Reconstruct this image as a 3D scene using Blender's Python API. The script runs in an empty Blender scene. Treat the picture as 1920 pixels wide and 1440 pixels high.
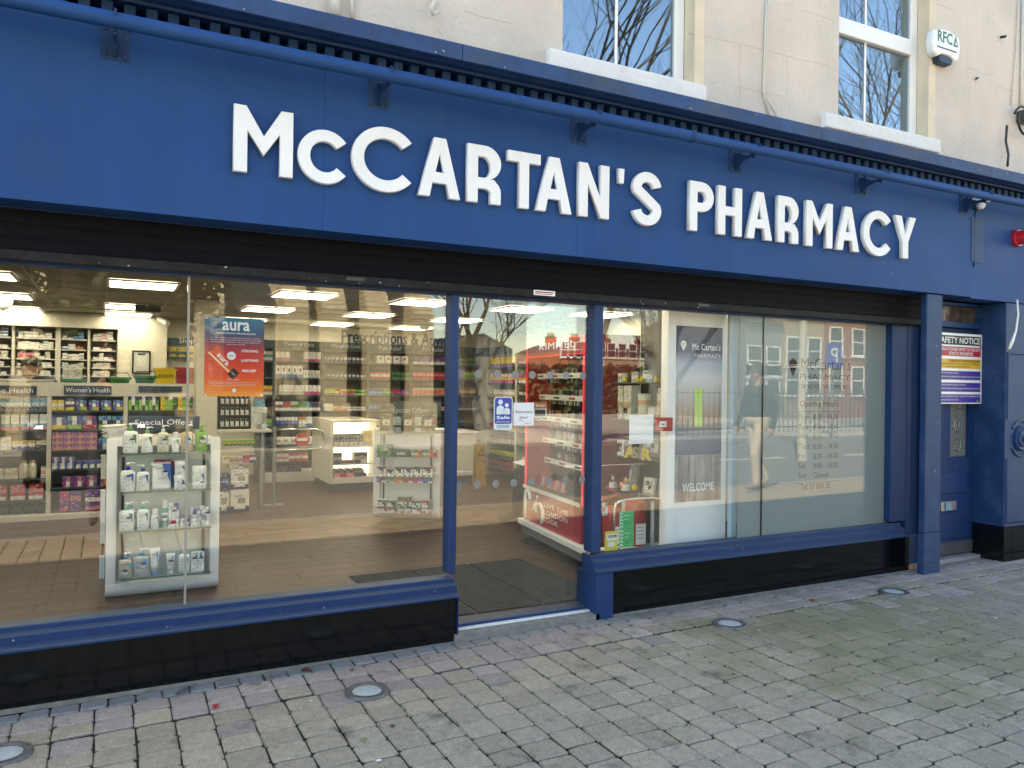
import bpy, bmesh, math, random
from mathutils import Vector, Matrix
random.seed(7)
S = bpy.context.scene
COL = S.collection
rad = math.radians
# ---------------------------------------------------------------- camera
F, YAW, PITCH, ROLL = 1456.73, 0.476212, 0.0012077, 0.01278
EYE = Vector((0.0, -4.1669, 1.5))
FWD = Vector((math.sin(YAW) * math.cos(PITCH), math.cos(YAW) * math.cos(PITCH), math.sin(PITCH)))
_r = Vector((math.cos(YAW), -math.sin(YAW), 0)); _u = _r.cross(FWD)
RGT = _r * math.cos(ROLL) + _u * math.sin(ROLL)
UPV = _u * math.cos(ROLL) - _r * math.sin(ROLL)
cam = bpy.data.cameras.new('camera'); camo = bpy.data.objects.new('camera', cam); COL.objects.link(camo)
camo.matrix_world = Matrix((( RGT.x, UPV.x, -FWD.x, EYE.x), (RGT.y, UPV.y, -FWD.y, EYE.y), (RGT.z, UPV.z, -FWD.z, EYE.z), (0, 0, 0, 1)))
cam.sensor_width = 36; cam.lens = F / 1920 * 36; cam.clip_start = .05; cam.clip_end = 3000
S.camera = camo
# ---------------------------------------------------------------- sky, sun, exposure
SUN_EL, SUN_AZ = rad(49), rad(-46)
W = bpy.data.worlds.new('World'); S.world = W; W.use_nodes = True
wn = W.node_tree.nodes; wl = W.node_tree.links
sky = wn.new('ShaderNodeTexSky'); sky.sky_type = 'NISHITA'; sky.sun_disc = False
sky.sun_elevation = SUN_EL; sky.sun_rotation = SUN_AZ; sky.air_density = 1.0; sky.dust_density = 0.0; sky.ozone_density = 3.0
wl.new(sky.outputs[0], wn['Background'].inputs[0]); wn['Background'].inputs[1].default_value = 0.15
sl = bpy.data.lights.new('sun', 'SUN'); sl.energy = 5.0; sl.angle = rad(0.53); sl.color = (1, .94, .84)
so = bpy.data.objects.new('sun', sl); COL.objects.link(so)
SD = Vector((math.sin(SUN_AZ) * math.cos(SUN_EL), math.cos(SUN_AZ) * math.cos(SUN_EL), math.sin(SUN_EL)))
so.rotation_euler = SD.to_track_quat('Z', 'Y').to_euler(); so.location = SD * 60
S.view_settings.view_transform = 'Standard'; S.view_settings.look = 'None'; S.view_settings.gamma = 1
S.view_settings.use_curve_mapping = False
S.view_settings.exposure = 2.28
S.view_settings.use_white_balance = True; S.view_settings.white_balance_temperature = 8600; S.view_settings.white_balance_tint = 8
CY = S.cycles
CY.max_bounces = 10; CY.diffuse_bounces = 4; CY.glossy_bounces = 4; CY.transmission_bounces = 6; CY.transparent_max_bounces = 32
CY.use_denoising = True; CY.caustics_reflective = False; CY.caustics_refractive = False; CY.sample_clamp_indirect = 6

# ---------------------------------------------------------------- helpers
def ray(u, v):
    d = RGT * ((u - 960) / F) - UPV * ((v - 720) / F) + FWD
    return d.normalized()
def P(u, v, y):            # the point of the photo's ray on the plane y (world x, z)
    d = ray(u, v); t = (y - EYE.y) / d.y; q = EYE + d * t
    return q.x, q.z
def G(u, v, z):
    d = ray(u, v); t = (z - EYE.z) / d.z; q = EYE + d * t
    return q.x, q.y
def PX(u, v, x):
    d = ray(u, v); t = (x - EYE.x) / d.x; q = EYE + d * t
    return q.y, q.z
class Plane:               # a vertical plane through (x, y) turned by rz; s runs along it
    def __init__(s, x, y, rz=0.0):
        s.o = Vector((x, y, 0)); s.rz = rz; s.t = Vector((math.cos(rz), math.sin(rz), 0)); s.n = Vector((math.sin(rz), -math.cos(rz), 0))
    def sz(s, u, v):
        d = ray(u, v); k = (s.o - EYE).dot(s.n) / d.dot(s.n); q = EYE + d * k
        return (q - s.o).dot(s.t), q.z
    def at(s, a, z=0.0, out=0.0):
        q = s.o + s.t * a + s.n * out
        return Vector((q.x, q.y, z))
def gz(x, y=0): return 0.0078 * (x - 1.8) + 0.012 * min(0, y) * 0   # lie of the pavement
def lin(c):
    return tuple((x / 12.92 if x <= .04045 else ((x + .055) / 1.055) ** 2.4) for x in c[:3])
def rgb(r, g, b): return lin((r / 255, g / 255, b / 255))

def tag(o, label=None, cat=None, group=None, kind=None):
    if label: o['label'] = label
    if cat: o['category'] = cat
    if group: o['group'] = group
    if kind: o['kind'] = kind
    return o
def empty(name, loc=(0, 0, 0), rz=0.0, label=None, cat=None, group=None):
    o = bpy.data.objects.new(name, None); COL.objects.link(o); o.location = loc; o.rotation_euler = (0, 0, rz); o.empty_display_size = .1
    return tag(o, label, cat, group)
def link(name, me, par=None, local=False, loc=None, rot=None):
    o = bpy.data.objects.new(name, me); COL.objects.link(o)
    if loc is not None: o.location = loc
    if rot is not None: o.rotation_euler = rot
    if par is not None:
        o.parent = par
        if not local:      # world-space coordinates under a placed parent
            m = Matrix()
            q = par
            while q is not None:
                b = Matrix.Translation(q.location) @ q.rotation_euler.to_matrix().to_4x4()
                m = q.matrix_parent_inverse @ b @ m if q.parent is not None else b @ m
                q = q.parent
            o.matrix_parent_inverse = m.inverted()
    return o
def dup(o, par=None):
    c = o.copy(); COL.objects.link(c)
    if par is not None: c.parent = par
    for ch in list(o.children): dup(ch, c)
    return c

class MB:
    def __init__(s): s.v = []; s.f = []; s.m = []; s.c = []
    def add(s, vs, fs, m=0, c=(1, 1, 1)):
        k = len(s.v); s.v += [tuple(q) for q in vs]
        for f in fs: s.f.append(tuple(i + k for i in f)); s.m.append(m); s.c.append(c)
        return s
    def box(s, x0, x1, y0, y1, z0, z1, m=0, c=(1, 1, 1)):
        if x0 > x1: x0, x1 = x1, x0
        if y0 > y1: y0, y1 = y1, y0
        if z0 > z1: z0, z1 = z1, z0
        return s.add([(x0, y0, z0), (x1, y0, z0), (x1, y1, z0), (x0, y1, z0), (x0, y0, z1), (x1, y0, z1), (x1, y1, z1), (x0, y1, z1)],
                     [(0, 3, 2, 1), (4, 5, 6, 7), (0, 1, 5, 4), (1, 2, 6, 5), (2, 3, 7, 6), (3, 0, 4, 7)], m, c)
    def prism(s, pts, axis, a0, a1, m=0, c=(1, 1, 1)):   # pts: outline in the other two axes
        n = len(pts)
        def V(p, a): return {'x': (a, p[0], p[1]), 'y': (p[0], a, p[1]), 'z': (p[0], p[1], a)}[axis]
        vs = [V(p, a0) for p in pts] + [V(p, a1) for p in pts]
        fs = [tuple(range(n - 1, -1, -1)), tuple(range(n, 2 * n))] + [(i, (i + 1) % n, (i + 1) % n + n, i + n) for i in range(n)]
        return s.add(vs, fs, m, c)
    def tube(s, pts, r, n=8, m=0, c=(1, 1, 1), caps=True):
        pts = [Vector(p) for p in pts]; rs = r if isinstance(r, (list, tuple)) else [r] * len(pts)
        vs = []; up = None
        for i, p in enumerate(pts):
            t = (pts[min(i + 1, len(pts) - 1)] - pts[max(i - 1, 0)]).normalized()
            if up is None:
                a = Vector((0, 0, 1)) if abs(t.z) < .9 else Vector((1, 0, 0))
                up = (a - t * a.dot(t)).normalized()
            else:
                up = (up - t * up.dot(t)).normalized()
            b = t.cross(up)
            for k in range(n):
                an = 2 * math.pi * k / n
                vs.append(p + (up * math.cos(an) + b * math.sin(an)) * rs[i])
        fs = []
        for i in range(len(pts) - 1):
            for k in range(n):
                fs.append((i * n + k, i * n + (k + 1) % n, (i + 1) * n + (k + 1) % n, (i + 1) * n + k))
        if caps: fs += [tuple(range(n - 1, -1, -1)), tuple(range((len(pts) - 1) * n, len(pts) * n))]
        return s.add(vs, fs, m, c)
    def lathe(s, prof, cx=0, cy=0, cz=0, n=16, m=0, c=(1, 1, 1), axis='z', sx=1, sy=1):
        vs = []
        for (r, h) in prof:
            for k in range(n):
                a = 2 * math.pi * k / n
                p, q = r * math.cos(a) * sx, r * math.sin(a) * sy
                vs.append({'z': (cx + p, cy + q, cz + h), 'y': (cx + p, cy + h, cz + q), 'x': (cx + h, cy + p, cz + q)}[axis])
        fs = []
        for i in range(len(prof) - 1):
            for k in range(n): fs.append((i * n + k, i * n + (k + 1) % n, (i + 1) * n + (k + 1) % n, (i + 1) * n + k))
        fs += [tuple(range(n - 1, -1, -1)), tuple(range((len(prof) - 1) * n, len(prof) * n))]
        return s.add(vs, fs, m, c)
    def ball(s, c0, r, n=10, m=0, c=(1, 1, 1), sx=1, sy=1, sz=1):
        prof = [(max(1e-4, math.sin(math.pi * i / n)) * r, -math.cos(math.pi * i / n) * r * sz) for i in range(n + 1)]
        return s.lathe(prof, c0[0], c0[1], c0[2], max(8, n), m, c, 'z', sx, sy)
    def mesh(s, name, mats, smooth=False, bevel=0, seg=1, uv=False):
        me = bpy.data.meshes.new(name); me.from_pydata(s.v, [], s.f)
        for i, p in enumerate(me.polygons): p.material_index = s.m[i]
        a = me.color_attributes.new('Col', 'FLOAT_COLOR', 'CORNER')
        for i, p in enumerate(me.polygons):
            for li in p.loop_indices: a.data[li].color = (*s.c[i], 1)
        for x in (mats if isinstance(mats, (list, tuple)) else [mats]): me.materials.append(x)
        bm = bmesh.new(); bm.from_mesh(me)
        bmesh.ops.recalc_face_normals(bm, faces=bm.faces)
        if bevel:
            ed = [e for e in bm.edges if len(e.link_faces) == 2 and e.calc_face_angle(0) > rad(30)]
            bmesh.ops.bevel(bm, geom=ed, offset=bevel, segments=seg, profile=.5, affect='EDGES', clamp_overlap=True)
        bm.to_mesh(me); bm.free()
        if smooth:
            for p in me.polygons: p.use_smooth = True
            if smooth != 'all':
                try: me.set_sharp_from_angle(angle=rad(40))
                except Exception: pass
        return me
    def build(s, name, mats, par=None, local=False, smooth=False, bevel=0, seg=1, loc=None, rot=None):
        return link(name, s.mesh(name, mats, smooth, bevel, seg), par, local, loc, rot)

# ---------------------------------------------------------------- materials
def mat(name, color, rough=.5, metal=0.0, spec=.5, var=0.0, vscale=8.0, bump=0.0, bscale=60.0, dirt=0.0, dirtc=(.2, .19, .17), dscale=3.0, coat=0.0, objvar=0.0, trans=0.0, streak=0.0, ledge=None):
    m = bpy.data.materials.new(name); m.use_nodes = True; nt = m.node_tree; N = nt.nodes; L = nt.links
    b = N['Principled BSDF']; b.inputs['Roughness'].default_value = rough; b.inputs['Metallic'].default_value = metal
    b.inputs['Specular IOR Level'].default_value = spec; b.inputs['Coat Weight'].default_value = coat
    b.inputs['Base Color'].default_value = (*color, 1)
    if trans: b.inputs['Transmission Weight'].default_value = trans
    geo = N.new('ShaderNodeNewGeometry')
    pos = geo.outputs['Position']
    src = None
    if var:
        n = N.new('ShaderNodeTexNoise'); n.inputs['Scale'].default_value = vscale; n.inputs['Detail'].default_value = 5; L.new(pos, n.inputs['Vector'])
        r = N.new('ShaderNodeMapRange'); r.inputs[1].default_value = .3; r.inputs[2].default_value = .7; r.inputs[3].default_value = 1 - var; r.inputs[4].default_value = 1 + var
        L.new(n.outputs[0], r.inputs[0])
        h = N.new('ShaderNodeVectorMath'); h.operation = 'SCALE'; h.inputs[0].default_value = color; L.new(r.outputs[0], h.inputs['Scale'])
        src = h.outputs[0]
    if streak:          # rain runs: noise drawn out down the face
        mp = N.new('ShaderNodeMapping'); mp.inputs['Scale'].default_value = (22, 22, 1.1); L.new(pos, mp.inputs[0])
        n = N.new('ShaderNodeTexNoise'); n.inputs['Scale'].default_value = 1.0; n.inputs['Detail'].default_value = 6; n.inputs['Roughness'].default_value = .62; L.new(mp.outputs[0], n.inputs[0])
        r = N.new('ShaderNodeMapRange'); r.inputs[1].default_value = .38; r.inputs[2].default_value = .68; r.inputs[3].default_value = 1 + streak * .4; r.inputs[4].default_value = 1 - streak; L.new(n.outputs[0], r.inputs[0])
        h = N.new('ShaderNodeVectorMath'); h.operation = 'SCALE'; L.new(r.outputs[0], h.inputs['Scale'])
        if src is None: h.inputs[0].default_value = color
        else: L.new(src, h.inputs[0])
        src = h.outputs[0]
    if objvar:
        oi = N.new('ShaderNodeObjectInfo')
        r = N.new('ShaderNodeMapRange'); r.inputs[3].default_value = 1 - objvar; r.inputs[4].default_value = 1 + objvar; L.new(oi.outputs['Random'], r.inputs[0])
        h = N.new('ShaderNodeVectorMath'); h.operation = 'SCALE'; L.new(r.outputs[0], h.inputs['Scale'])
        if src is None: h.inputs[0].default_value = color
        else: L.new(src, h.inputs[0])
        src = h.outputs[0]
    if dirt:
        n = N.new('ShaderNodeTexNoise'); n.inputs['Scale'].default_value = dscale; n.inputs['Detail'].default_value = 8; n.inputs['Roughness'].default_value = .65; L.new(pos, n.inputs['Vector'])
        r = N.new('ShaderNodeMapRange'); r.inputs[1].default_value = .5; r.inputs[2].default_value = .75; r.inputs[3].default_value = 0; r.inputs[4].default_value = dirt; L.new(n.outputs[0], r.inputs[0])
        x = N.new('ShaderNodeMix'); x.data_type = 'RGBA'; L.new(r.outputs[0], x.inputs[0]); x.inputs[7].default_value = (*dirtc, 1)
        if src is None: x.inputs[6].default_value = (*color, 1)
        else: L.new(src, x.inputs[6])
        src = x.outputs[2]
        rr = N.new('ShaderNodeMapRange'); rr.inputs[3].default_value = rough; rr.inputs[4].default_value = min(1, rough + .3); L.new(n.outputs[0], rr.inputs[0]); L.new(rr.outputs[0], b.inputs['Roughness'])
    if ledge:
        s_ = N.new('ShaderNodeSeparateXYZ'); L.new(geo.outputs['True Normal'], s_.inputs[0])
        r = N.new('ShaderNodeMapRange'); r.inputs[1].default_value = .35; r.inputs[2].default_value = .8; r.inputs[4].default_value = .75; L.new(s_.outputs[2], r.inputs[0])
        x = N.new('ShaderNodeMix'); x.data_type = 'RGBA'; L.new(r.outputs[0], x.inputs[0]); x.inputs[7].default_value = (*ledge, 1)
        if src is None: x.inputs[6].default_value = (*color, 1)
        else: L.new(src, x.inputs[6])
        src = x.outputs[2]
    if src is not None: L.new(src, b.inputs['Base Color'])
    if bump:
        n = N.new('ShaderNodeTexNoise'); n.inputs['Scale'].default_value = bscale; n.inputs['Detail'].default_value = 4; L.new(pos, n.inputs['Vector'])
        bp = N.new('ShaderNodeBump'); bp.inputs['Strength'].default_value = bump; bp.inputs['Distance'].default_value = .01; L.new(n.outputs[0], bp.inputs['Height']); L.new(bp.outputs[0], b.inputs['Normal'])
    return m
def emit(name, color, strength):
    m = bpy.data.materials.new(name); m.use_nodes = True; N = m.node_tree.nodes; L = m.node_tree.links
    N.remove(N['Principled BSDF']); e = N.new('ShaderNodeEmission'); e.inputs[0].default_value = (*color, 1); e.inputs[1].default_value = strength
    L.new(e.outputs[0], N['Material Output'].inputs[0]); return m
def glassmat(name, tint=(.93, .96, .95), f0=.04, rough=0.0, wave=0.0, gain=1.0, gtint=(1, 1, 1)):
    # thin clear glass: mirror reflection by angle over straight-through transmission
    m = bpy.data.materials.new(name); m.use_nodes = True; N = m.node_tree.nodes; L = m.node_tree.links
    N.remove(N['Principled BSDF'])
    t = N.new('ShaderNodeBsdfTransparent'); t.inputs[0].default_value = (*tint, 1)
    g = N.new('ShaderNodeBsdfGlossy'); g.inputs['Roughness'].default_value = rough; g.inputs[0].default_value = (*gtint, 1)
    geo = N.new('ShaderNodeNewGeometry')
    d = N.new('ShaderNodeVectorMath'); d.operation = 'DOT_PRODUCT'; L.new(geo.outputs['Incoming'], d.inputs[0]); L.new(geo.outputs['True Normal'], d.inputs[1])
    a = N.new('ShaderNodeMath'); a.operation = 'ABSOLUTE'; L.new(d.outputs['Value'], a.inputs[0])
    o = N.new('ShaderNodeMath'); o.operation = 'SUBTRACT'; o.inputs[0].default_value = 1; L.new(a.outputs[0], o.inputs[1]); o.use_clamp = True
    p = N.new('ShaderNodeMath'); p.operation = 'POWER'; p.inputs[1].default_value = 5; L.new(o.outputs[0], p.inputs[0])
    q = N.new('ShaderNodeMath'); q.operation = 'MULTIPLY_ADD'; q.inputs[1].default_value = (1 - f0) * gain; q.inputs[2].default_value = f0 * gain; L.new(p.outputs[0], q.inputs[0]); q.use_clamp = True
    x = N.new('ShaderNodeMixShader'); L.new(q.outputs[0], x.inputs[0]); L.new(t.outputs[0], x.inputs[1]); L.new(g.outputs[0], x.inputs[2])
    if wave:
        n = N.new('ShaderNodeTexNoise'); n.inputs['Scale'].default_value = 1.3; n.inputs['Detail'].default_value = 1; L.new(geo.outputs['Position'], n.inputs['Vector'])
        bp = N.new('ShaderNodeBump'); bp.inputs['Strength'].default_value = wave; bp.inputs['Distance'].default_value = .02; L.new(n.outputs[0], bp.inputs['Height']); L.new(bp.outputs[0], g.inputs['Normal'])
    L.new(x.outputs[0], N['Material Output'].inputs[0]); return m
def attrmat(name, rough=.4, spec=.5):
    m = bpy.data.materials.new(name); m.use_nodes = True; N = m.node_tree.nodes; L = m.node_tree.links
    a = N.new('ShaderNodeAttribute'); a.attribute_name = 'Col'; b = N['Principled BSDF']
    b.inputs['Roughness'].default_value = rough; b.inputs['Specular IOR Level'].default_value = spec
    L.new(a.outputs['Color'], b.inputs['Base Color']); return m
M = {}
BLUE = (.0035, .052, .188)
M['fascia'] = mat('fascia_paint', BLUE, .48, spec=.3, var=.12, vscale=1.1, dirt=.14, dirtc=(.06, .11, .22), dscale=2.4, bump=.03, bscale=14, streak=.07)
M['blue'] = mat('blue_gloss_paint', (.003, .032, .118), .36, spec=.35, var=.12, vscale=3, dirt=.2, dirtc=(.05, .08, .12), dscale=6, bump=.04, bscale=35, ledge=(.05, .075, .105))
M['blue_worn'] = mat('worn_blue_paint', (.005, .038, .118), .42, spec=.35, var=.2, vscale=5, dirt=.4, dirtc=(.075, .105, .15), dscale=5, bump=.08, bscale=30)
M['lead'] = mat('painted_lead', (.008, .045, .14), .5, var=.25, vscale=6, dirt=.5, dirtc=(.09, .1, .06), dscale=2.2, bump=.15, bscale=25)
M['letter'] = mat('white_letter', (.80, .81, .83), .42, var=.03, vscale=4, dirt=.14, dirtc=(.58, .57, .55), dscale=11, streak=.03)
M['granite'] = mat('black_granite', (.0042, .0044, .005), .09, spec=.4, var=.7, vscale=90, bump=.02, bscale=150)
M['shutter'] = mat('shutter_metal', (.0026, .0032, .0056), .5, spec=.1, var=.3, vscale=9, dirt=.14, dirtc=(.024, .026, .03), dscale=14, bump=.05, bscale=20)
M['render'] = mat('cream_render', (.605, .532, .472), .88, var=.09, vscale=1.6, dirt=.45, dirtc=(.42, .385, .34), dscale=1.5, bump=.9, bscale=34, streak=.02)
M['reveal'] = mat('yellow_reveal', (.66, .565, .42), .8, var=.08, vscale=5, dirt=.25, dirtc=(.5, .45, .36), dscale=6, bump=.2, bscale=30)
M['sill'] = mat('white_sill_paint', (.74, .73, .71), .75, var=.06, vscale=9, dirt=.3, dirtc=(.5, .48, .45), dscale=9, bump=.7, bscale=45)
M['upvc'] = mat('white_frame', (.80, .80, .79), .3)
M['glass'] = glassmat('clear_glass', (.965, .975, .965), .05, 0, .035, 1.0)
M['upglass'] = glassmat('upper_window_glass', (.75, .8, .82), .07, 0, .04, 3.2, (.70, .87, 1))
M['thin'] = glassmat('shelf_glass', (.90, .96, .94), .04)
M['edge'] = mat('glass_edge', (.03, .13, .10), .15, spec=.6)
M['joint'] = mat('glass_joint', (.34, .33, .31), .3, metal=.4)
M['chrome'] = mat('chrome', (.62, .62, .62), .16, metal=1)
M['steel'] = mat('brushed_steel', (.42, .43, .44), .35, metal=.9, var=.15, vscale=30)
M['white'] = mat('white_laminate', (.86, .87, .87), .28)
M['cream'] = mat('cream_wall', (.60, .57, .46), .7, var=.03, vscale=2)
M['ceil'] = mat('ceiling_tile', (.30, .272, .225), .9, var=.04, vscale=3, bump=.1, bscale=120)
M['tbar'] = mat('ceiling_bar', (.28, .26, .22), .5)
M['navy'] = mat('navy_board', (.018, .042, .075), .4)
M['slate'] = mat('slate_shelf', (.035, .075, .085), .4)
M['greyback'] = mat('grey_shelf_back', (.26, .25, .21), .7)
M['cabinet'] = mat('cream_cabinet', (.58, .57, .50), .45)
M['black'] = mat('black_plastic', (.012, .012, .013), .35)
M['dark'] = mat('dark_grey', (.05, .05, .05), .5)
M['red'] = mat('red_gloss', (.42, .012, .022), .25, coat=.3)
M['redglow'] = emit('lit_red_edge', (1, .05, .08), .22)
M['print'] = attrmat('printed_card', .38)
M['plastic'] = attrmat('coloured_plastic', .3)
M['matte'] = attrmat('matte_paint', .75)
M['txt_white'] = mat('white_print', (.8, .8, .8), .5)
M['txt_black'] = mat('black_print', (.02, .02, .022), .5)
M['txt_navy'] = mat('navy_print', (.012, .035, .07), .5)
M['txt_grey'] = mat('grey_vinyl', (.05, .055, .06), .5)
M['txt_green'] = mat('green_print', (.01, .16, .09), .5)
M['txt_red'] = mat('red_print', (.5, .02, .03), .5)
M['txt_blue'] = mat('blue_print', (.02, .05, .35), .5)
M['panel'] = emit('lit_ceiling_panel', (1.0, .985, .90), 3.1)
M['cablit'] = emit('lit_cabinet_back', (1.0, .95, .82), .55)
M['mat'] = mat('entrance_mat', (.022, .026, .028), .9, var=.25, vscale=40, bump=.4, bscale=200)

PAL = {'W': (.80, .80, .78), 'w': (.62, .60, .52), 'g': (.30, .30, .29), 'k': (.02, .02, .022), 'b': (.03, .11, .42), 'n': (.014, .035, .13), 'c': (.16, .38, .55), 'r': (.45, .02, .03),
       'p': (.62, .22, .30), 'm': (.50, .03, .24), 'y': (.70, .52, .05), 'o': (.68, .20, .03), 'G': (.03, .22, .06), 'l': (.25, .50, .08), 'd': (.01, .08, .045), 'v': (.13, .05, .26), 't': (.02, .22, .22), 'T': (.50, .38, .24), 'B': (.16, .07, .035), 's': (.55, .68, .74)}
_packs = {}
PR = random.Random(3)
def pack_mesh(w, d, h, art, side=None, m='print'):
    key = (round(w, 4), round(d, 4), round(h, 4), art, side, m)
    if key in _packs: return _packs[key]
    rows = art.split('/'); mb = MB(); ny = len(rows)
    sc = PAL[side or max(set(''.join(rows)), key=''.join(rows).count)]
    y0, y1 = 0.0, d
    x0, x1 = -w / 2, w / 2
    mb.add([(x0, y0, 0), (x1, y0, 0), (x1, y1, 0), (x0, y1, 0), (x0, y0, h), (x1, y0, h), (x1, y1, h), (x0, y1, h)],
           [(0, 3, 2, 1), (4, 5, 6, 7), (1, 2, 6, 5), (2, 3, 7, 6), (3, 0, 4, 7)], 0, sc)
    for j, r in enumerate(rows):
        za, zb = h - h * (j + 1) / ny, h - h * j / ny; i = 0
        while i < len(r):
            k = i
            while k + 1 < len(r) and r[k + 1] == r[i]: k += 1
            xa, xb = x0 + w * i / len(r), x0 + w * (k + 1) / len(r); c0 = PAL[r[i]]; lum = sum(c0) / 3
            ax = max(1, min(6, round((xb - xa) / .012))); az = max(1, min(5, round((zb - za) / .011)))
            for p_ in range(ax):
                for q_ in range(az):
                    big = w * h > .045; g = PR.uniform(.94, 1.04) if big else PR.uniform(.74, 1.12); cc = tuple(min(.85, e * g) for e in c0)
                    if PR.random() < (0 if big else .15): t = PR.uniform(.25, .6); o = (.04, .05, .08) if lum > .3 else PR.choice([(.7, .7, .66), (.6, .5, .2), (.5, .55, .6)]); cc = tuple(e * (1 - t) + f_ * t for e, f_ in zip(c0, o))
                    a_, b_ = xa + (xb - xa) * p_ / ax, xa + (xb - xa) * (p_ + 1) / ax; d_, e_ = za + (zb - za) * q_ / az, za + (zb - za) * (q_ + 1) / az
                    mb.add([(a_, y0, d_), (b_, y0, d_), (b_, y0, e_), (a_, y0, e_)], [(0, 1, 2, 3)], 0, cc)
            i = k + 1
    me = bpy.data.meshes.new('pack'); me.from_pydata(mb.v, [], mb.f)
    a = me.color_attributes.new('Col', 'FLOAT_COLOR', 'CORNER')
    for i, p in enumerate(me.polygons):
        for li in p.loop_indices: a.data[li].color = (*mb.c[i], 1)
    me.materials.append(M[m]); _packs[key] = me
    return me
def pack(name, x, y, z, w, d, h, art, label, cat, group=None, rz=0.0, side=None, m='print'):
    o = link(name, pack_mesh(w, d, h, art, side, m), None, False, (x, y, z), (0, 0, rz))
    return tag(o, label, cat, group)
def shelf_row(pl, u0, u1, v, z, items, depth=.10, out=-.01, fill=.93, name='product_box', cat='box', group=None, jit=.004):
    """items: (art, label, count, height, relative width); stood side by side on a shelf of the plane between two pixel columns"""
    s0 = pl.sz(u0, v)[0]; s1 = pl.sz(u1, v)[0]; tot = sum(i[2] * i[4] for i in items); s = s0; L = s1 - s0
    for art, label, n, h, rw in items:
        for k in range(n):
            w = L * rw / tot
            if art:
                p = pl.at(s + w / 2, z, out + random.uniform(-jit, jit)); hh = round(h, 3)
                pack(name, p.x, p.y, p.z, round(w * fill, 3), depth, hh, art, label, cat, (group or name.replace('_', ' ')) + ': ' + label if n > 1 else None, pl.rz + random.uniform(-.03, .03))
            s += w

_txt = {}
def text_mesh(s, mname, bold=0.0, depth=0.0, align='CENTER', spacing=1.0, line=1.0, res=2):
    key = (s, mname, bold, depth, align, spacing, line)
    if key in _txt: return _txt[key]
    c = bpy.data.curves.new('text', 'FONT'); c.body = s; c.size = 1; c.resolution_u = res; c.offset = bold; c.extrude = depth; c.align_x = align; c.space_character = spacing; c.space_line = line
    o = bpy.data.objects.new('text', c); me = bpy.data.meshes.new_from_object(o)
    bpy.data.objects.remove(o); bpy.data.curves.remove(c)
    me.materials.clear(); me.materials.append(M[mname])
    xs = [v.co.x for v in me.vertices]; ys = [v.co.y for v in me.vertices]
    _txt[key] = (me, (min(xs), max(xs), min(ys), max(ys)))
    return _txt[key]
def write(name, s, loc, width=None, height=None, mname='txt_white', par=None, local=False, rz=0.0, bold=0.0, depth=0.0, align='CENTER', spacing=1.0, tilt=0.0, line=1.0):
    """flat lettering standing upright, its box bottom centre (or left) at loc, fitted to a width and cap height"""
    me, (a, b, c0, d0) = text_mesh(s, mname, bold, depth, align, spacing, line)
    sx = width / (b - a) if width else None; sy = height / (d0 - c0) if height else None
    sx = sx or sy; sy = sy or sx
    key = (s, mname, bold, depth, align, spacing, line, round(sx, 5), round(sy, 5))
    if key not in _txt:
        m2 = me.copy()
        for v in m2.vertices:
            v.co.x = (v.co.x - (a + b) / 2 if align == 'CENTER' else v.co.x - a) * sx; v.co.y = (v.co.y - c0) * sy
        _txt[key] = m2
    o = link(name, _txt[key], par, local, loc, (math.pi / 2, 0, rz))
    if tilt: o.rotation_euler = (Matrix.Rotation(rz, 3, 'Z') @ Matrix.Rotation(math.pi / 2, 3, 'X') @ Matrix.Rotation(tilt, 3, 'Z')).to_euler()
    return o
def strip(name, x0, x1, z0, z1, y, mname, par=None, th=.001, local=False):
    return MB().box(x0, x1, y, y + th, z0, z1).build(name, M[mname], par, local)
# ================================================================ ground, road and the far side of the street
def tilt_sheet(name, x0, x1, y0, y1, dz, m, nx=1):
    return tag(MB().add([(x0, y0, gz(x0) + dz), (x1, y0, gz(x1) + dz), (x1, y1, gz(x1) + dz), (x0, y1, gz(x0) + dz)], [(0, 1, 2, 3)]).build(name, m), kind='structure')
M['joint_soil'] = mat('joint_soil', (.03, .028, .021), .95, var=.4, vscale=60, dirt=.5, dirtc=(.035, .05, .015), dscale=5, bump=.6, bscale=90)
M['asphalt'] = mat('asphalt', (.15, .148, .14), .9, var=.2, vscale=30, bump=.3, bscale=120)
M['slabs'] = mat('far_pavement', (.42, .40, .36), .85, var=.15, vscale=4, bump=.2)
M['kerb'] = mat('granite_kerb', (.28, .28, .27), .7, var=.2, vscale=40)
M['earth'] = mat('far_ground', (.16, .16, .14), .95, var=.2, vscale=.2)
M['markings'] = mat('road_paint', (.7, .7, .66), .7)
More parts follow.
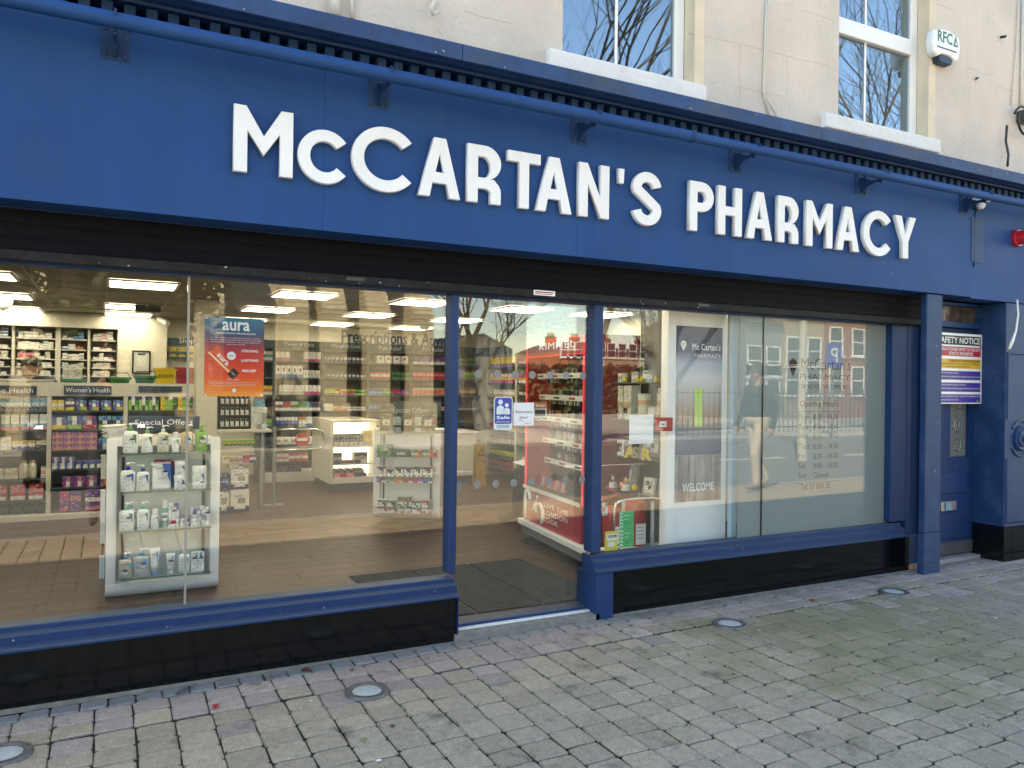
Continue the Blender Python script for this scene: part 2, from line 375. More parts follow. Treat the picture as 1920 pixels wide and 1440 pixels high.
def paver_material(name, base, mossamt, dust=0.0):
    m = bpy.data.materials.new(name); m.use_nodes = True; N = m.node_tree.nodes; L = m.node_tree.links; b = N['Principled BSDF']; b.inputs['Roughness'].default_value = .88
    geo = N.new('ShaderNodeNewGeometry'); oi = N.new('ShaderNodeObjectInfo'); at = N.new('ShaderNodeAttribute'); at.attribute_name = 'Col'
    def noise(sc, de, ro=.6):
        n = N.new('ShaderNodeTexNoise'); n.inputs['Scale'].default_value = sc; n.inputs['Detail'].default_value = de; n.inputs['Roughness'].default_value = ro; L.new(geo.outputs['Position'], n.inputs['Vector']); return n
    def rng(src, a, c, o0, o1):
        r = N.new('ShaderNodeMapRange'); r.inputs[1].default_value = a; r.inputs[2].default_value = c; r.inputs[3].default_value = o0; r.inputs[4].default_value = o1; L.new(src, r.inputs[0]); return r.outputs[0]
    def mix(f, c1, c2):
        x = N.new('ShaderNodeMix'); x.data_type = 'RGBA'; L.new(f, x.inputs[0])
        for k, c in ((6, c1), (7, c2)):
            if isinstance(c, tuple): x.inputs[k].default_value = (*c, 1)
            else: L.new(c, x.inputs[k])
        return x.outputs[2]
    # each stone its own shade: stored per stone when joined, per object otherwise
    sh = N.new('ShaderNodeMath'); sh.operation = 'MULTIPLY'; L.new(rng(oi.outputs['Random'], 0, 1, .88, 1.12), sh.inputs[0]); L.new(at.outputs['Fac'], sh.inputs[1])
    fine = noise(170, 3); mid = noise(26, 4)
    s2 = N.new('ShaderNodeMath'); s2.operation = 'MULTIPLY'; L.new(sh.outputs[0], s2.inputs[0]); L.new(rng(fine.outputs[0], .3, .7, .62, 1.38), s2.inputs[1])
    s3 = N.new('ShaderNodeMath'); s3.operation = 'MULTIPLY'; L.new(s2.outputs[0], s3.inputs[0]); L.new(rng(mid.outputs[0], .3, .7, .86, 1.14), s3.inputs[1])
    v = N.new('ShaderNodeVectorMath'); v.operation = 'SCALE'; v.inputs[0].default_value = base; L.new(s3.outputs[0], v.inputs['Scale'])
    # green algae where rain water stands, as blotches with a shape of their own
    alg = noise(2.6, 10, .70); pos = N.new('ShaderNodeSeparateXYZ'); L.new(geo.outputs['Position'], pos.inputs[0])
    dx = N.new('ShaderNodeVectorMath'); dx.operation = 'DISTANCE'; L.new(geo.outputs['Position'], dx.inputs[0]); dx.inputs[1].default_value = (4.1, -.95, 0)
    zone = rng(dx.outputs['Value'], .25, 2.1, .27, -.05)
    su = N.new('ShaderNodeMath'); su.operation = 'ADD'; L.new(alg.outputs[0], su.inputs[0]); L.new(zone, su.inputs[1])
    f1 = rng(su.outputs[0], .54, .80, 0, mossamt)
    c1 = mix(f1, v.outputs[0], (.150, .148, .052))
    # dark stains and pale dust
    st = noise(4.2, 7, .68); f2 = rng(st.outputs[0], .575, .70, 0, .72); c2 = mix(f2, c1, (.06, .057, .05))
    du = noise(1.6, 7, .7); f3 = rng(du.outputs[0], .52, .74, 0, .22 + dust); c3 = mix(f3, c2, (.30, .29, .27))
    L.new(c3, b.inputs['Base Color'])
    bp = N.new('ShaderNodeBump'); bp.inputs['Strength'].default_value = .55; bp.inputs['Distance'].default_value = .006
    L.new(fine.outputs[0], bp.inputs['Height']); L.new(bp.outputs[0], b.inputs['Normal'])
    return m
M['paver'] = paver_material('grey_paver', (.335, .275, .205), .58)
M['paver_mauve'] = paver_material('mauve_paver', (.31, .25, .222), .25, .05)
M['paver_pale'] = paver_material('pale_paver', (.275, .24, .212), .25, .08)

tag(MB().add([(-400, -400, -.16), (400, -400, -.16), (400, 400, -.16), (-400, 400, -.16)], [(0, 1, 2, 3)]).build('ground', M['earth']), kind='structure')
pav = tilt_sheet('pavement', -30, 60, -4.2, .6, -.014, M['joint_soil'])
MB().box(-30, 60, -13.3, -4.35, -.15, -.12).build('road', M['asphalt'])['kind'] = 'structure'
MB().box(-60, 120, -80, -13.45, -.14, -.02).build('far_pavement', M['slabs'])['kind'] = 'structure'
mk = MB()
for i in range(12): mk.box(-12 + i * 4, -10 + i * 4, -8.9, -8.78, -.118, -.116)
mk.build('road_markings', M['markings'])['kind'] = 'structure'
kb = MB()
for i in range(90): kb.box(-30 + i, -29.01 + i, -4.35, -4.2, -.15, gz(-29.5 + i) - .001)
kb.build('kerb', M['kerb'])['kind'] = 'structure'
kb = MB()
for i in range(90): kb.box(-30 + i * 2, -28.01 + i * 2, -13.45, -13.3, -.15, -.015)
kb.build('kerb', M['kerb'])['kind'] = 'structure'

# pavers: small tumbled setts laid in columns that run towards the shop
def sett(w, l, seed):
    r = random.Random(seed); j = lambda a: r.uniform(-a, a)
    b = .0075; hx, hy = w / 2, l / 2; h = .012
    base = [(-hx + j(.003), -hy + j(.003)), (hx + j(.003), -hy + j(.003)), (hx + j(.003), hy + j(.003)), (-hx + j(.003), hy + j(.003))]
    o = []; t = []
    for i in range(4):
        p, n, q = base[i - 1], base[i], base[(i + 1) % 4]
        for a, k in ((p, .075), (q, .075)):
            o.append((n[0] + (a[0] - n[0]) * k, n[1] + (a[1] - n[1]) * k))
    m = [(x * .985, y * .985) for x, y in o]; tt = [(x * (1 - 2 * b / w), y * (1 - 2 * b / l)) for x, y in o]
    vs = [(x, y, -h) for x, y in o] + [(x, y, -.006) for x, y in o] + [(x, y, 0 + j(.0012)) for x, y in tt]
    fs = [tuple(range(16, 24))]
    for k in (0, 8):
        for i in range(8): fs.append((k + i, k + (i + 1) % 8, k + 8 + (i + 1) % 8, k + 8 + i))
    return vs, fs
cells = []      # (x, y, w, l, kind)
x = -4.0
def lay(x0, x1, y_from, y_to, cw, ll, kind, stag):
    c = x0; i = 0; lines = [y_from]
    while lines[-1] > y_to: lines.append(lines[-1] - ll * random.uniform(.96, 1.04))
    while c < x1:
        w = cw * random.uniform(.985, 1.015); of = random.uniform(-stag, stag); ys = [lines[0]] + [q + of + random.uniform(-.006, .006) for q in lines[1:]]
        for a, b_ in zip(ys, ys[1:]): cells.append((c + w / 2, (a + b_) / 2, w, a - b_, kind))
        c += w; i += 1
lay(-4, 12, -.012, -.11, .118, .1, 2, 0)
lay(-4, 12, -.1145, -.39, .158, .142, 1, .008)
lay(-4, 12, -.4105, -4.15, .158, .148, 0, .026)
cells += [(xx, -.012 + yy, .158, .15, 2) for xx in [6.05 + .16 * i for i in range(12)] for yy in (.09, .245)]
def cell_key(c):
    q = Vector((c[0], c[1], 0)) - EYE; zc = q.dot(FWD)
    if zc < .2: return 1e9
    u = 960 + F * q.dot(RGT) / zc; v = 720 - F * q.dot(UPV) / zc
    out = max(0, -u - 30, u - 1950, v - 1465) / 3
    return q.length + out * .4 + (1e6 if out > 12 else 0)
def keep(c):  # leave round holes for the ground lights
    return True
GL = []
for (u, v) in ((5, 1417), (688, 1298), (1368, 1171), (1676, 1111)):
    xx, yy = G(u, v, 0); xx, yy = G(u, v, gz(xx)); GL.append((xx, yy))
cells.sort(key=cell_key)
_sett = {}
def sett_mesh(kind, v):
    k = (kind, v)
    if k not in _sett:
        w, l = ((.154, .138), (.154, .138), (.114, .094))[kind]
        vs, fs = sett(w, l, 100 * kind + v); mb = MB(); mb.add(vs, fs); me = mb.mesh('sett', M[('paver', 'paver_mauve', 'paver_pale')[kind]]); _sett[k] = me
    return _sett[k]
rest = {0: MB(), 1: MB(), 2: MB()}
for n, (cx, cy, w, l, kd) in enumerate(cells):
    dz = random.uniform(-.002, .0025); rz = random.uniform(-.022, .022); mauve = kd
    if kd == 1 and cy < -.28 and random.random() < .45: mauve = 0
    if kd == 0 and cy > -.62 and random.random() < .25: mauve = 1
    wl_ = ((.154, .138), (.154, .138), (.114, .094))[kd]
    if n < 298:
        me = sett_mesh(kd, random.randrange(9)) if mauve == kd else None
        if me is None:
            k = ('m', kd, mauve, random.randrange(5))
            if k not in _sett:
                me0 = sett_mesh(kd, k[3]).copy(); me0.materials.clear(); me0.materials.append(M[('paver', 'paver_mauve', 'paver_pale')[mauve]]); _sett[k] = me0
            me = _sett[k]
        o = link('paver', me, pav, True, (cx, cy, gz(cx) + dz), (random.uniform(-.01, .01), random.uniform(-.008, .008) - .0078, rz))
        o.scale = ((w - .0062) / wl_[0], (l - .0062) / wl_[1], 1)
    elif n < 3200:
        vs, fs = sett(w - .0062, l - .0062, n % 40); ca, sa = math.cos(rz), math.sin(rz); sh = random.uniform(.85, 1.15)
        rest[mauve].add([(cx + a * ca - b * sa, cy + a * sa + b * ca, gz(cx + a) + dz + c) for a, b, c in vs], fs, 0, (sh, sh, sh))
for k, nm in ((0, 'paver'), (1, 'paver_mauve'), (2, 'paver_pale')):
    if rest[k].v: tag(rest[k].build('outer_pavers', M[nm], pav, True), kind='stuff')
# weeds, moss and crumbs in the joints
wd = MB()
def tuft(x, y, n, h):
    for i in range(n):
        a = random.uniform(0, 6.28); r = random.uniform(0, .014); hx = random.uniform(.3, 1) * h; lx, ly = math.cos(a) * hx * .8, math.sin(a) * hx * .8
        bx, by = x + math.cos(a) * r, y + math.sin(a) * r; w = .0028; z = gz(x) - .006
        c = random.choice([(.05, .13, .02), (.08, .17, .03), (.035, .09, .02)])
        wd.add([(bx - w * math.sin(a), by + w * math.cos(a), z), (bx + w * math.sin(a), by - w * math.cos(a), z), (bx + lx, by + ly, z + hx)], [(0, 1, 2)], 0, c)
def joint_spot(i):
    c = cells[i]; return c[0] + random.choice((-.5, .5)) * c[2], c[1] + random.uniform(-.5, .5) * c[3]
for i in range(330):
    q = joint_spot(random.randrange(0, 420)); tuft(q[0], q[1], random.randint(2, 6), random.uniform(.006, .017))
for (u, v) in ((683, 1386), (700, 1170 + 125), (1848, 1366), (1290, 1364), (100, 1357)):
    q = G(u, v, 0); tuft(q[0], q[1], 22, .026)
tag(wd.build('weeds', M['matte']), 'small green weeds and moss in the paving joints', 'weeds', kind='stuff')
cr = MB()
for i in range(520):
    q = cells[random.randrange(0, 430)]; xx, yy = q[0] + random.uniform(-.08, .08), q[1] + random.uniform(-.08, .08); r = random.uniform(.0015, .0045); cc = random.choice([(.5, .48, .45), (.35, .33, .3), (.1, .09, .07), (.25, .15, .08)])
    cr.add([(xx + r * math.cos(a), yy + r * math.sin(a), gz(xx) + .003) for a in (0, 1.9, 4.1)] + [(xx, yy, gz(xx) + .003 + r * .8)], [(0, 1, 3), (1, 2, 3), (2, 0, 3)], 0, cc)
tag(cr.build('grit', M['matte']), 'grit and tiny crumbs scattered over the paving', 'grit', kind='stuff')

gm = MB()
for i in range(26):
    c = cells[random.randrange(0, 420)]; xx, yy, r = c[0] + random.uniform(-.06, .06), c[1] + random.uniform(-.05, .05), random.uniform(.006, .014); n = 9
    cc = random.choice([(.06, .058, .055), (.09, .085, .08), (.33, .32, .3)]); gm.add([(xx + r * random.uniform(.75, 1.1) * math.cos(6.283 * k / n), yy + r * random.uniform(.75, 1.1) * math.sin(6.283 * k / n), gz(xx) + .0032) for k in range(n)], [tuple(range(n))], 0, cc)
tag(gm.build('gum_spots', M['matte']), 'flattened dark and pale gum spots on the paving', 'gum', kind='stuff')
# leaves and petals
def leaf(name, u, v, size, c, label, cat, curl=.3):
    x, y = G(u, v, gz(2.0)); x, y = G(u, v, gz(x)); mb = MB(); n = 7; a = random.uniform(0, 3); pts = []
    for i in range(n):
        t = i / (n - 1); w = math.sin(math.pi * t) ** .8 * size * .33
        for sgn in (-1, 0, 1):
            lx, ly = (t - .5) * size, sgn * w
            pts.append((x + lx * math.cos(a) - ly * math.sin(a), y + lx * math.sin(a) + ly * math.cos(a), gz(x) + .006 + abs(sgn) * curl * size * .25 * math.sin(math.pi * t) + .03 * size * math.sin(t * 7)))
    fs = []
    for i in range(n - 1):
        for k in (0, 1): fs.append((i * 3 + k, i * 3 + k + 1, i * 3 + k + 4, i * 3 + k + 3))
    mb.add(pts, fs, 0, c); return tag(mb.build(name, M['matte']), label, cat)
leaf('petal', 404, 1327, .05, (.45, .012, .03), 'curled red petal on the paving left of the round ground light', 'petal', .8)
leaf('leaf', 572, 1260, .06, (.09, .03, .015), 'crumpled brown dead leaf at the foot of the black plinth', 'leaf', 1.0)
leaf('petal', 508, 1268, .02, (.4, .02, .04), 'tiny red petal by the brown dead leaf', 'petal')
leaf('petal', 1523, 1127, .06, (.42, .02, .05), 'red petal on the paving below the frosted window', 'petal')
leaf('paper_scrap', 582, 1316, .018, (.7, .7, .68), 'tiny white paper scrap beside the red petal', 'litter')
leaf('paper_scrap', 710, 1429, .028, (.75, .74, .7), 'torn white paper scrap at the bottom edge of the paving', 'litter')
leaf('paper_scrap', 1867, 1160, .03, (.75, .74, .68), 'white paper scrap on the mossy paving near the blue door', 'litter')
leaf('paper_scrap', 1424, 1184, .022, (.7, .6, .5), 'pale crumb beside the ground light before the right window', 'litter')
leaf('leaf', 660, 1258, .045, (.16, .12, .07), 'faded tan leaf by the plinth above the ground light', 'leaf', .5)

# ground lights
def ground_light(x, y, label):
    z = gz(x); t = empty('ground_light', (x, y, z), 0, label, 'ground light', 'round steel lights set in the paving')
    mb = MB(); mb.lathe([(.108, -.012), (.108, .006), (.104, .012), (.078, .0135), (.072, .010), (.072, .004)], n=40)
    mb.build('rim', M['rimsteel'], t, True, smooth=True)
    mb = MB(); mb.lathe([(.0715, .0), (.0715, .007), (.06, .0105), (.03, .012), (.001, .0125)], n=32)
    mb.build('lens', M['lens'], t, True, smooth=True)
    for a in (0.4, 2.5, 4.6):
        MB().lathe([(.005, .0125), (.005, .0148), (.002, .0152)], math.cos(a) * .092, math.sin(a) * .092, 0, 10).build('screw', M['dark'], t, True)
M['rimsteel'] = mat('weathered_steel', (.17, .17, .175), .45, metal=.85, var=.2, vscale=60, dirt=.4, dirtc=(.12, .11, .1), dscale=30)
M['lens'] = mat('frosted_lens', (.42, .44, .44), .28, var=.12, vscale=40, dirt=.3, dirtc=(.3, .3, .28), dscale=25)
for (xx, yy), lb in zip(GL, ('round ground light cut by the bottom corner of the paving below the bottle display window', 'round steel ground light in the paving before the large left window', 'round steel ground light in the paving before the right window, nearer the shop entrance', 'round steel ground light farthest along the paving, by the blue pillar')):
    ground_light(xx, yy, lb)

# ================================================================ far side of the street (seen in the glass)
M['brick'] = mat('red_brick', (.30, .12, .07), .9, var=.25, vscale=6, bump=.3)
M['stucco_grey'] = mat('grey_stucco', (.22, .23, .25), .9, var=.1)
M['stucco_tan'] = mat('tan_stucco', (.38, .30, .2), .9, var=.12)
M['stucco_pink'] = mat('pink_stucco', (.55, .13, .13), .9, var=.08)
M['stucco_cream'] = mat('pale_stucco', (.58, .5, .36), .9, var=.1)
M['slate_roof'] = mat('slate_roof', (.07, .07, .08), .8, var=.25, vscale=3)
M['darkpane'] = mat('dark_pane', (.03, .035, .045), .08)
M['bark'] = mat('bark', (.075, .06, .045), .9, var=.3, vscale=8, bump=.5, bscale=20)
def stone_mat():
    m = bpy.data.materials.new('church_stone'); m.use_nodes = True; N = m.node_tree.nodes; L = m.node_tree.links; b = N['Principled BSDF']; b.inputs['Roughness'].default_value = .9
    geo = N.new('ShaderNodeNewGeometry'); s = N.new('ShaderNodeSeparateXYZ'); L.new(geo.outputs['Position'], s.inputs[0])
    ad = N.new('ShaderNodeMath'); L.new(s.outputs[0], ad.inputs[0]); L.new(s.outputs[1], ad.inputs[1]); c = N.new('ShaderNodeCombineXYZ'); L.new(ad.outputs[0], c.inputs[0]); L.new(s.outputs[2], c.inputs[1])
    t = N.new('ShaderNodeTexBrick'); t.inputs['Scale'].default_value = 1.6; t.inputs['Color1'].default_value = (.62, .53, .37, 1); t.inputs['Color2'].default_value = (.50, .42, .29, 1); t.inputs['Mortar'].default_value = (.26, .23, .18, 1); t.inputs['Mortar Size'].default_value = .02
    L.new(c.outputs[0], t.inputs['Vector']); L.new(t.outputs[0], b.inputs['Base Color']); return m
M['stone'] = stone_mat()
def house(x0, x1, y, depth, eaves, ridge, m, label, nwin=2, sills=(1.0, 3.7), chim=True, wh=1.5):
    t = empty('terraced_house', ((x0 + x1) / 2, y, -.02), 0, label, 'house', 'houses across the street')
    MB().box(x0, x1, y - depth, y, -.1, eaves).build('wall', M[m], t)
    MB().prism([(y + .25, eaves + .01), (y - depth / 2, ridge), (y - depth - .25, eaves + .01)], 'x', x0, x1).build('roof', M['slate_roof'], t)
    if chim:
        c = MB().box(x1 - 1.1, x1 - .2, y - depth / 2 - .4, y - depth / 2 + .4, ridge - .6, ridge + 1.0).build('chimney', M['brick'], t)
        for k in range(3): MB().lathe([(.12, ridge + 1.0), (.1, ridge + 1.4)], x1 - .95 + k * .3, y - depth / 2, 0, 8).build('chimney_pot', M['stucco_tan'], c)
    for sz_ in sills:
        for i in range(nwin):
            cx = x0 + (x1 - x0) * (i + .5) / nwin; f = MB()
            f.box(cx - .5, cx + .5, y + .005, y + .05, sz_, sz_ + .07).box(cx - .5, cx + .5, y + .005, y + .05, sz_ + wh - .07, sz_ + wh).box(cx - .5, cx - .42, y + .005, y + .05, sz_ + .07, sz_ + wh - .07).box(cx + .42, cx + .5, y + .005, y + .05, sz_ + .07, sz_ + wh - .07).box(cx - .42, cx + .42, y + .005, y + .04, sz_ + wh * .5 - .03, sz_ + wh * .5 + .03)
            fr = f.build('window', M['upvc'], t)
            MB().box(cx - .42, cx + .42, y + .002, y + .015, sz_ + .07, sz_ + wh - .07).build('pane', M['darkpane'], fr)
            MB().box(cx - .6, cx + .6, y + .001, y + .12, sz_ - .1, sz_ - .005).build('sill', M['sill'], fr)
    return t
def vx(u, Y): return P(u, 720, Y + .2)[0]
def vz(u, v, Y): return P(u, v, Y + .2)[1]
Y1 = 24.0
b = [vx(u, Y1) for u in (1395, 1468, 1545, 1628, 1700)]
zt = [vz(1430, 606, Y1), vz(1500, 590, Y1), vz(1580, 575, Y1), vz(1660, 570, Y1)]
for i, (m_, lb) in enumerate((('stucco_grey', 'grey rendered terraced house across the street'), ('stucco_tan', 'tan rendered terraced house across the street'), ('brick', 'red brick terraced house across the street'), ('stucco_pink', 'pink painted terraced house across the street'))):
    house(b[i], b[i + 1] - .05, -Y1, 8, zt[i], zt[i] + 1.4, m_, lb, 2, (1.2, zt[i] - 2.6))
Y2 = 62.0
bb = [vx(u, Y2) for u in (1052, 1090, 1135, 1195, 1260, 1330, 1400)]
for i in range(6):
    house(bb[i], bb[i + 1] - .05, -Y2, 10, vz(1150, 662, Y2), vz(1150, 648, Y2), ('brick', 'stucco_cream', 'stucco_tan', 'stucco_cream', 'stucco_grey', 'stucco_cream')[i], ('low brick house in the far terrace', 'pale stucco house in the far terrace', 'tan stucco house in the far terrace', 'second pale house in the far terrace beside the grey one', 'grey stucco house in the far terrace', 'last pale house in the far terrace')[i], 3, (1.0, 4.4))
# church hall with buttresses and arched windows
YC = 19.0
ch = empty('stone_church', (vx(480, YC), -YC, 0), 0, 'pale stone church with buttresses and arched windows across the street', 'church')
cx0, cx1 = vx(-260, YC), vx(800, YC)
MB().box(cx0, cx1, -YC - 12, -YC, -.1, 7.8).build('wall', M['stone'], ch)
MB().prism([(-YC + .4, 7.81), (-YC - 6, 13.5), (-YC - 12.4, 7.81)], 'x', cx0 - .3, cx1 + .3).build('roof', M['slate_roof'], ch)
def arch(cx, w, z0, zs, y0, y1, n=10):
    r = w / 2; pts = [(cx - r, z0), (cx + r, z0)]
    for i in range(n + 1):
        a = i / n; x_ = cx + r - a * w; pts.append((x_, zs + (1 - abs(2 * a - 1) ** 1.8) * w * .75))
    return pts
for u in (-120, 60, 215, 385, 540, 610, 690, 770):
    x_ = vx(u, YC); q = MB().box(x_ - .35, x_ + .35, -YC, -YC + 1.1, -.1, 3.6).prism([(-YC, 3.6), (-YC + 1.1, 3.6), (-YC, 5.2)], 'x', x_ - .35, x_ + .35); q.build('buttress', M['stone'], ch)
    MB().box(x_ - .42, x_ + .42, -YC + 1.101, -YC + 1.25, -.1, .9).build('buttress_foot', M['stone'], ch)
for u, w in ((-30, 1.7), (140, 1.7), (285, 1.7), (455, 1.7), (575, 1.2), (650, 1.3), (730, 1.3)):
    x_ = vx(u, YC); s_ = MB().prism(arch(x_, w + .4, 1.0, 3.8, 0, 0), 'y', -YC + .003, -YC + .16).build('arched_surround', M['stucco_cream'], ch)
    MB().prism(arch(x_, w, 1.2, 3.8, 0, 0), 'y', -YC + .165, -YC + .18).build('window', M['darkpane'], ch)
gh = empty('gable_house', (vx(890, 20), -20, 0), 0, 'grey gabled hall beside the church across the street', 'house')
gx0, gx1, gxp = vx(845, 20), vx(960, 20), vx(905, 20)
MB().prism([(gx0, -.1), (gx1, -.1), (gx1, vz(950, 655, 20)), (gxp, vz(905, 626, 20)), (gx0, vz(850, 650, 20))], 'y', -27, -20).build('wall', M['stucco_grey'], gh)
# bare trees
def bare_tree(x, y, h, r, label, seed, spread=.55, twigs=6):
    R = random.Random(seed); t = empty('bare_tree', (x, y, -.03), 0, label, 'tree', 'bare trees across the street'); tr = MB(); cw = MB()
    def grow(p, d, L, rad_, lev):
        pts = [p]; q = p.copy(); dd = d.copy()
        for i in range(3):
            dd = (dd + Vector((R.uniform(-.18, .18), R.uniform(-.18, .18), R.uniform(-.05, .12)))).normalized(); q = q + dd * (L / 3); pts.append(q.copy())
        mb = tr if lev == 0 else cw
        mb.tube(pts, [rad_ * (1 - .35 * i / 3) for i in range(4)], 6 if lev < 2 else 3, caps=False)
        if lev >= twigs: return
        for k in range((R.randint(3, 4) if lev < 4 else 3) if lev else 5):
            a = R.uniform(0, 6.28); s_ = spread * R.uniform(.7, 1.4); v_ = Vector((math.cos(a), math.sin(a), 0)); at_ = pts[-1] if k < 2 else pts[R.choice((1, 2, 2))]
            grow(at_.copy(), (dd + v_ * s_ + Vector((0, 0, .08))).normalized(), L * R.uniform(.6, .8), rad_ * .52, lev + 1)
    grow(Vector((x, y, -.03)), Vector((0, 0, 1)), h * .32, r, 0)
    tr.build('trunk', M['bark'], t); cw.build('crown', M['bark'], t)
bare_tree(vx(1140, 13), -13.6, 17, .2, 'tall bare tree opposite the middle of the shop', 3)
bare_tree(vx(1255, 16), -16, 13, .22, 'bare tree opposite the poster window', 11)
bare_tree(vx(1640, 13.8), -13.9, 20, .23, 'tall bare tree opposite the blue door', 5)
bare_tree(vx(1240, 22), -22, 9, .16, 'small bare tree in front of the far terrace', 21)
bare_tree(vx(190, 12.5), -12.6, 8.5, .15, 'slender bare tree beside the church', 9)
bare_tree(vx(830, 21), -18.6, 9, .16, 'bare tree between church and gabled hall', 14)
# street lamp post, parking sign, railings
lx = vx(1505, 8); t = empty('lamp_post', (lx, -8, -.1), 0, 'tall pale lamp post on the street', 'lamp post')
MB().tube([(lx, -8, -.1), (lx, -8, 3), (lx, -8, 7.5)], [.1, .075, .05], 12).build('pole', mat('pale_pole', (.55, .53, .46), .5), t)
MB().tube([(lx, -8, 7.4), (lx + .2, -8.4, 7.9), (lx + .3, -9.2, 8)], .04, 8).build('arm', M['steel'], t); MB().box(lx + .2, lx + .45, -9.8, -9.1, 7.9, 8.02).build('lamp_head', M['dark'], t)
lx = vx(1592, 13); t = empty('parking_sign', (lx, -13.6, 0), 0, 'blue square parking sign on a post', 'sign')
MB().tube([(lx, -13.65, 0), (lx, -13.65, 3)], .03, 8).build('post', M['steel'], t)
MB().box(lx - .35, lx + .35, -13.62, -13.6, 2.2, 3.0).build('plate', M['txt_blue'], t)
q = write('letter', 'P', (lx, -13.595, 2.35), None, .5, 'txt_white', t, rz=math.pi)
rl = empty('iron_railing', (vx(1550, 15), -15, 0), 0, 'black iron railings along the far pavement', 'railing')
rr = MB()
for i in range(110): rr.box(15.4 + i * .22, 15.42 + i * .22, -15.01, -14.99, 0, 1.5)
rr.build('bars', M['black'], rl)['kind'] = 'stuff'
MB().box(15.3, 40, -15.02, -14.98, 1.3, 1.34).box(15.3, 40, -15.02, -14.98, .15, .19).build('rail', M['black'], rl)
# parked white car behind the photographer
def car(x, y, label):
    t = empty('parked_car', (x, y, -.12), 0, label, 'car')
    prof = [(-2.05, .35), (-2.05, .75), (-1.95, .92), (-1.1, 1.0), (-.45, 1.42), (.9, 1.46), (1.75, 1.02), (2.05, .95), (2.1, .4), (1.7, .28), (-1.75, .28)]
    mb = MB(); n = len(prof); vs = []
    for s_, k in ((-.85, .93), (-.80, 1.0), (.80, 1.0), (.85, .93)):
        for px_, pz in prof: vs.append((px_ * (k if abs(s_) > .82 else 1), s_ * (.86 if pz > 1.2 else 1), .28 + (pz - .28) * (k if abs(s_) > .82 else 1)))
    fs = [tuple(range(n)), tuple(range(3 * n, 4 * n))]
    for a in range(3):
        for i in range(n): fs.append((a * n + i, a * n + (i + 1) % n, (a + 1) * n + (i + 1) % n, (a + 1) * n + i))
    mb.add(vs, fs); mb.build('body', mat('grey_car_paint', (.06, .065, .075), .2, coat=.6), t, True, smooth=True, bevel=.03, seg=2)
    t.rotation_euler.z = rad(-90); t.scale = (1.15, 1.08, 1.2)
    MB().add([(-1.1, -.66, 1.012), (-1.1, .66, 1.012), (-.50, .60, 1.40), (-.50, -.60, 1.40)], [(0, 1, 2, 3)]).build('windscreen', M['darkpane'], t, True)
    for s_ in (-1, 1):
        MB().prism([(-.95, 1.03), (-.42, 1.36), (.15, 1.38), (.15, 1.02)], 'y', s_ * .84 - .02, s_ * .84 + .02).build('side_window', M['darkpane'], t, True)
        MB().prism([(.22, 1.02), (.22, 1.38), (.85, 1.38), (1.4, 1.05)], 'y', s_ * .84 - .02, s_ * .84 + .02).build('side_window', M['darkpane'], t, True)
        for wx in (-1.3, 1.3):
            w = MB().lathe([(.2, -.1), (.31, -.09), (.32, 0), (.31, .09), (.2, .1)], wx, s_ * .78, .32, 20, axis='y').build('wheel', M['black'], t, True, smooth=True)
            MB().lathe([(.19, 0), (.19, .112 * s_), (.04, .12 * s_)], wx, s_ * .78, .32, 14, axis='y').build('rim', M['steel'], w, True)
        MB().ball((-2.0, s_ * .6, .72), .11, 8, sy=1.4).build('headlight', M['chrome'], t, True)
car(vx(185, 10.8), -10.8, 'dark grey parked car facing the shop from across the street')

# evergreen tree before the church, hedge before the far terrace
def leafy(name, cx, cy, zlo, zhi, rx, ry, n, label, cat, seed, kind=None, col=(.05, .075, .022), trunk=True, group=None):
    R = random.Random(seed); t = empty(name, (cx, cy, -.03), 0, label, cat, group); mb = MB(); cl = []
    for i in range(max(8, n // 110)):
        a = R.uniform(0, 6.28); k = R.random() ** .5; f = R.random(); w = math.sin(math.pi * (.12 + .8 * f)); cl.append((cx + rx * k * w * math.cos(a), cy + ry * k * w * math.sin(a), zlo + (zhi - zlo) * f, R.uniform(.5, 1.0)))
    for i in range(n):
        c = R.choice(cl); q = Vector((c[0] + R.gauss(0, .33), c[1] + R.gauss(0, .33), c[2] + R.gauss(0, .3))); s_ = R.uniform(.05, .13); u = Vector((R.uniform(-1, 1), R.uniform(-1, 1), R.uniform(-1, 1))).normalized(); v = u.orthogonal().normalized(); g = c[3] * R.uniform(.6, 1.4)
        mb.add([q - u * s_ * 1.5, q + v * s_ * .7, q + u * s_ * 1.5, q - v * s_ * .7], [(0, 1, 2, 3)], 0, (col[0] * g, col[1] * g, col[2] * g))
    mb.build('crown', M['matte'], t)
    if trunk: MB().tube([(cx, cy, -.03), (cx + .1, cy, zlo + .6), (cx, cy, (zlo + zhi) / 2)], [.2, .15, .06], 8).build('trunk', M['bark'], t)
leafy('evergreen_tree', vx(120, 13.8), -13.9, 1.9, 7.5, 3.6, 2.0, 7000, 'dark evergreen tree on the far pavement before the church', 'tree', 8)
hx0, hx1 = vx(930, 32), vx(1400, 32); R = random.Random(4); hm = MB()
for i in range(5200):
    q = Vector((R.uniform(hx0, hx1), -32 + R.uniform(-.6, .6), R.uniform(0, vz(1150, 692, 32)) + R.uniform(-.2, .25))); u = Vector((R.uniform(-1, 1), R.uniform(-1, 1), R.uniform(-1, 1))).normalized() * R.uniform(.15, .32); v = u.orthogonal().normalized() * u.length * .7; g = R.uniform(.5, 1.4); hm.add([q - u, q + v, q + u, q - v], [(0, 1, 2, 3)], 0, (.035 * g, .05 * g, .016 * g))
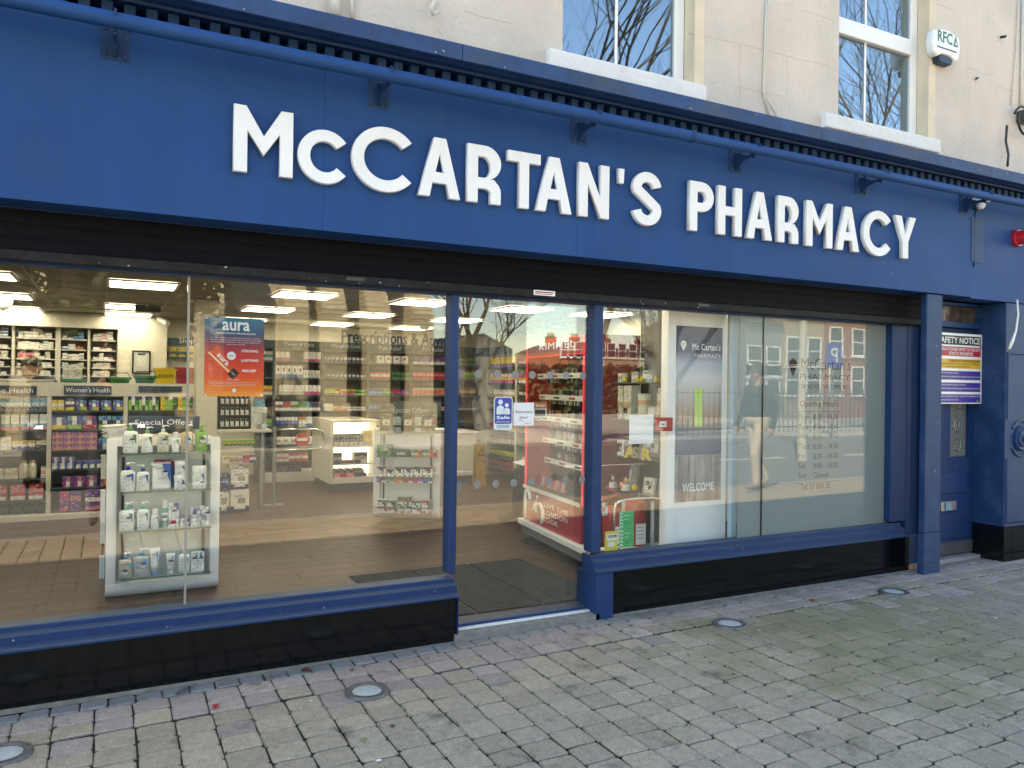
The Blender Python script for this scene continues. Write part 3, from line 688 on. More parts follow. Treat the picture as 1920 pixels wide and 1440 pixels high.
t = empty('hedge', ((hx0 + hx1) / 2, -32, 0), 0, 'long dark hedge before the far terrace', 'hedge'); hm.build('foliage', M['matte'], t); MB().box(hx0, hx1, -32.3, -31.7, -.02, vz(1150, 696, 32)).build('thicket', mat('hedge_shade', (.02, .025, .012), .95), t)
# ================================================================ the building: upper wall, windows, roof
bl = empty('building', (2, 0, 0), 0, 'cream rendered building above the blue shopfront, with two upper windows', 'building')
WZ = 5.16
w1 = (P(1055, 50, 0)[0], P(1302, 50, 0)[0]); w2 = (P(1573, 80, 0)[0], P(1741, 100, 0)[0])
s1, s2 = 3.565, 3.585
mb = MB(); T = .26
mb.box(-14, w1[0], 0, T, 3.2, WZ).box(w1[1], w2[0], 0, T, 3.2, WZ).box(w2[1], 16, 0, T, 3.2, WZ)
mb.box(w1[0], w1[1], 0, T, 3.2, s1).box(w2[0], w2[1], 0, T, 3.2, s2).box(w1[0], w1[1], 0, T, 5.0, WZ).box(w2[0], w2[1], 0, T, 5.0, WZ)
mb.box(-14, -1.95, 0, T, -.1, 3.2).box(7.9, 16, 0, T, -.1, 3.2)
mb.build('wall', M['render'], bl)
MB().box(-14, 16, T, 9.4, WZ - .3, WZ - .02).box(-14, -13.7, T, 9.4, -.1, WZ - .3).box(15.7, 16, T, 9.4, -.1, WZ - .3).box(-13.7, 15.7, 9.1, 9.4, -.1, WZ - .3).build('outer_shell', M['render'], bl)
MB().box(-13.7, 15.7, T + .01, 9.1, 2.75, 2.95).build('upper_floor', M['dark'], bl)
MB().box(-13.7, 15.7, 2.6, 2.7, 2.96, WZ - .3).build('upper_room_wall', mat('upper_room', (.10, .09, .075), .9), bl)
def upper_window(x0, x1, zs, sill, bars, transom, label):
    x0 -= .078
    f = MB(); y0, y1 = .10, .17; fw = .085
    f.box(x0 + .003, x0 + fw, y0, y1, zs + .003, 4.997).box(x1 - fw, x1 - .003, y0, y1, zs + .003, 4.997).box(x0 + fw, x1 - fw, y0, y1, zs + .003, zs + .05).box(x0 + fw, x1 - fw, y0, y1, 4.9, 4.997)
    if transom: f.box(x0 + fw, x1 - fw, y0 - .012, y1, transom, transom + .13)
    w = f.build('window', M['upvc'], bl, bevel=.006)
    if transom:
        MB().box(x0 + fw, x1 - fw, .125, .14, zs + .05, transom).build('pane', M['upglass'], w); MB().box(x0 + fw, x1 - fw, .125, .14, transom + .13, 4.9).build('pane', M['upglass'], w)
    else: MB().box(x0 + fw, x1 - fw, .125, .14, zs + .05, 4.9).build('pane', M['upglass'], w)
    for b_ in bars:
        MB().box(b_ - .011, b_ + .011, .118, .124, zs + .05, transom or 4.9).build('glazing_bar', M['upvc'], w)
        if transom: MB().box(b_ - .011, b_ + .011, .118, .124, transom + .13, 4.9).build('glazing_bar', M['upvc'], w)
    MB().box(x1 - .002, x1 + .0, 0.004, y0, zs, 5.0).build('reveal', M['reveal'], w)
    MB().box(x1 + .0005, x1 + .085, -.004, .0, zs + .002, 5.0).build('painted_margin', M['reveal'], w)
    sb = MB(); sb.box(sill[0], sill[1], -.055, .10, zs - .115, zs - .002); me = sb.mesh('sill', M['sill'], bevel=.012, seg=2)
    link('sill', me, w)
upper_window(w1[0], w1[1], s1, (P(1032, 100, -.055)[0], P(1326, 170, -.055)[0]), [P(1155, 80, .12)[0]], None, '')
upper_window(w2[0], w2[1], s2, (P(1550, 225, -.055)[0], P(1765, 260, -.055)[0]), [P(1622, 120, .12)[0]], 4.30, '')
# things on the upper wall
def wire(name, pts, r, m, label, cat, y=None):
    return tag(MB().tube(pts, r, 6).build(name, M[m], smooth='all'), label, cat)
def wl_pt(u, v, y): q = P(u, v, y); return (q[0], y, q[1])
M['wire'] = mat('painted_wire', (.62, .58, .5), .6)
wire('cable', [wl_pt(1437, 0, -.012), wl_pt(1434, 90, -.012), wl_pt(1431, 172, -.012), wl_pt(1442, 216, -.014)], .007, 'wire', 'cream painted cable running down the wall between the upper windows', 'cable')
wire('cable', [wl_pt(1440, 0, -.02), wl_pt(1438, 88, -.02), wl_pt(1433, 175, -.02), wl_pt(1458, 222, -.03)], .005, 'wire', 'thinner cream cable splaying outwards at its foot on the upper wall', 'cable')
wire('cable', [wl_pt(1910, 0, -.012), wl_pt(1906, 90, -.012), wl_pt(1896, 198, -.012)], .006, 'wire', 'cream cable running down to the black cable coil', 'cable')
wire('cable', [wl_pt(1918, 0, -.014), wl_pt(1916, 120, -.014), wl_pt(1914, 198, -.014)], .013, 'wire', 'thick cream conduit at the far edge of the upper wall', 'cable')
wire('drain_pipe', [wl_pt(628, -30, -.05), wl_pt(628, 30, -.05)], .03, 'wire', 'cream painted drain pipe above the cornice', 'pipe')
wire('drain_pipe', [wl_pt(658, -30, -.03), wl_pt(660, 34, -.03)], .012, 'wire', 'slim cream pipe beside the drain pipe above the cornice', 'pipe')
wire('pipe_stub', [wl_pt(800, -20, -.02), wl_pt(814, 4, -.05), wl_pt(808, 14, -.07), wl_pt(812, 26, -.07), wl_pt(822, 22, -.06)], .012, 'wire', 'curled cream pipe stub on the upper wall', 'pipe')
wire('hook', [wl_pt(1876, 70, 0), wl_pt(1886, 68, -.05)], .012, 'black', 'short dark bolt sticking out of the upper wall', 'bolt')
wire('hook', [wl_pt(1830, 148, 0), wl_pt(1833, 146, -.03)], .01, 'dark', 'small dark screw in the upper wall under the alarm box', 'bolt')
# coil of black cable
cb = empty('cable_coil', wl_pt(1912, 225, 0), 0, 'black cable looped round a bracket on the upper wall', 'cable coil')
pts = []
for i in range(22):
    a = -2.0 + i * .30; pts.append((wl_pt(1917, 228, -.05)[0] - .13 * math.cos(a + 2.4), -.05 - .002 * i, wl_pt(1917, 228, -.05)[2] + .13 * math.sin(a + 2.4)))
MB().tube(pts, .011, 6).build('loop', M['black'], cb, smooth='all')
MB().tube([wl_pt(1888, 235, -.06), wl_pt(1886, 265, -.05), wl_pt(1891, 290, -.05), wl_pt(1889, 312, -.06)], .01, 6).build('tail', M['black'], cb, smooth='all')
q = wl_pt(1915, 222, -.02); MB().box(q[0] - .05, q[0] + .06, -.10, 0, q[2] - .05, q[2] + .06).build('bracket', M['dark'], cb, bevel=.01)
ck_ = MB()
for ln in ([(1290, 62), (1340, 72), (1392, 84), (1440, 95), (1500, 112), (1558, 124)], [(1388, 84), (1386, 130), (1387, 188)], [(1475, 106), (1476, 150), (1475, 180)], [(1387, 163), (1430, 174), (1468, 181)], [(1752, 6), (1775, 14), (1794, 21)], [(1812, 126), (1840, 137), (1862, 142)], [(1500, 20), (1530, 27), (1562, 38)], [(870, 20), (900, 31), (960, 44)], [(1870, 160), (1895, 172)], [(820, 55), (838, 80), (836, 100)]):
    ck_.tube([wl_pt(u, v, .0006) for u, v in ln], .0022, 4)
ck_.build('hairline_cracks', mat('crack_shade', (.42, .37, .32), .95), bl)['kind'] = 'stuff'
# alarm box
q0 = wl_pt(1748, 62, -.07); q1 = wl_pt(1800, 112, -.07); ax0, ax1 = q0[0], q1[0]; az = (wl_pt(1772, 55, -.07)[2], wl_pt(1772, 108, -.07)[2])
al = empty('alarm_box', ((ax0 + ax1) / 2, 0, az[1]), 0, 'white alarm box with green letters on the upper wall', 'alarm')
cxm = (ax0 + ax1) / 2; zt_, zb_ = az; out = [(ax0 + .02, zb_ + .02), (ax0 + .07, zb_ - .005), (cxm - .05, zb_ + .025), (cxm + .05, zb_ + .025), (ax1 - .07, zb_ - .005), (ax1 - .02, zb_ + .02), (ax1, (zt_ + zb_) / 2), (ax1 - .02, zt_ - .03), (ax1 - .09, zt_ - .015), (cxm + .04, zt_), (cxm - .04, zt_), (ax0 + .09, zt_ - .015), (ax0 + .02, zt_ - .03), (ax0, (zt_ + zb_) / 2)]
mb = MB(); mb.prism(out, 'y', -.075, -.003); mb.build('cover', M['upvc'], al, bevel=.015, seg=3, smooth=True)
MB().prism([(ax0 + .09, zb_ - .004), (cxm - .05, zb_ + .02), (cxm + .05, zb_ + .02), (ax1 - .09, zb_ - .004), (ax1 - .11, zb_ - .045), (ax0 + .11, zb_ - .045)], 'y', -.07, -.004).build('blue_lens', M['txt_navy'], al, bevel=.006)
write('letters', 'RFC', (cxm - .025, -.0765, zb_ + .115), .19, .095, 'txt_green', al, bold=.02)
MB().prism([(cxm + .085, zb_ + .115), (cxm + .145, zb_ + .115), (cxm + .115, zb_ + .205)], 'y', -.0775, -.0755).build('mark', M['txt_green'], al)
MB().prism([(cxm + .103, zb_ + .127), (cxm + .127, zb_ + .127), (cxm + .115, zb_ + .165)], 'y', -.0785, -.0777).build('mark_centre', M['upvc'], al)
MB().box(cxm - .13, cxm + .13, -.077, -.0752, zb_ + .065, zb_ + .075).build('web_address', M['txt_grey'], al)

# ================================================================ the shopfront
sf = empty('shopfront', (2.3, 0, 0), 0, 'navy blue pharmacy shopfront with big plate glass windows', 'shopfront')
XL, XR = -1.9, 7.85
FZ0, FZ1 = 2.275, 3.145
XJ = P(1821, 450, -.2)[0]
fb = [XL] + [P(u, 450, -.2)[0] for u in (605, 1082, 1368)] + [XJ]
for i in range(4): MB().box(fb[i] + .0003, fb[i + 1] - .0003, -.2 + (0, .0004, 0, .0005)[i], -.02, FZ0, FZ1).build('fascia', M['fascia'], sf, bevel=.0012)
MB().box(XJ + .002, XR, -.198, -.02, FZ0 - .01, FZ1).build('fascia_end', M['fascia'], sf)
MB().box(XL, XR, -.0195, -.004, 2.2755, 3.14).build('backing_board', M['dark'], sf)
MB().box(XL, XR, -.06, -.021, FZ1 + .001, 3.209).build('dentil_recess', mat('recess_shade', (.003, .004, .008), .8), sf)  # near-black colour puts the shade between the dentils into the backing
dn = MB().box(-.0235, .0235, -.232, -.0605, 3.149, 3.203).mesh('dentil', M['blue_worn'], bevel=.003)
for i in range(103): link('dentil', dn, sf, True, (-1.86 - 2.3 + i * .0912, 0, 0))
cr_ = [(-.03, 3.21), (-.245, 3.21), (-.25, 3.222), (-.285, 3.224), (-.305, 3.234), (-.335, 3.242), (-.362, 3.238), (-.37, 3.225), (-.372, 3.213), (-.385, 3.213)]
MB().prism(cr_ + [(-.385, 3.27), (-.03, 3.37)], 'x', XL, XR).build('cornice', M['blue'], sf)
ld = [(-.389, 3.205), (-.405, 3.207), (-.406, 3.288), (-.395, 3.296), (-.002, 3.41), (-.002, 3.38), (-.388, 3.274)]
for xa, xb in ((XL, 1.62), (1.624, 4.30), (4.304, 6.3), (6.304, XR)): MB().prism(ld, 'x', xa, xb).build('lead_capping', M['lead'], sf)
# trap panel in the fascia end
a0 = P(1820, 412, -.2)[0]; a1 = P(1845, 415, -.2)[0]; zt_ = P(1830, 408, -.2)[1]; zb_ = P(1830, 492, -.2)[1]
MB().box(a0 + .01, a1, -.204, -.1985, zb_, zt_).build('access_panel', M['blue_worn'], sf)
# shutter housing
for k in range(3):
    z = 2.27 - k * .0615
    mb = MB(); mb.prism([(-.004 - .0025 * math.sin(math.pi * i / 5) ** .6, z - .0605 * i / 5) for i in range(6)] + [(.012, z - .0605), (.012, z)], 'x', XL, P(1738, 570, 0)[0]); mb.build('shutter_slat', M['shutter'], sf)
MB().box(XL, P(1738, 570, 0)[0], -.022, .02, 2.036, 2.084).build('shutter_bar', mat('shutter_bar_metal', (.012, .013, .015), .5, spec=.2, var=.4, vscale=12, dirt=.35, dirtc=(.07, .07, .07), dscale=22), sf, bevel=.004)
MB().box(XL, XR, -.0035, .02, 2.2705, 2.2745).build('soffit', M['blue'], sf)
for u in (666, 1320): q = P(u, 515, -.02); MB().box(q[0] - .05, q[0] + .05, -.026, -.0222, 2.055, 2.073).build('shutter_lock', M['dark'], sf)
st = empty('shutter_sticker', (P(1020, 538, -.024)[0], -.0225, 2.055), 0, 'small white sticker with red writing on the shutter bar over the door', 'sticker')
q0 = P(1001, 538, -.024)[0]; q1 = P(1041, 540, -.024)[0]; MB().box(q0, q1, -.0235, -.0224, 2.05, 2.081).build('card', M['upvc'], st)
MB().box(q0 + .01, q1 - .01, -.0238, -.0236, 2.066, 2.074).build('red_line', M['txt_red'], st); MB().box(q0 + .01, q1 - .02, -.0238, -.0236, 2.057, 2.061).build('black_line', M['txt_black'], st)
# window frames
GY = .10
xp1a, xp1b = P(845, 760, .05)[0], P(859, 760, .05)[0]; xp2a, xp2b = P(1113, 760, .05)[0], P(1130, 760, .05)[0]
xr0, xr1 = P(1672, 760, .05)[0], P(1700, 760, .05)[0]
GZ = 2.03
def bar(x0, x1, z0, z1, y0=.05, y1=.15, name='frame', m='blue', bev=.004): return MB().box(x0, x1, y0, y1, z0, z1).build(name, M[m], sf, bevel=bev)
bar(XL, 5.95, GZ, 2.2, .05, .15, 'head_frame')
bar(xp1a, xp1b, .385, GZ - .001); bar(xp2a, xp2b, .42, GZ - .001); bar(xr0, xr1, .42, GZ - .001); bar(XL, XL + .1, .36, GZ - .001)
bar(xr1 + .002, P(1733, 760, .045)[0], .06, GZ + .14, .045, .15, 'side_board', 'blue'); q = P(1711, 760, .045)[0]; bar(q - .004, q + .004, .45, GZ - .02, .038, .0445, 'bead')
xs0 = P(1733, 700, 0)[0]
MB().box(xs0 + .004, xs0 + .05, -.03, .04, .05, 2.268).build('shutter_guide', M['black'], sf)
# sills and plinths
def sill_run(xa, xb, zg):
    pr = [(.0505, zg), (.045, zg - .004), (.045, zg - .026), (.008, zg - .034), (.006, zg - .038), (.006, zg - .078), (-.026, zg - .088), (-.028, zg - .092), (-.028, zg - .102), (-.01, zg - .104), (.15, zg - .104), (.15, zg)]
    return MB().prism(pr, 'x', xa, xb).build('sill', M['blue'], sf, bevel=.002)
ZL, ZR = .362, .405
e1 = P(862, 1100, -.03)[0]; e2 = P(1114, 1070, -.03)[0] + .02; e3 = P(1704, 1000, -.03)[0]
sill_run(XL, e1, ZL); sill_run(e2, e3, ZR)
for xa, xb, zz in ((XL, P(856, 1160, 0)[0], ZL), (P(1149, 1110, 0)[0], P(1705, 1040, 0)[0], ZR)):
    n = 1; L = (xb - xa) / n
    for k in range(n): MB().box(xa + k * L + (.0008 if k else 0), xa + (k + 1) * L - (.0008 if k < n - 1 else 0), 0, .05, -.05, zz - .106).build('plinth_slab', M['granite'], sf, bevel=.003)
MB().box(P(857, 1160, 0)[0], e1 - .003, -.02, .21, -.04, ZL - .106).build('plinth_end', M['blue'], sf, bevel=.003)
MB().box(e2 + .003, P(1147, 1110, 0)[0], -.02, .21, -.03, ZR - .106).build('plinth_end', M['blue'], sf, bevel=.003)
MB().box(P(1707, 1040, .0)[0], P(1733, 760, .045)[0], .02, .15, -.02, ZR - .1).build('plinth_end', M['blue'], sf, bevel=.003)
MB().box(XL, e1 - .09, .0505, .2, -.05, ZL - .106).box(e2 + .09, 5.72, .0505, .2, -.05, ZR - .106).build('stall_riser', M['dark'], sf)
mo = MB().box(XL, P(856, 1160, 0)[0], -.007, -.0005, -.02, .004).box(P(1149, 1110, 0)[0], P(1705, 1040, 0)[0], -.009, -.0005, .0, .024).build('mortar_fillet', mat('mortar', (.19, .18, .16), .95, var=.25, vscale=12, bump=.6, bscale=40), sf)
# glass
def pane(name, x0, x1, z0, z1, y=GY, m='glass', th=.010, par=None): return MB().box(x0, x1, y, y + th, z0, z1).build(name, M[m], par or sf)
xj = P(351, 800, GY)[0]
pane('window_pane', XL + .1, xj - .006, ZL, GZ); pane('window_pane', xj + .006, xp1a + .02, ZL, GZ)
MB().box(xj - .0058, xj + .0058, GY - .001, GY + .011, ZL, GZ).build('glass_joint', M['joint'], sf)
xk = P(1430, 800, GY)[0]
pane('window_pane', xp2b - .02, xk - .003, ZR, GZ); pane('window_pane', xk + .003, xr0 + .02, ZR, GZ)
MB().box(xk - .0029, xk + .0029, GY - .001, GY + .011, ZR, GZ).build('glass_joint', M['black'], sf)
# pillar
pl0, pl1 = P(1729, 1076, -.18)[0], P(1765, 800, -.18)[0]
MB().box(pl0 + .02, pl1, -.18, -.125, .36, FZ0 - .002).build('pillar', M['blue_worn'], sf, bevel=.006)
MB().box(pl0 + .016, pl1 + .003, -.183, -.122, gz(5.8) - .01, .358).build('pillar_base', M['blue_worn'], sf, bevel=.006)
MB().box(P(1704, 1058, .0)[0], P(1716, 1060, -.02)[0], -.03, .05, .035, .06).build('wood_chip', mat('bare_wood', (.42, .2, .1), .8), sf)
# ------------------------------------------------------------ sliding door
dr = empty('automatic_door', (2.3, GY, .05), 0, 'glass automatic sliding door with two rows of grey dots', 'door')
xd0, xd1 = xp1b - .02, xp2a + .01
xm = P(986, 760, GY + .06)[0]
MB().box(xd0, P(1109, 760, GY)[0], GY, GY + .01, .075, GZ).build('door_leaf', M['glass'], dr)
MB().box(xm, xd1, GY + .06, GY + .07, .075, GZ).build('side_leaf', M['glass'], dr)
MB().box(P(1109, 760, GY)[0], xp2a + .004, GY - .01, GY + .03, .07, GZ).build('brush_strip', M['steel'], dr)
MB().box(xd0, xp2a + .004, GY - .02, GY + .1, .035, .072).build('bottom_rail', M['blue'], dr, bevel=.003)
MB().box(xd0 - .01, xp2a + .02, -.02, GY - .022, .0, .045).build('threshold', mat('threshold_stone', (.20, .195, .185), .8, var=.2, vscale=20, bump=.3), dr)
MB().box(xd0, xp2a, GY - .05, GY - .021, .0455, .055).build('threshold_strip', M['upvc'], dr)
M['dot'] = mat('grey_dot', (.23, .22, .215), .6)
dotm = MB().lathe([(.0245, 0), (.0245, .0008)], n=24, axis='y').mesh('dot', M['dot'])
for row in ([(863, 703), (897, 703), (932, 703), (966, 703), (998, 703), (1031, 702), (1062, 702), (1093, 702)], [(859, 911), (894, 910), (929, 908), (963, 905), (996, 903), (1029, 901), (1060, 900), (1091, 898)]):
    zz = sum(P(u, v, GY - .001)[1] for u, v in row) / 8
    for u, v in row: link('dot', dotm, dr, False, (P(u, v, GY - .001)[0], GY - .0012, zz))
# ------------------------------------------------------------ awning rail on brackets
ar = empty('awning_rail', (2.3, -.4, 3.05), 0, 'long blue painted tube on brackets along the top of the fascia', 'rail')
RZ, RY = 3.05, -.40
q = P(1300, 255, RY)[0]
MB().tube([(XL, RY, RZ), (q, RY, RZ)], .0345, 18, caps=True).build('tube', M['fascia'], ar, smooth=True)
MB().tube([(q + .001, RY, RZ), (XR, RY, RZ)], .031, 18).build('tube', M['fascia'], ar, smooth=True)
MB().tube([(q - .025, RY, RZ), (q, RY, RZ)], .038, 18).build('sleeve', M['blue'], ar, smooth=True)
for i in range(-1, 7):
    bx = 1.2385 * i - .003
    br = MB().box(bx - .058, bx + .058, -.206, -.2005, 2.95, 3.105).build('bracket', M['blue_worn'], ar, bevel=.002)
    pr = [(-.2065, 2.958), (-.225, 2.963), (-.25, 2.985), (-.275, 3.005), (-.32, 3.012), (-.385, 3.013), (-.385, 3.03), (-.31, 3.034), (-.25, 3.06), (-.2065, 3.08)]
    MB().prism(pr, 'x', bx - .006, bx + .006).build('gusset', M['blue_worn'], br)
    MB().tube([(bx, -.385, 3.0), (bx, -.35, 3.02), (bx, -.352, 3.09), (bx, -.40, 3.098), (bx, -.445, 3.06)], .006, 6).build('clip', M['blue_worn'], br, smooth=True)
    for dx in (-.04, .04):
        for dz in (2.97, 3.085): MB().lathe([(.011, 0), (.011, -.007), (.006, -.011)], bx + dx, -.206, dz, 8, axis='y').build('bolt', M['blue_worn'], br)
# ------------------------------------------------------------ raised letters
def arc(cx, cy, rx, ry, a0, a1, n=18): return [(cx + rx * math.cos(rad(a0 + (a1 - a0) * i / n)), cy + ry * math.sin(rad(a0 + (a1 - a0) * i / n))) for i in range(n + 1)]
def glyph(ch, w, t=.195):
    k = t / w      # stem as a share of the width
    if ch == 'M': return [[(0, 0), (0, 1), (k * .9, 1), (.5, .575), (1 - k * .9, 1), (1, 1), (1, 0), (1 - k, 0), (1 - k, .63), (.5, .275), (k, .63), (k, 0)]]
    if ch in 'cC':
        H = 1.0 if ch == 'C' else 1.0; ey = t * .97; ex = k
        rx = 1 / 1.80; a = 38
        return [arc(rx, .5, rx, .53, a, 360 - a, 34) + arc(rx, .5, rx - ex, .53 - ey, 360 - a, a, 34)]
    if ch == 'A': return [[(0, 0), (.355, 1), (.645, 1), (1, 0), (1 - k * 1.02, 0), (.67, .235), (.33, .235), (k * 1.02, 0)], [(.40, .42), (.60, .42), (.5, .735)]]
    if ch in 'RP':
        ro = [(0, 0), (0, 1), (.5, 1)] + arc(.5, .7, .5, .30, 90, -70 if ch == 'R' else -90, 16)
        if ch == 'P': out = ro + [(k, .40), (k, 0)]
        else: out = ro + [(.80, .425)] + arc(.66, .20, .34, .22, 55, 0, 6) + [(1, 0), (1 - k, 0), (1 - k, .14)] + arc(.52, .16, .5 - k + .0, .09, 20, 90, 5) + [(k, .25), (k, 0)]
        zl = .58 if ch == 'P' else .44
        hole = [(k, 1 - t), (.46, 1 - t)] + arc(.48, (1 - t + zl) / 2, .52 - k, (1 - t - zl) / 2, 90, -90, 12) + [(k, zl)]
        return [out, hole]
    if ch == 'T': return [[(0, .815), (0, 1), (1, 1), (1, .815), (.5 + k / 2, .815), (.5 + k / 2, 0), (.5 - k / 2, 0), (.5 - k / 2, .815)]]
    if ch == 'N': return [[(0, 0), (0, 1), (k * .95, 1), (1 - k, .38), (1 - k, 1), (1, 1), (1, 0), (1 - k * .95, 0), (k, .62), (k, 0)]]
    if ch == "'": return [[(.12, .72), (0, 1), (1, 1), (.88, .72)]]
    if ch == 'H': return [[(0, 0), (0, 1), (k, 1), (k, .59), (1 - k, .59), (1 - k, 1), (1, 1), (1, 0), (1 - k, 0), (1 - k, .41), (k, .41), (k, 0)]]
    if ch == 'Y': return [[(0, 1), (k * 1.15, 1), (.5, .565), (1 - k * 1.15, 1), (1, 1), (.5 + k / 2, .39), (.5 + k / 2, 0), (.5 - k / 2, 0), (.5 - k / 2, .39)]]
    if ch == 'S':
        c = []; hx = .5 - k / 2; hy = .265 - t / 4
        c += arc(.5, 1.02 - t / 2 - hy, hx, hy, 8, 90, 8)[:-1] + arc(.5, 1.02 - t / 2 - hy, hx, hy, 90, 190, 10) + [(.28, .605)] + [(.5, .5)] + [(.72, .395)] + arc(.5, -.02 + t / 2 + hy, hx, hy, 10, -90, 10)[:-1] + arc(.5, -.02 + t / 2 + hy, hx, hy, -90, -172, 8)
        L_, R_ = [], []
        for i, p in enumerate(c):
            a_, b_ = c[max(0, i - 1)], c[min(len(c) - 1, i + 1)]; dx, dy = (b_[0] - a_[0]) * w, b_[1] - a_[1]; l = math.hypot(dx, dy) or 1
            nx, ny = -dy / l * t / 2 / w, dx / l * t / 2; L_.append((p[0] + nx, p[1] + ny)); R_.append((p[0] - nx, p[1] - ny))
        return [L_ + R_[::-1]]
sg = empty('shop_sign', (2.3, -.24, 2.5), 0, "raised white letters McCARTAN'S PHARMACY on the blue fascia", 'shop sign')
LY0, LY1 = -.238, -.2025
sig = [('M', 438, 550), ('c', 559, 650), ('C', 660, 773), ('A', 781, 864), ('R', 872, 940), ('T', 947, 1014), ('A', 1000, 1073), ('N', 1080, 1143), ("'", 1154, 1171), ('S', 1181, 1241), ('P', 1287, 1339), ('H', 1340, 1392), ('A', 1394, 1449), ('R', 1452, 1498), ('M', 1505, 1562), ('A', 1562, 1612), ('C', 1612, 1671), ('Y', 1671, 1718)]
Z0 = 2.513; CAP = .322
for ch, u0, u1 in sig:
    vmid = 260 + (u0 - 438) * .137
    xa = P(u0, vmid, LY1 if u0 > 700 else LY0)[0]; xb = P(u1, vmid, LY0)[0]; w = (xb - xa); hgt = CAP
    if ch == 'c': hgt = CAP * .80
    cu = bpy.data.curves.new('letter', 'CURVE'); cu.dimensions = '2D'; cu.fill_mode = 'BOTH'; cu.extrude = (LY1 - LY0) / 2 - .0025; cu.bevel_depth = .0025; cu.bevel_resolution = 0
    cu.offset = -.0025
    for pts in glyph(ch, w / hgt, .20 if ch != 'c' else .235):
        s_ = cu.splines.new('POLY'); s_.points.add(len(pts) - 1); s_.use_cyclic_u = True
        for p_, q_ in zip(s_.points, pts): p_.co = (q_[0] * w, q_[1] * hgt, 0, 1)
    o_ = bpy.data.objects.new('letter', cu); me = bpy.data.meshes.new_from_object(o_); bpy.data.objects.remove(o_); bpy.data.curves.remove(cu)
    me.materials.clear(); me.materials.append(M['letter'])
    link('letter', me, sg, False, (xa, (LY0 + LY1) / 2, Z0 + (0 if ch != 'c' else 0)), (math.pi / 2, 0, 0))
# ------------------------------------------------------------ blue side door, pilaster
nd = empty('side_door', (6.3, .06, .05), 0, 'narrow blue panelled door with glazed top beside the pharmacy', 'door')
DY = .06
def q2(u, v, y=DY): return P(u, v, y)
dx0 = pl1 - .12; dx1 = q2(1836, 800)[0]; dz1 = q2(1820, 617)[1]; fz = q2(1800, 575)[1]
fx1 = q2(1850, 800)[0]
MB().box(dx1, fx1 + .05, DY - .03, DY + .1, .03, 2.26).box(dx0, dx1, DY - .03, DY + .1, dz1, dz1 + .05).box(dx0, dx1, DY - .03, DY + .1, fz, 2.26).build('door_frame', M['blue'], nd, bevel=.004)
MB().box(dx0, dx1, DY + .02, DY + .03, dz1 + .05, fz).build('transom_pane', mat('reeded_glass', (.07, .055, .045), .12, var=.6, vscale=14, bump=.8, bscale=16), nd)
gx0, gx1 = q2(1786, 800)[0], q2(1820, 800)[0]; gz1 = 1.75; gz0 = q2(1800, 857)[1]
lf = MB(); zk = q2(1800, 1015)[1]
lf.box(dx0, gx0, DY + .02, DY + .07, .075, dz1 - .003).box(gx1, dx1 - .003, DY + .02, DY + .07, .075, dz1 - .003).box(gx0, gx1, DY + .02, DY + .07, .075, gz0).box(gx0, gx1, DY + .02, DY + .07, gz1, dz1 - .003)
lf = lf.build('leaf', M['blue'], nd)
gl = MB().box(gx0, gx1, DY + .045, DY + .055, gz0, gz1).build('glazed_panel', mat('patterned_glass', (.16, .17, .16), .2, var=.3, vscale=40, bump=.9, bscale=120), nd)
for k in range(3):
    zc = gz0 + .09 + k * .19; pts = [((gx0 + gx1) / 2 + (.012 + .045 * i / 14) * math.cos(i * .62 + k * 3.14), DY + .04, zc + (.012 + .06 * i / 14) * math.sin(i * .62 + k * 3.14)) for i in range(15)]
    MB().tube(pts, .003, 5).build('scroll', M['steel'], gl)
for (v0, v1) in ((885, 925), (963, 1008)):
    pa0, pa1 = dx0 + .02, q2(1816, 900)[0]; za, zb = q2(1800, v1)[1], q2(1800, v0)[1]
    m_ = MB()
    m_.prism([(pa0, za), (pa1, za), (pa1, zb), (pa0, zb)], 'y', DY + .008, DY + .0195).build('raised_panel', M['blue'], nd, bevel=.01)
MB().box(pl1 - .05, q2(1831, 1000)[0], DY + .012, DY + .0195, .08, zk).build('kick_plate', M['slate_roof'], nd)
lb0, lb1 = q2(1766, 945)[0], q2(1795, 945)[0]; lz0, lz1 = q2(1780, 958)[1], q2(1780, 940)[1]
M['skyblue2'] = mat('pale_leaflet', (.18, .34, .46), .5)
lbx = MB().box(lb0, lb1, DY + .005, DY + .0195, lz0, lz1).build('letterbox', M['steel'], nd, bevel=.003)
MB().box(lb0 + .05, lb1 - .08, DY - .004, DY + .0045, lz0 + .01, lz1 - .012).build('leaflet', M['skyblue2'], lbx)
MB().box(dx1 + .01, dx1 + .05, DY - .034, DY - .0305, q2(1852, 737)[1], q2(1852, 705)[1]).build('hinge', M['steel'], nd)
MB().box(dx0, fx1, .0, .2, -.02, .065).build('step', M['kerb'], nd)
# safety notice
sn = empty('safety_notice', (6.2, DY - .03, 1.5), 0, 'white safety notice board with black, red, yellow and blue bands on the blue door', 'notice')
NY = DY - .045
nx1 = q2(1841, 690, NY)[0]; nz1 = q2(1841, 628, NY)[1]; nz0 = q2(1836, 757, NY)[1]; nw = .62; nx0 = nx1 - nw
MB().box(nx0, nx1, NY, NY + .004, nz0, nz1).build('board', M['upvc'], sn)
H_ = nz1 - nz0
def band(a, b, m): strip('band', nx0 + .02, nx1 - .02, nz1 - H_ * b, nz1 - H_ * a, NY - .0012, m, sn)
M['nred'] = mat('notice_red', (.45, .02, .05), .45); M['nyel'] = mat('notice_yellow', (.72, .42, .03), .45); M['nblue'] = mat('notice_blue', (.045, .03, .26), .45)
band(.035, .165, 'txt_black'); band(.19, .325, 'nred'); band(.365, .50, 'nyel'); band(.535, .66, 'nblue'); band(.70, .83, 'nblue'); band(.865, .985, 'nblue')
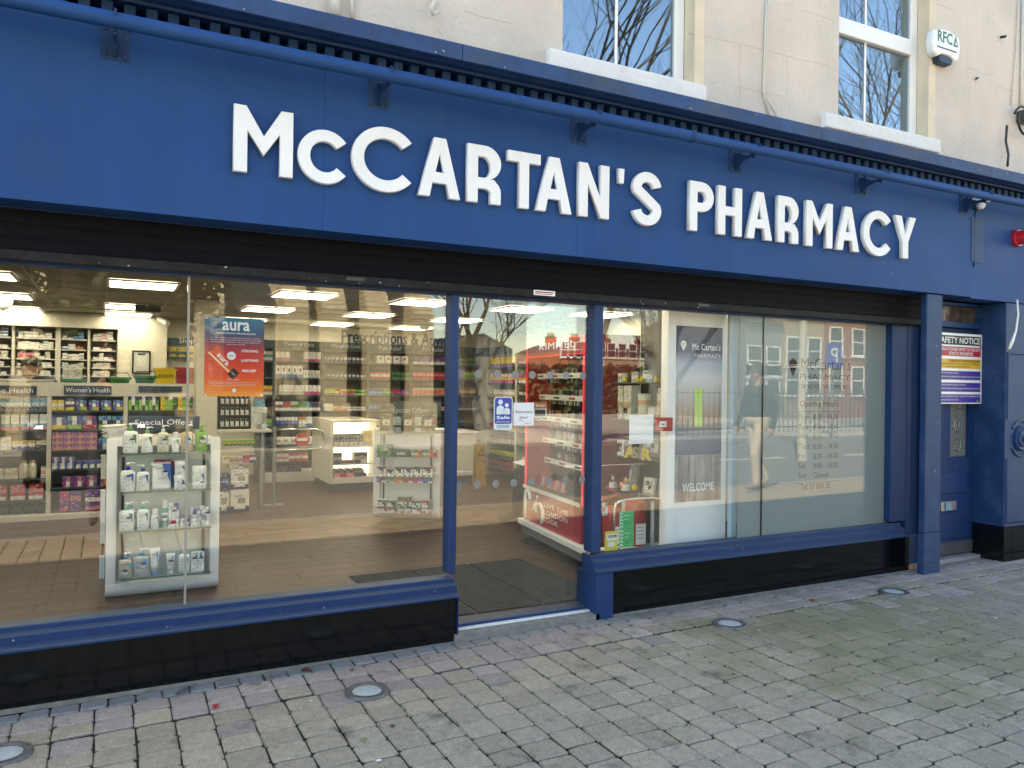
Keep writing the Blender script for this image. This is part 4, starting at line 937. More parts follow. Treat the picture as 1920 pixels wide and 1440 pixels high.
def nline(s, a, b, m, right=.03, wd=None, bold=.0):
    h = H_ * (b - a); o = write('lettering', s, (0, NY - .0026, nz1 - H_ * b), wd, h, m, sn, bold=bold)
    xs = [v.co.x for v in o.data.vertices]; o.location.x = nx1 - right - max(xs)
    o.matrix_parent_inverse = Matrix.Translation(sn.location).inverted()
nline('SAFETY NOTICE', .055, .145, 'txt_white', .035, .575, .02)
nline('UNAUTHORISED ENTRY TO THIS SITE', .205, .25, 'txt_white', .04, .535, .01); nline('STRICTLY PROHIBITED', .265, .31, 'txt_white', .13, .335, .01)
nline('CONSTRUCTION IN PROGRESS', .372, .412, 'txt_black', .035, .44, .01); nline('Parents are advised to warn children of the dangers', .42, .452, 'txt_black', .045, .53); nline('of entering construction sites', .458, .49, 'txt_black', .17, .34)
nline('All visitors must report to site office.', .548, .58, 'txt_white', .33, .27); nline('Permission must be obtained before entering the site or any work area', .60, .635, 'txt_white', .03, .56)
nline('All safety procedures must be observed.', .715, .747, 'txt_white', .23, .36); nline('Protective footwear and safety equipment must be used at all times.', .768, .80, 'txt_white', .03, .56)
nline('Persons entering this site must comply with the regulations under', .88, .91, 'txt_white', .03, .56); nline('the Safety, Health and Welfare at Work Act 2005.', .93, .96, 'txt_white', .33, .27)
for u, v in ((1838, 650), (1832, 752)): q = q2(u, v, NY); MB().lathe([(.012, 0), (.012, -.004), (.004, -.007)], q[0], NY - .0005, q[1], 10, axis='y').build('screw', M['steel'], sn)
# pilaster with rosette
pz = empty('pilaster', (6.9, -.1, .04), 0, 'blue pilaster with moulded panel and round rosette at the shop edge', 'pilaster')
px0 = P(1884, 800, -.19)[0]; 
MB().box(px0, 7.7, -.19, .1, .36, 2.26).build('shaft', M['blue_worn'], pz, bevel=.004)
MB().box(px0 - .012, 7.72, -.205, .102, .335, .3585).build('base_moulding', M['blue'], pz, bevel=.006)
MB().box(px0 - .01, px0 + .10, -.2, .101, .0, .333).box(px0 + .1015, 7.7, -.2, .101, .0, .333).build('plinth_block', M['granite'], pz, bevel=.003)
rx, rz_ = P(1916, 822, -.2)[0], P(1916, 822, -.2)[1]; 
MB().lathe([(.11, 0), (.11, -.018), (.098, -.026), (.085, -.02), (.075, -.02), (.068, -.034), (.05, -.036), (.045, -.026), (.03, -.028), (.026, -.04), (.002, -.044)], rx, -.19, rz_, 32, axis='y').build('rosette', M['blue'], pz, smooth=True)
mx = P(1889, 800, -.2)[0] + .01
zA, zB = rz_ + .17, P(1890, 662, -.2)[1]; zC, zD = P(1890, 978, -.2)[1], rz_ - .17
def mould(pts): MB().tube(pts, .012, 6).build('panel_moulding', M['blue'], pz, smooth=True)
mould([(rx + .3, -.192, zB), (mx, -.192, zB), (mx, -.192, zA)]); mould([(rx - .155 * math.cos(a), -.192, rz_ + .155 * math.sin(a)) for a in [rad(35 + 11 * i) for i in range(11)]])
mould([(rx + .3, -.192, zC), (mx, -.192, zC), (mx, -.192, zD)]); mould([(rx - .155 * math.cos(a), -.192, rz_ - .155 * math.sin(a)) for a in [rad(35 + 11 * i) for i in range(11)]])
tag(MB().tube([wl_pt(1907, 562, -.22), wl_pt(1909, 590, -.24), wl_pt(1905, 620, -.24), wl_pt(1898, 640, -.235), wl_pt(1892, 655, -.225)], [.008, .008, .008, .014, .012], 8).build('loose_cable', M['upvc'], smooth='all'), 'loose white cable end hanging from the fascia by the pilaster', 'cable')
# beacon, small lamp
q = wl_pt(1905, 447, -.2); rb = empty('alarm_beacon', q, 0, 'red alarm beacon on the blue fascia near its end', 'beacon')
MB().lathe([(.075, 0), (.075, -.03), (.07, -.035)], q[0], -.1985, q[2], 20, axis='y').build('base', M['red'], rb, smooth=True)
MB().lathe([(.062, -.035), (.06, -.11), (.05, -.13), (.001, -.14)], q[0], -.1985, q[2], 20, axis='y').build('lens', mat('beacon_lens', (.5, .015, .02), .15, coat=.5), rb, smooth=True)
q = wl_pt(1836, 380, -.23); fl = empty('sensor_lamp', (q[0], -.2, q[2]), 0, 'small white sensor lamp below the awning rail', 'lamp')
MB().box(q[0] - .055, q[0] + .055, -.30, -.2, q[2] + .0, q[2] + .045).build('hood', M['upvc'], fl, bevel=.008)
MB().lathe([(.032, 0), (.036, -.03), (.02, -.055)], q[0] - .01, -.25, q[2] - .001, 14).build('sensor', M['upvc'], fl, smooth=True)
MB().box(q[0] - .02, q[0] + .03, -.225, -.2, q[2] - .06, q[2] - .001).build('arm', M['dark'], fl)
tag(MB().tube([wl_pt(1829, 393, -.2005), wl_pt(1827, 420, -.2005), wl_pt(1826, 460, -.2005), wl_pt(1826, 500, -.2005)], .006, 6).build('cable', M['blue_worn'], smooth='all'), 'blue painted cable running down the fascia from the sensor lamp', 'cable')

# chips and flakes in the blue paint
cp = MB(); RC = random.Random(12)
def chips(n, fx, fz, y, face='y'):
    for i in range(n):
        a, b_ = RC.uniform(*fx), fz[0] + (fz[1] - fz[0]) * RC.random() ** 1.6; r = RC.uniform(.0018, .007); k = RC.randint(4, 6); a0_ = RC.uniform(0, 6); sx = RC.uniform(.4, 1.6)
        cp.add([(a + r * sx * RC.uniform(.6, 1) * math.cos(a0_ + 6.283 * j / k), y, b_ + r * RC.uniform(.6, 1) * math.sin(a0_ + 6.283 * j / k)) for j in range(k)], [tuple(range(k))], 0, RC.choice([(.30, .31, .33), (.20, .22, .26), (.10, .13, .19), (.36, .33, .29), (.05, .045, .04)]))
chips(34, (pl0 + .04, pl1 - .01), (.06, .9), -.1838); chips(10, (pl0 + .04, pl1 - .01), (.9, 2.2), -.1808)
chips(7, (XL + 1.4, e1), (ZL - .076, ZL - .042), .0054); chips(6, (e2, e3), (ZR - .076, ZR - .042), .0054)
chips(30, (XL + 1.4, 7.2), (3.215, 3.284), -.4068); chips(16, (XJ + .02, 7.2), (2.3, 3.1), -.1986); chips(12, (5.2, XJ - .05), (2.28, 2.5), -.2006); chips(9, (dx0 + .1, dx1 - .02), (.1, 1.2), DY + .0072)
chips(22, (-.4, 5.7), (2.04, 2.08), -.0226)
cp.build('paint_chips', M['matte'], sf)['kind'] = 'stuff'
# ================================================================ inside the shop: floor, ceiling, walls
FZ = .06; CZ = 2.40
def wood():
    m = bpy.data.materials.new('wood_floor'); m.use_nodes = True; N = m.node_tree.nodes; L = m.node_tree.links; b = N['Principled BSDF']; b.inputs['Roughness'].default_value = .45
    geo = N.new('ShaderNodeNewGeometry'); oi = N.new('ShaderNodeObjectInfo'); mp = N.new('ShaderNodeMapping'); mp.inputs['Scale'].default_value = (2.2, 30, 1); L.new(geo.outputs['Position'], mp.inputs[0])
    ad = N.new('ShaderNodeVectorMath'); L.new(mp.outputs[0], ad.inputs[0]); sc = N.new('ShaderNodeMath'); sc.operation = 'MULTIPLY'; sc.inputs[1].default_value = 40; L.new(oi.outputs['Random'], sc.inputs[0]); L.new(sc.outputs[0], ad.inputs[1])
    n = N.new('ShaderNodeTexNoise'); n.inputs['Scale'].default_value = 1.2; n.inputs['Detail'].default_value = 7; n.inputs['Roughness'].default_value = .6; n.inputs['Distortion'].default_value = .6; L.new(ad.outputs[0], n.inputs[0])
    r = N.new('ShaderNodeValToRGB'); r.color_ramp.elements[0].position = .3; r.color_ramp.elements[0].color = (.036, .0165, .0068, 1); r.color_ramp.elements[1].position = .7; r.color_ramp.elements[1].color = (.10, .050, .021, 1); L.new(n.outputs[0], r.inputs[0])
    mr = N.new('ShaderNodeMapRange'); mr.inputs[3].default_value = .75; mr.inputs[4].default_value = 1.2; L.new(oi.outputs['Random'], mr.inputs[0])
    v = N.new('ShaderNodeVectorMath'); v.operation = 'SCALE'; L.new(r.outputs[0], v.inputs[0]); L.new(mr.outputs[0], v.inputs['Scale']); L.new(v.outputs[0], b.inputs['Base Color']); return m
M['wood'] = wood(); M['underfloor'] = mat('underfloor', (.04, .025, .015), .8)
IX0, IX1, IY1 = -4.2, 5.9, 8.4
fl_ = tag(MB().box(IX0, IX1, .16, IY1, -.02, FZ - .004).build('floor', M['underfloor']), kind='structure')
pm = MB().box(-.5985, .5985, -.0885, .0885, -.003, .0035).mesh('plank', M['wood'], bevel=.001)
mx0, my0 = G(648, 1085, FZ); mx1, my1 = G(975, 1048, FZ); matx0, maty1 = G(648, 1085, FZ)[0], 1.50; matx1 = 3.03
j = 0; y = .25
while y < 5.7:
    x = -1.9 + (j * .47) % 1.2 - .6
    while x < 5.4:
        o = link('plank', pm, fl_, True, (x + .6, y, FZ - .003)); x += 1.2
    y += .18; j += 1
MB().box(IX0, IX1, y - .09, IY1, FZ - .0035, FZ).build('far_planks', M['wood'], fl_, True)['kind'] = 'stuff'
tag(MB().box(IX0, IX1, .16, IY1, CZ, CZ + .05).build('ceiling', M['ceil']), kind='structure')
tb = MB()
for i in range(15): tb.box(IX0, IX1, .53 + i * .6 - .008, .53 + i * .6 + .008, CZ - .004, CZ - .0005)
for i in range(18):
    xx = -3.65 + i * .6
    if xx < IX1: tb.box(xx - .008, xx + .008, .16, IY1, CZ - .0075, CZ - .0045)
tag(tb.build('ceiling_bars', M['tbar']), kind='structure')
def wallbox(*a, m='cream', name='wall'): return tag(MB().box(*a).build(name, M[m]), kind='structure')
wallbox(IX0, IX1, IY1, IY1 + .1, -.02, CZ); wallbox(IX0 - .1, IX0, .16, IY1, -.02, CZ); wallbox(IX1, IX1 + .05, .16, IY1, -.02, CZ)
wallbox(IX0, IX1, .155, .20, 2.10, CZ, m='cream', name='wall')
# bulkhead over the dispensary, wall corner with the framed certificate
bk0, bk1 = P(222, 600, 7.85)[0], P(313, 600, 7.85)[0]
wallbox(IX0, bk0 - .002, 7.78, IY1 - .002, P(60, 611, 7.78)[1], CZ - .009, name='wall'); wallbox(bk0, bk1, 7.80, IY1 - .002, FZ, CZ - .009, name='wall')
cl0, cl1 = P(367, 780, 4.9)[0], P(407, 780, 4.9)[0]
wallbox(cl0, cl1, 4.9, 5.25, FZ, CZ - .009, name='column')
# lit ceiling panels
grid = [(-.045, .55, 3.53), (-1.34, -.745, 3.53), (1.435, 2.04, 3.53), (2.70, 3.30, 3.53), (3.97, 4.57, 3.60), (-1.36, -.77, 5.43), (-.09, .50, 6.05), (1.405, 2.0, 5.40), (2.69, 3.27, 5.42), (3.95, 4.56, 5.50), (-1.40, -.80, 7.2), (-.10, .49, 7.18), (1.4, 2.0, 7.3), (2.68, 3.27, 7.30), (3.96, 4.56, 7.34), (1.44, 2.04, .45), (3.97, 4.57, .45), (-1.34, -.745, .45), (-.045, .55, .45), (2.70, 3.30, .45), (5.1, 5.7, 3.6)]  # row nearest the window is unseen, added to brighten the display stand front
GLB = {1: 'lit ceiling panel cut by the left window edge, front row', 0: 'lit ceiling panel above the bottle display stand', 2: 'lit ceiling panel to the right of the poster, front row', 3: 'lit ceiling panel nearest the blue post, front row'}
for i, (a, b_, yy) in enumerate(grid):
    t = empty('ceiling_light', ((a + b_) / 2, yy + .3, CZ - .03), 0, GLB.get(i, 'square lit panel in the pharmacy ceiling, %s from the window' % ('added unseen first row', 'second row', 'third row', 'fourth row')[min(3, int(yy / 1.9))]), 'ceiling light', 'square ceiling lights: ' + GLB.get(i, 'row %d' % int(yy / 1.9)))
    MB().box(a, a + .022, yy, yy + .6, CZ - .024, CZ - .008).box(b_ - .022, b_, yy, yy + .6, CZ - .024, CZ - .008).box(a + .022, b_ - .022, yy, yy + .022, CZ - .024, CZ - .008).box(a + .022, b_ - .022, yy + .578, yy + .6, CZ - .024, CZ - .008).build('frame', M['upvc'], t)
    MB().box(a + .022, b_ - .022, yy + .022, yy + .578, CZ - .020, CZ - .012).build('diffuser', M['panel'], t)
# small ceiling things
def ceil_pt(u, v): q = G(u, v, CZ); return q
q = ceil_pt(136, 589.5); tag(MB().lathe([(.085, -.001), (.085, -.012), (.055, -.014), (.05, -.006), (.001, -.006)], q[0], q[1], CZ - .009, 20).build('speaker', M['dark'], smooth=True), 'round dark ceiling speaker above the medicine shelves', 'speaker')
q = ceil_pt(11, 560); t = tag(MB().lathe([(.09, 0), (.1, -.05), (.085, -.10), (.05, -.135), (.001, -.15)], q[0], q[1] - .3, CZ - .009, 20).build('dome_camera', M['upvc'], smooth=True), 'white domed security camera under the ceiling', 'camera')
q = ceil_pt(272, 583); tag(MB().box(q[0] - .14, q[0] + .14, q[1] - 1.0, q[1] - .85, CZ - .09, CZ - .009).build('projector_box', M['dark'], bevel=.01), 'small dark vent box on the ceiling between the light panels', 'vent')
q = P(797, 613, 7.0); t = empty('security_camera', (q[0], 7.0, q[1]), 0, 'small security camera under the ceiling above the lettering on the far wall', 'camera')
MB().box(q[0] - .05, q[0] + .05, 6.95, 7.1, q[1] - .04, q[1] + .03).build('body', M['cabinet'], t, bevel=.01); MB().lathe([(.03, 0), (.02, .12)], q[0], 7.03, q[1] + .03, 8).build('stem', M['cabinet'], t)
q = P(308, 605, 7.6); t = empty('security_camera', (q[0], 7.6, q[1]), 0, 'white bullet security camera at the wall corner beside the medicine shelves', 'camera')
MB().tube([(q[0] - .06, 7.7, q[1] + .06), (q[0] + .04, 7.5, q[1] - .02)], .035, 10).build('body', M['upvc'], t)
# wall lettering
z_ = P(740, 651, 8.38)[1]
xa, xb = P(641, 640, 8.38)[0], P(850, 640, 8.38)[0]
tl = empty('wall_lettering', ((xa + xb) / 2, 8.385, z_), 0, 'dark Prescriptions & Advice lettering high on the far wall', 'lettering')
write('letters', 'Prescriptions & Advice', ((xa + xb) / 2, 8.39, z_ - .02), xb - xa, .28, 'txt_navy', tl, bold=.012, depth=.01)
q0 = PX(945, 620, 5.86); tl = empty('wall_lettering', (5.88, q0[0], q0[1]), 0, 'blue Feel Great lettering on the side wall seen through the door', 'lettering')
ya, za = PX(945, 632, 5.88); yb, zb = PX(984, 625, 5.88)
write('letters', 'Feel Great', (5.885, (ya + yb) / 2 - .25, za), abs(ya - yb) * 1.35, .22, 'txt_navy', tl, rz=-math.pi / 2, bold=.012, depth=.008)
hs = empty('hanging_sign', (4.4, 2.6, 2.1), 0, 'hanging blue Cosmetics sign above the red cosmetics stand', 'sign')
plc = Plane(P(1018, 612, 2.7)[0], 2.7, 0); a0, z1 = plc.sz(1018, 602); a1, z0 = plc.sz(1068, 621)
M['skyblue'] = mat('pale_blue_board', (.10, .20, .28), .4)
o = MB().box(plc.at(a0).x, plc.at(a1).x, 2.69, 2.71, z0, z1).build('board', M['skyblue'], hs); write('letters', 'Cosmetics', ((plc.at(a0).x + plc.at(a1).x) / 2, 2.687, z0 + .03), (a1 - a0) * .62, None, 'txt_white', hs)
for k in (.2, .8): MB().tube([(plc.at(a0 + (a1 - a0) * k).x, 2.7, z1), (plc.at(a0 + (a1 - a0) * k).x, 2.7, CZ)], .003, 5).build('wire', M['dark'], hs)

# ================================================================ medicine shelves behind the counter
DYF = 7.9
ds = empty('dispensary_shelves', (P(100, 700, DYF)[0], DYF, FZ), 0, 'tall white medicine shelves behind the pharmacy counter', 'shelving')
ux = [-1.9, P(24, 700, DYF)[0], P(108, 700, DYF)[0], P(166, 700, DYF)[0], P(221, 700, DYF)[0]]
zs = [P(60, v, DYF)[1] for v in (633, 653, 672, 687, 703)]; zs += [zs[-1] - .13, zs[-1] - .27, zs[-1] - .42, zs[-1] - .57]
MB().box(ux[0], ux[-1], DYF + .28, DYF + .3, FZ, P(60, 612, DYF)[1]).build('back_panel', M['greyback'], ds)
for i, x_ in enumerate(ux): MB().box(x_ - (.03 if i == 2 else .016), x_ + (.03 if i == 2 else .016), DYF - .004, DYF + .279, FZ, P(60, 612, DYF)[1]).build('upright', M['cabinet'], ds)
for i in range(4):
    for z_ in zs: MB().box(ux[i] + .03, ux[i + 1] - .03, DYF, DYF + .278, z_ - .016, z_).build('shelf', M['cabinet'], ds)
MB().box(ux[0], ux[-1], DYF, DYF + .28, FZ, .5).build('base', M['cabinet'], ds)
MEDA = [('W/W/g', 'white'), ('w/w', 'ivory'), ('W/W/p', 'pale pink'), ('W/s/W', 'pale blue'), ('w/W/w', 'cream'), ('p/p/W', 'pink'), ('W/b', 'blue banded'), ('o/o', 'orange'), ('v/W', 'purple banded')]
BAY = ['first bay', 'pharmacist bay', 'orange box bay', 'wall bay']
ROWN = ['top shelf', 'second shelf', 'third shelf', 'fourth shelf', 'fifth shelf']
nmed = 0
for bi in range(4):
    for ri in range(5):
        if bi == 0 and ri > 4: continue
        gap = (.15 if ri == 0 else zs[ri - 1] - zs[ri] - .016)
        x_ = ux[bi] + .05; xe = ux[bi + 1] - .05
        if bi == 0: x_ = max(x_, P(-8, 700, DYF)[0])
        while x_ < xe - .03:
            w = random.choice((.045, .055, .06, .07, .085)); k = random.random()
            if k < .08: x_ += w * .7; continue
            if x_ + w > xe: break
            if bi == 2 and ri == 1 and x_ > ux[2] + .16: art, cn = ('o/o/B', 'orange')
            elif bi == 2 and ri == 0 and x_ > ux[2] + .16: art, cn = ('c/b', 'blue')
            elif bi == 1 and ri == 2 and x_ < ux[1] + .2: art, cn = ('p/p/o', 'pink')
            else: art, cn = random.choices(MEDA, (6, 6, 2, 2, 5, 1.5, 1, .4, .5))[0]
            n = random.choice((1, 2, 2, 3)); h = min(.045, (gap - .02) / n) * random.uniform(.75, 1); z_ = zs[ri]
            if nmed > 270: n = min(n, 1)
            for s_ in range(n):
                lb = 'small %s medicine box on the %s of the %s' % (cn, ROWN[ri], BAY[bi])
                pack('medicine_box', x_ + w / 2 + random.uniform(-.003, .003), DYF + .01 + random.uniform(0, .02), z_, round(w * .95, 3), .12, round(h * .97, 3), art, lb, 'medicine box', lb + 's'); z_ += round(h * .97, 3) + .0006; nmed += 1
            x_ += w
# framed certificate
q0 = P(248, 657, 7.78); q1 = P(282, 701, 7.78)
fc = empty('picture_frame', ((q0[0] + q1[0]) / 2, 7.79, q1[1]), 0, 'black framed certificate on the cream wall beside the medicine shelves', 'picture frame')
f = MB(); f.box(q0[0], q0[0] + .02, 7.775, 7.797, q1[1], q0[1]).box(q1[0] - .02, q1[0], 7.775, 7.797, q1[1], q0[1]).box(q0[0] + .02, q1[0] - .02, 7.775, 7.797, q1[1], q1[1] + .02).box(q0[0] + .02, q1[0] - .02, 7.775, 7.797, q0[1] - .02, q0[1]); f.build('frame', M['black'], fc)
MB().box(q0[0] + .02, q1[0] - .02, 7.785, 7.795, q1[1] + .02, q0[1] - .02).build('paper', mat('certificate', (.5, .5, .47), .5), fc)
MB().box(q0[0] + .06, q1[0] - .06, 7.783, 7.7845, q1[1] + .1, q0[1] - .08).build('print_area', M['cabinet'], fc); MB().box(q0[0] + .07, q1[0] - .07, 7.783, 7.7845, q0[1] - .06, q0[1] - .04).build('heading', M['txt_navy'], fc)
# navy shelf with yellow packs to its right
ns = Plane(P(315, 700, 7.95)[0], 7.95); nb = empty('wall_shelf', (P(340, 700, 7.95)[0], 7.95, 1.6), 0, 'navy wall shelf with yellow packs past the certificate wall', 'shelf')
x0_, x1_ = P(314, 700, 7.95)[0], P(366, 700, 7.95)[0]
MB().box(x0_, x1_, 8.1, 8.12, FZ, P(340, 634, 8)[1]).build('back_panel', M['cabinet'], nb); MB().box(x0_, x1_, 7.95, 7.97, P(340, 648, 7.95)[1], P(340, 634, 7.95)[1]).build('header', M['slate'], nb); write('letters', 'Shop', (x1_ - .12, 7.948, P(340, 646, 7.95)[1]), .2, None, 'txt_white', nb)
for v in (659, 669): MB().box(x0_, x1_, 7.95, 8.09, P(340, v, 7.95)[1] - .03, P(340, v, 7.95)[1]).build('shelf', M['slate'], nb)
for v, h in ((659, .06), (669, .06)): shelf_row(ns, 316, 366, v, P(340, v, 7.95)[1] + .001, [('y/T/y', 'flat yellow pack on the navy wall shelf, %s row' % ('upper' if v == 659 else 'lower'), 3, h, 1)], .1, -.02, .85, 'yellow_pack', 'pack')

# ================================================================ left gondola: women's health
GYF = 5.0
gp = Plane(0, GYF)
gu = [-1.75, P(92, 800, GYF)[0], P(235, 800, GYF)[0], P(366, 800, GYF)[0]]
gd = empty('gondola', (gu[1], GYF, FZ), 0, 'long cream shelf unit of hygiene products in front of the counter', 'shelving')
GT = 1.435
MB().box(gu[0], gu[3], GYF + .38, GYF + .40, FZ, GT).build('back_panel', M['greyback'], gd)
MB().box(gu[0], gu[3], GYF + .02, GYF + .70, GT + .0, GT + .03).build('counter_top', M['cabinet'], gd)
for x_ in gu: MB().box(x_ - .02, x_ + .02, GYF - .004, GYF + .379, FZ, GT - .11).build('upright', M['cabinet'], gd)
MB().box(gu[0], gu[3], GYF + .0, GYF + .03, GT - .108, GT - .001).build('fascia_strip', M['cabinet'], gd)
MB().box(gu[0], gu[3], GYF - .02, GYF + .37, FZ, P(50, 966, GYF)[1]).build('base', M['cabinet'], gd, bevel=.01)
shz = {0: [P(50, v, GYF)[1] for v in (769, 806, 843, 897, 937)], 1: [P(160, v, GYF)[1] for v in (769, 804, 843, 878, 912)], 2: [P(300, v, GYF)[1] for v in (769, 800, 843, 890, 920)]}
for bi in range(3):
    for z_ in shz[bi]: MB().box(gu[bi] + .021, gu[bi + 1] - .021, GYF + .01, GYF + .378, z_ - .02, z_ - .001).build('shelf', M['slate'], gd)
def board(name, u0, v0, u1, v1, y, text, label, m='navy', tm='txt_white', th=.012, frac=.8, par=None):
    xa, za = P(u0, v0, y); xb, zb = P(u1, v1, y); zm = (P((u0 + u1) / 2, (v0), y)[1]); zl = P((u0 + u1) / 2, v1, y)[1]
    t = empty(name, ((xa + xb) / 2, y, zl), 0, label, 'sign')
    MB().box(xa, xb, y, y + th, zl, zm).build('board', M[m], t)
    if text: write('letters', text, ((xa + xb) / 2, y - .002, zl + (zm - zl) * .26), (xb - xa) * frac, (zm - zl) * .52, tm, t, bold=-.004)
    return t
board('shelf_sign', -60, 723, 68, 741, GYF - .02, 'Feminine Health', 'navy Feminine Health sign above the first shelf bay', frac=.9)
board('shelf_sign', 120, 723, 209, 740, GYF - .02, "Women's Health", "navy Women's Health sign above the second shelf bay", frac=.93)
board('shelf_sign', 260, 724, 341, 735, GYF - .02, '', 'blank navy sign above the green packs in the third bay')
def hpx(n, y): return n * (y + 4.167) / math.cos(0) / F / 1.0 * math.cos(rad(27.3 - 3)) * .93
hp5 = lambda n: n * P(100, 800, GYF)[1] - n * P(100, 801, GYF)[1]
R_ = lambda u0, u1, v, z, items, **k: shelf_row(gp, u0, u1, v, z, items, **k)
R_(-55, 90, 769, shz[0][0], [('W/c/s/n', 'tall blue and white carton on the top shelf under the Feminine Health sign', 9, hp5(28), 1)], name='hygiene_carton', depth=.12, out=-.02)
R_(-55, 90, 806, shz[0][1], [('w/s/W/c/p', 'white and pale blue carton on the second shelf of the first bay', 8, hp5(29), 1)], name='hygiene_carton', depth=.12, fill=.86)
R_(-20, 90, 843, shz[0][2], [('w/W', 'plain ivory carton on the third shelf of the first bay', 2, hp5(24), 1.2), ('y/W/v', 'small yellow and violet box on the third shelf of the first bay', 3, hp5(16), .9), ('k/w/k', 'dark cosmetic pouch pack on the third shelf of the first bay', 1, hp5(24), 1.5)], name='hygiene_box')
R_(-20, 34, 897, shz[0][3], [('w/T/w', 'cream soap pack on the fourth shelf of the first bay', 2, hp5(18), 1)], name='soap_pack')
R_(76, 90, 897, shz[0][3], [('w/p/w', 'slim pink box on the fourth shelf of the first bay', 3, hp5(20), 1)], name='hygiene_box')
for k, u in enumerate((44, 60)):
    xx = P(u, 896, GYF + .05)[0]; t = empty('powder_bottle', (xx, GYF + .05, shz[0][3]), 0, 'white powder bottle with tan cap on the fourth shelf of the first bay', 'bottle', 'pair of powder bottles')
    MB().lathe([(.036, 0), (.04, .01), (.04, .12), (.03, .145), (.026, .15)], n=14, m=0, c=PAL['w']).build('body', M['plastic'], t, True, smooth=True); MB().lathe([(.027, .151), (.027, .168), (.02, .175)], n=12, c=PAL['T']).build('cap', M['plastic'], t, True)
R_(-20, 84, 937, shz[0][4], [('r/p/r/W', 'red and pink heat pad pack on the fifth shelf of the first bay', 3, hp5(28), 1)], name='heat_pack', fill=.78)
for k in range(4):
    xx = P(5 + k * 24, 960, GYF + .1)[0]; tag(MB().ball((xx, GYF + .12, P(50, 966, GYF)[1] + .055), .06, 8, c=PAL['d'], sx=1.1, sz=.85).build('green_bag', M['plastic'], smooth='all'), 'dark green plastic bag of pads on the bottom shelf', 'bag', 'green bags on the bottom shelf')
R_(96, 120, 769, shz[1][0], [('y/W/y', "narrow yellow carton under the Women's Health sign", 2, hp5(19), 1)], name='hygiene_carton')
R_(122, 140, 769, shz[1][0], [('n/W/n/y', "navy topped pack with white band under the Women's Health sign", 1, hp5(22), 1)], name='pad_pack')
R_(141, 233, 769, shz[1][0], [('bcb/vWv/bly', "blue pad pack with green and yellow flash under the Women's Health sign", 4, hp5(19), 1)], name='pad_pack', fill=.8)
R_(96, 182, 804, shz[1][1], [('bWb/vWv/yyy', 'blue pad pack with yellow foot on the second shelf', 1, hp5(22), 1), ('cWb/bWv/lll', 'blue pad pack with green foot on the second shelf', 1, hp5(24), 1), ('cpv/vWv/rrr', 'violet pad pack with red foot on the second shelf', 1, hp5(24), 1)], name='pad_pack')
R_(184, 234, 804, shz[1][1], [('cbc/nWn/llb', 'navy pad pack with green flash on the second shelf', 1, hp5(24), 1), ('cbc/nWn/yob', 'navy pad pack with yellow flash on the second shelf', 1, hp5(24), 1)], name='pad_pack')
for lv in range(3):
    R_(97, 182, 843, shz[1][2] + lv * hp5(11.2), [('vpv/pTp', 'puffy pink and violet pad pack in the stacks on the third shelf', 4, hp5(11), 1)], name='pad_pack', fill=.97)
R_(184, 232, 843, shz[1][2], [('bcv/nsn', 'blue and violet pad pack beside the pink stacks on the third shelf', 2, hp5(22), 1)], name='pad_pack')
R_(97, 140, 878, shz[1][3], [('vsv/sWb', 'lilac liner pack on the fourth shelf', 3, hp5(22), 1)], name='liner_pack'); R_(142, 232, 878, shz[1][3], [('bvb/Wsn', 'small blue liner pack on the fourth shelf', 7, hp5(15), 1)], name='liner_pack')
R_(116, 182, 912, shz[1][4], [('vpv/mWv', 'small purple pad pack on the fifth shelf', 3, hp5(20), 1)], name='pad_pack'); R_(186, 232, 912, shz[1][4], [('nrv/vob', 'dark purple pad pack on the fifth shelf', 2, hp5(24), 1)], name='pad_pack')
zb_ = P(160, 957, GYF)[1]
R_(111, 129, 957, zb_, [('m/m/v/m', 'tall magenta carton on the bottom shelf', 1, hp5(38), 1)], name='pad_carton'); R_(130, 152, 957, zb_, [('v/p/v/v', 'tall violet carton on the bottom shelf', 1, hp5(38), 1)], name='pad_carton'); R_(158, 195, 957, zb_, [('v/v/W/v/p', 'large purple pad bag on the bottom shelf', 1, hp5(40), 1)], name='pad_bag')
R_(240, 298, 769, shz[2][0], [('nWn/lWG/ldl', 'narrow green pack with navy top in the third bay', 3, hp5(29), 1)], name='green_pack'); R_(300, 364, 769, shz[2][0], [('ynWn/yllG/ylld', 'wide green pack with yellow side in the third bay', 2, hp5(32), 1)], name='green_pack')
R_(240, 364, 800, shz[2][1], [('vWr/nsr', 'flat dark pack on the second shelf of the third bay', 6, hp5(9), 1)], name='flat_pack')
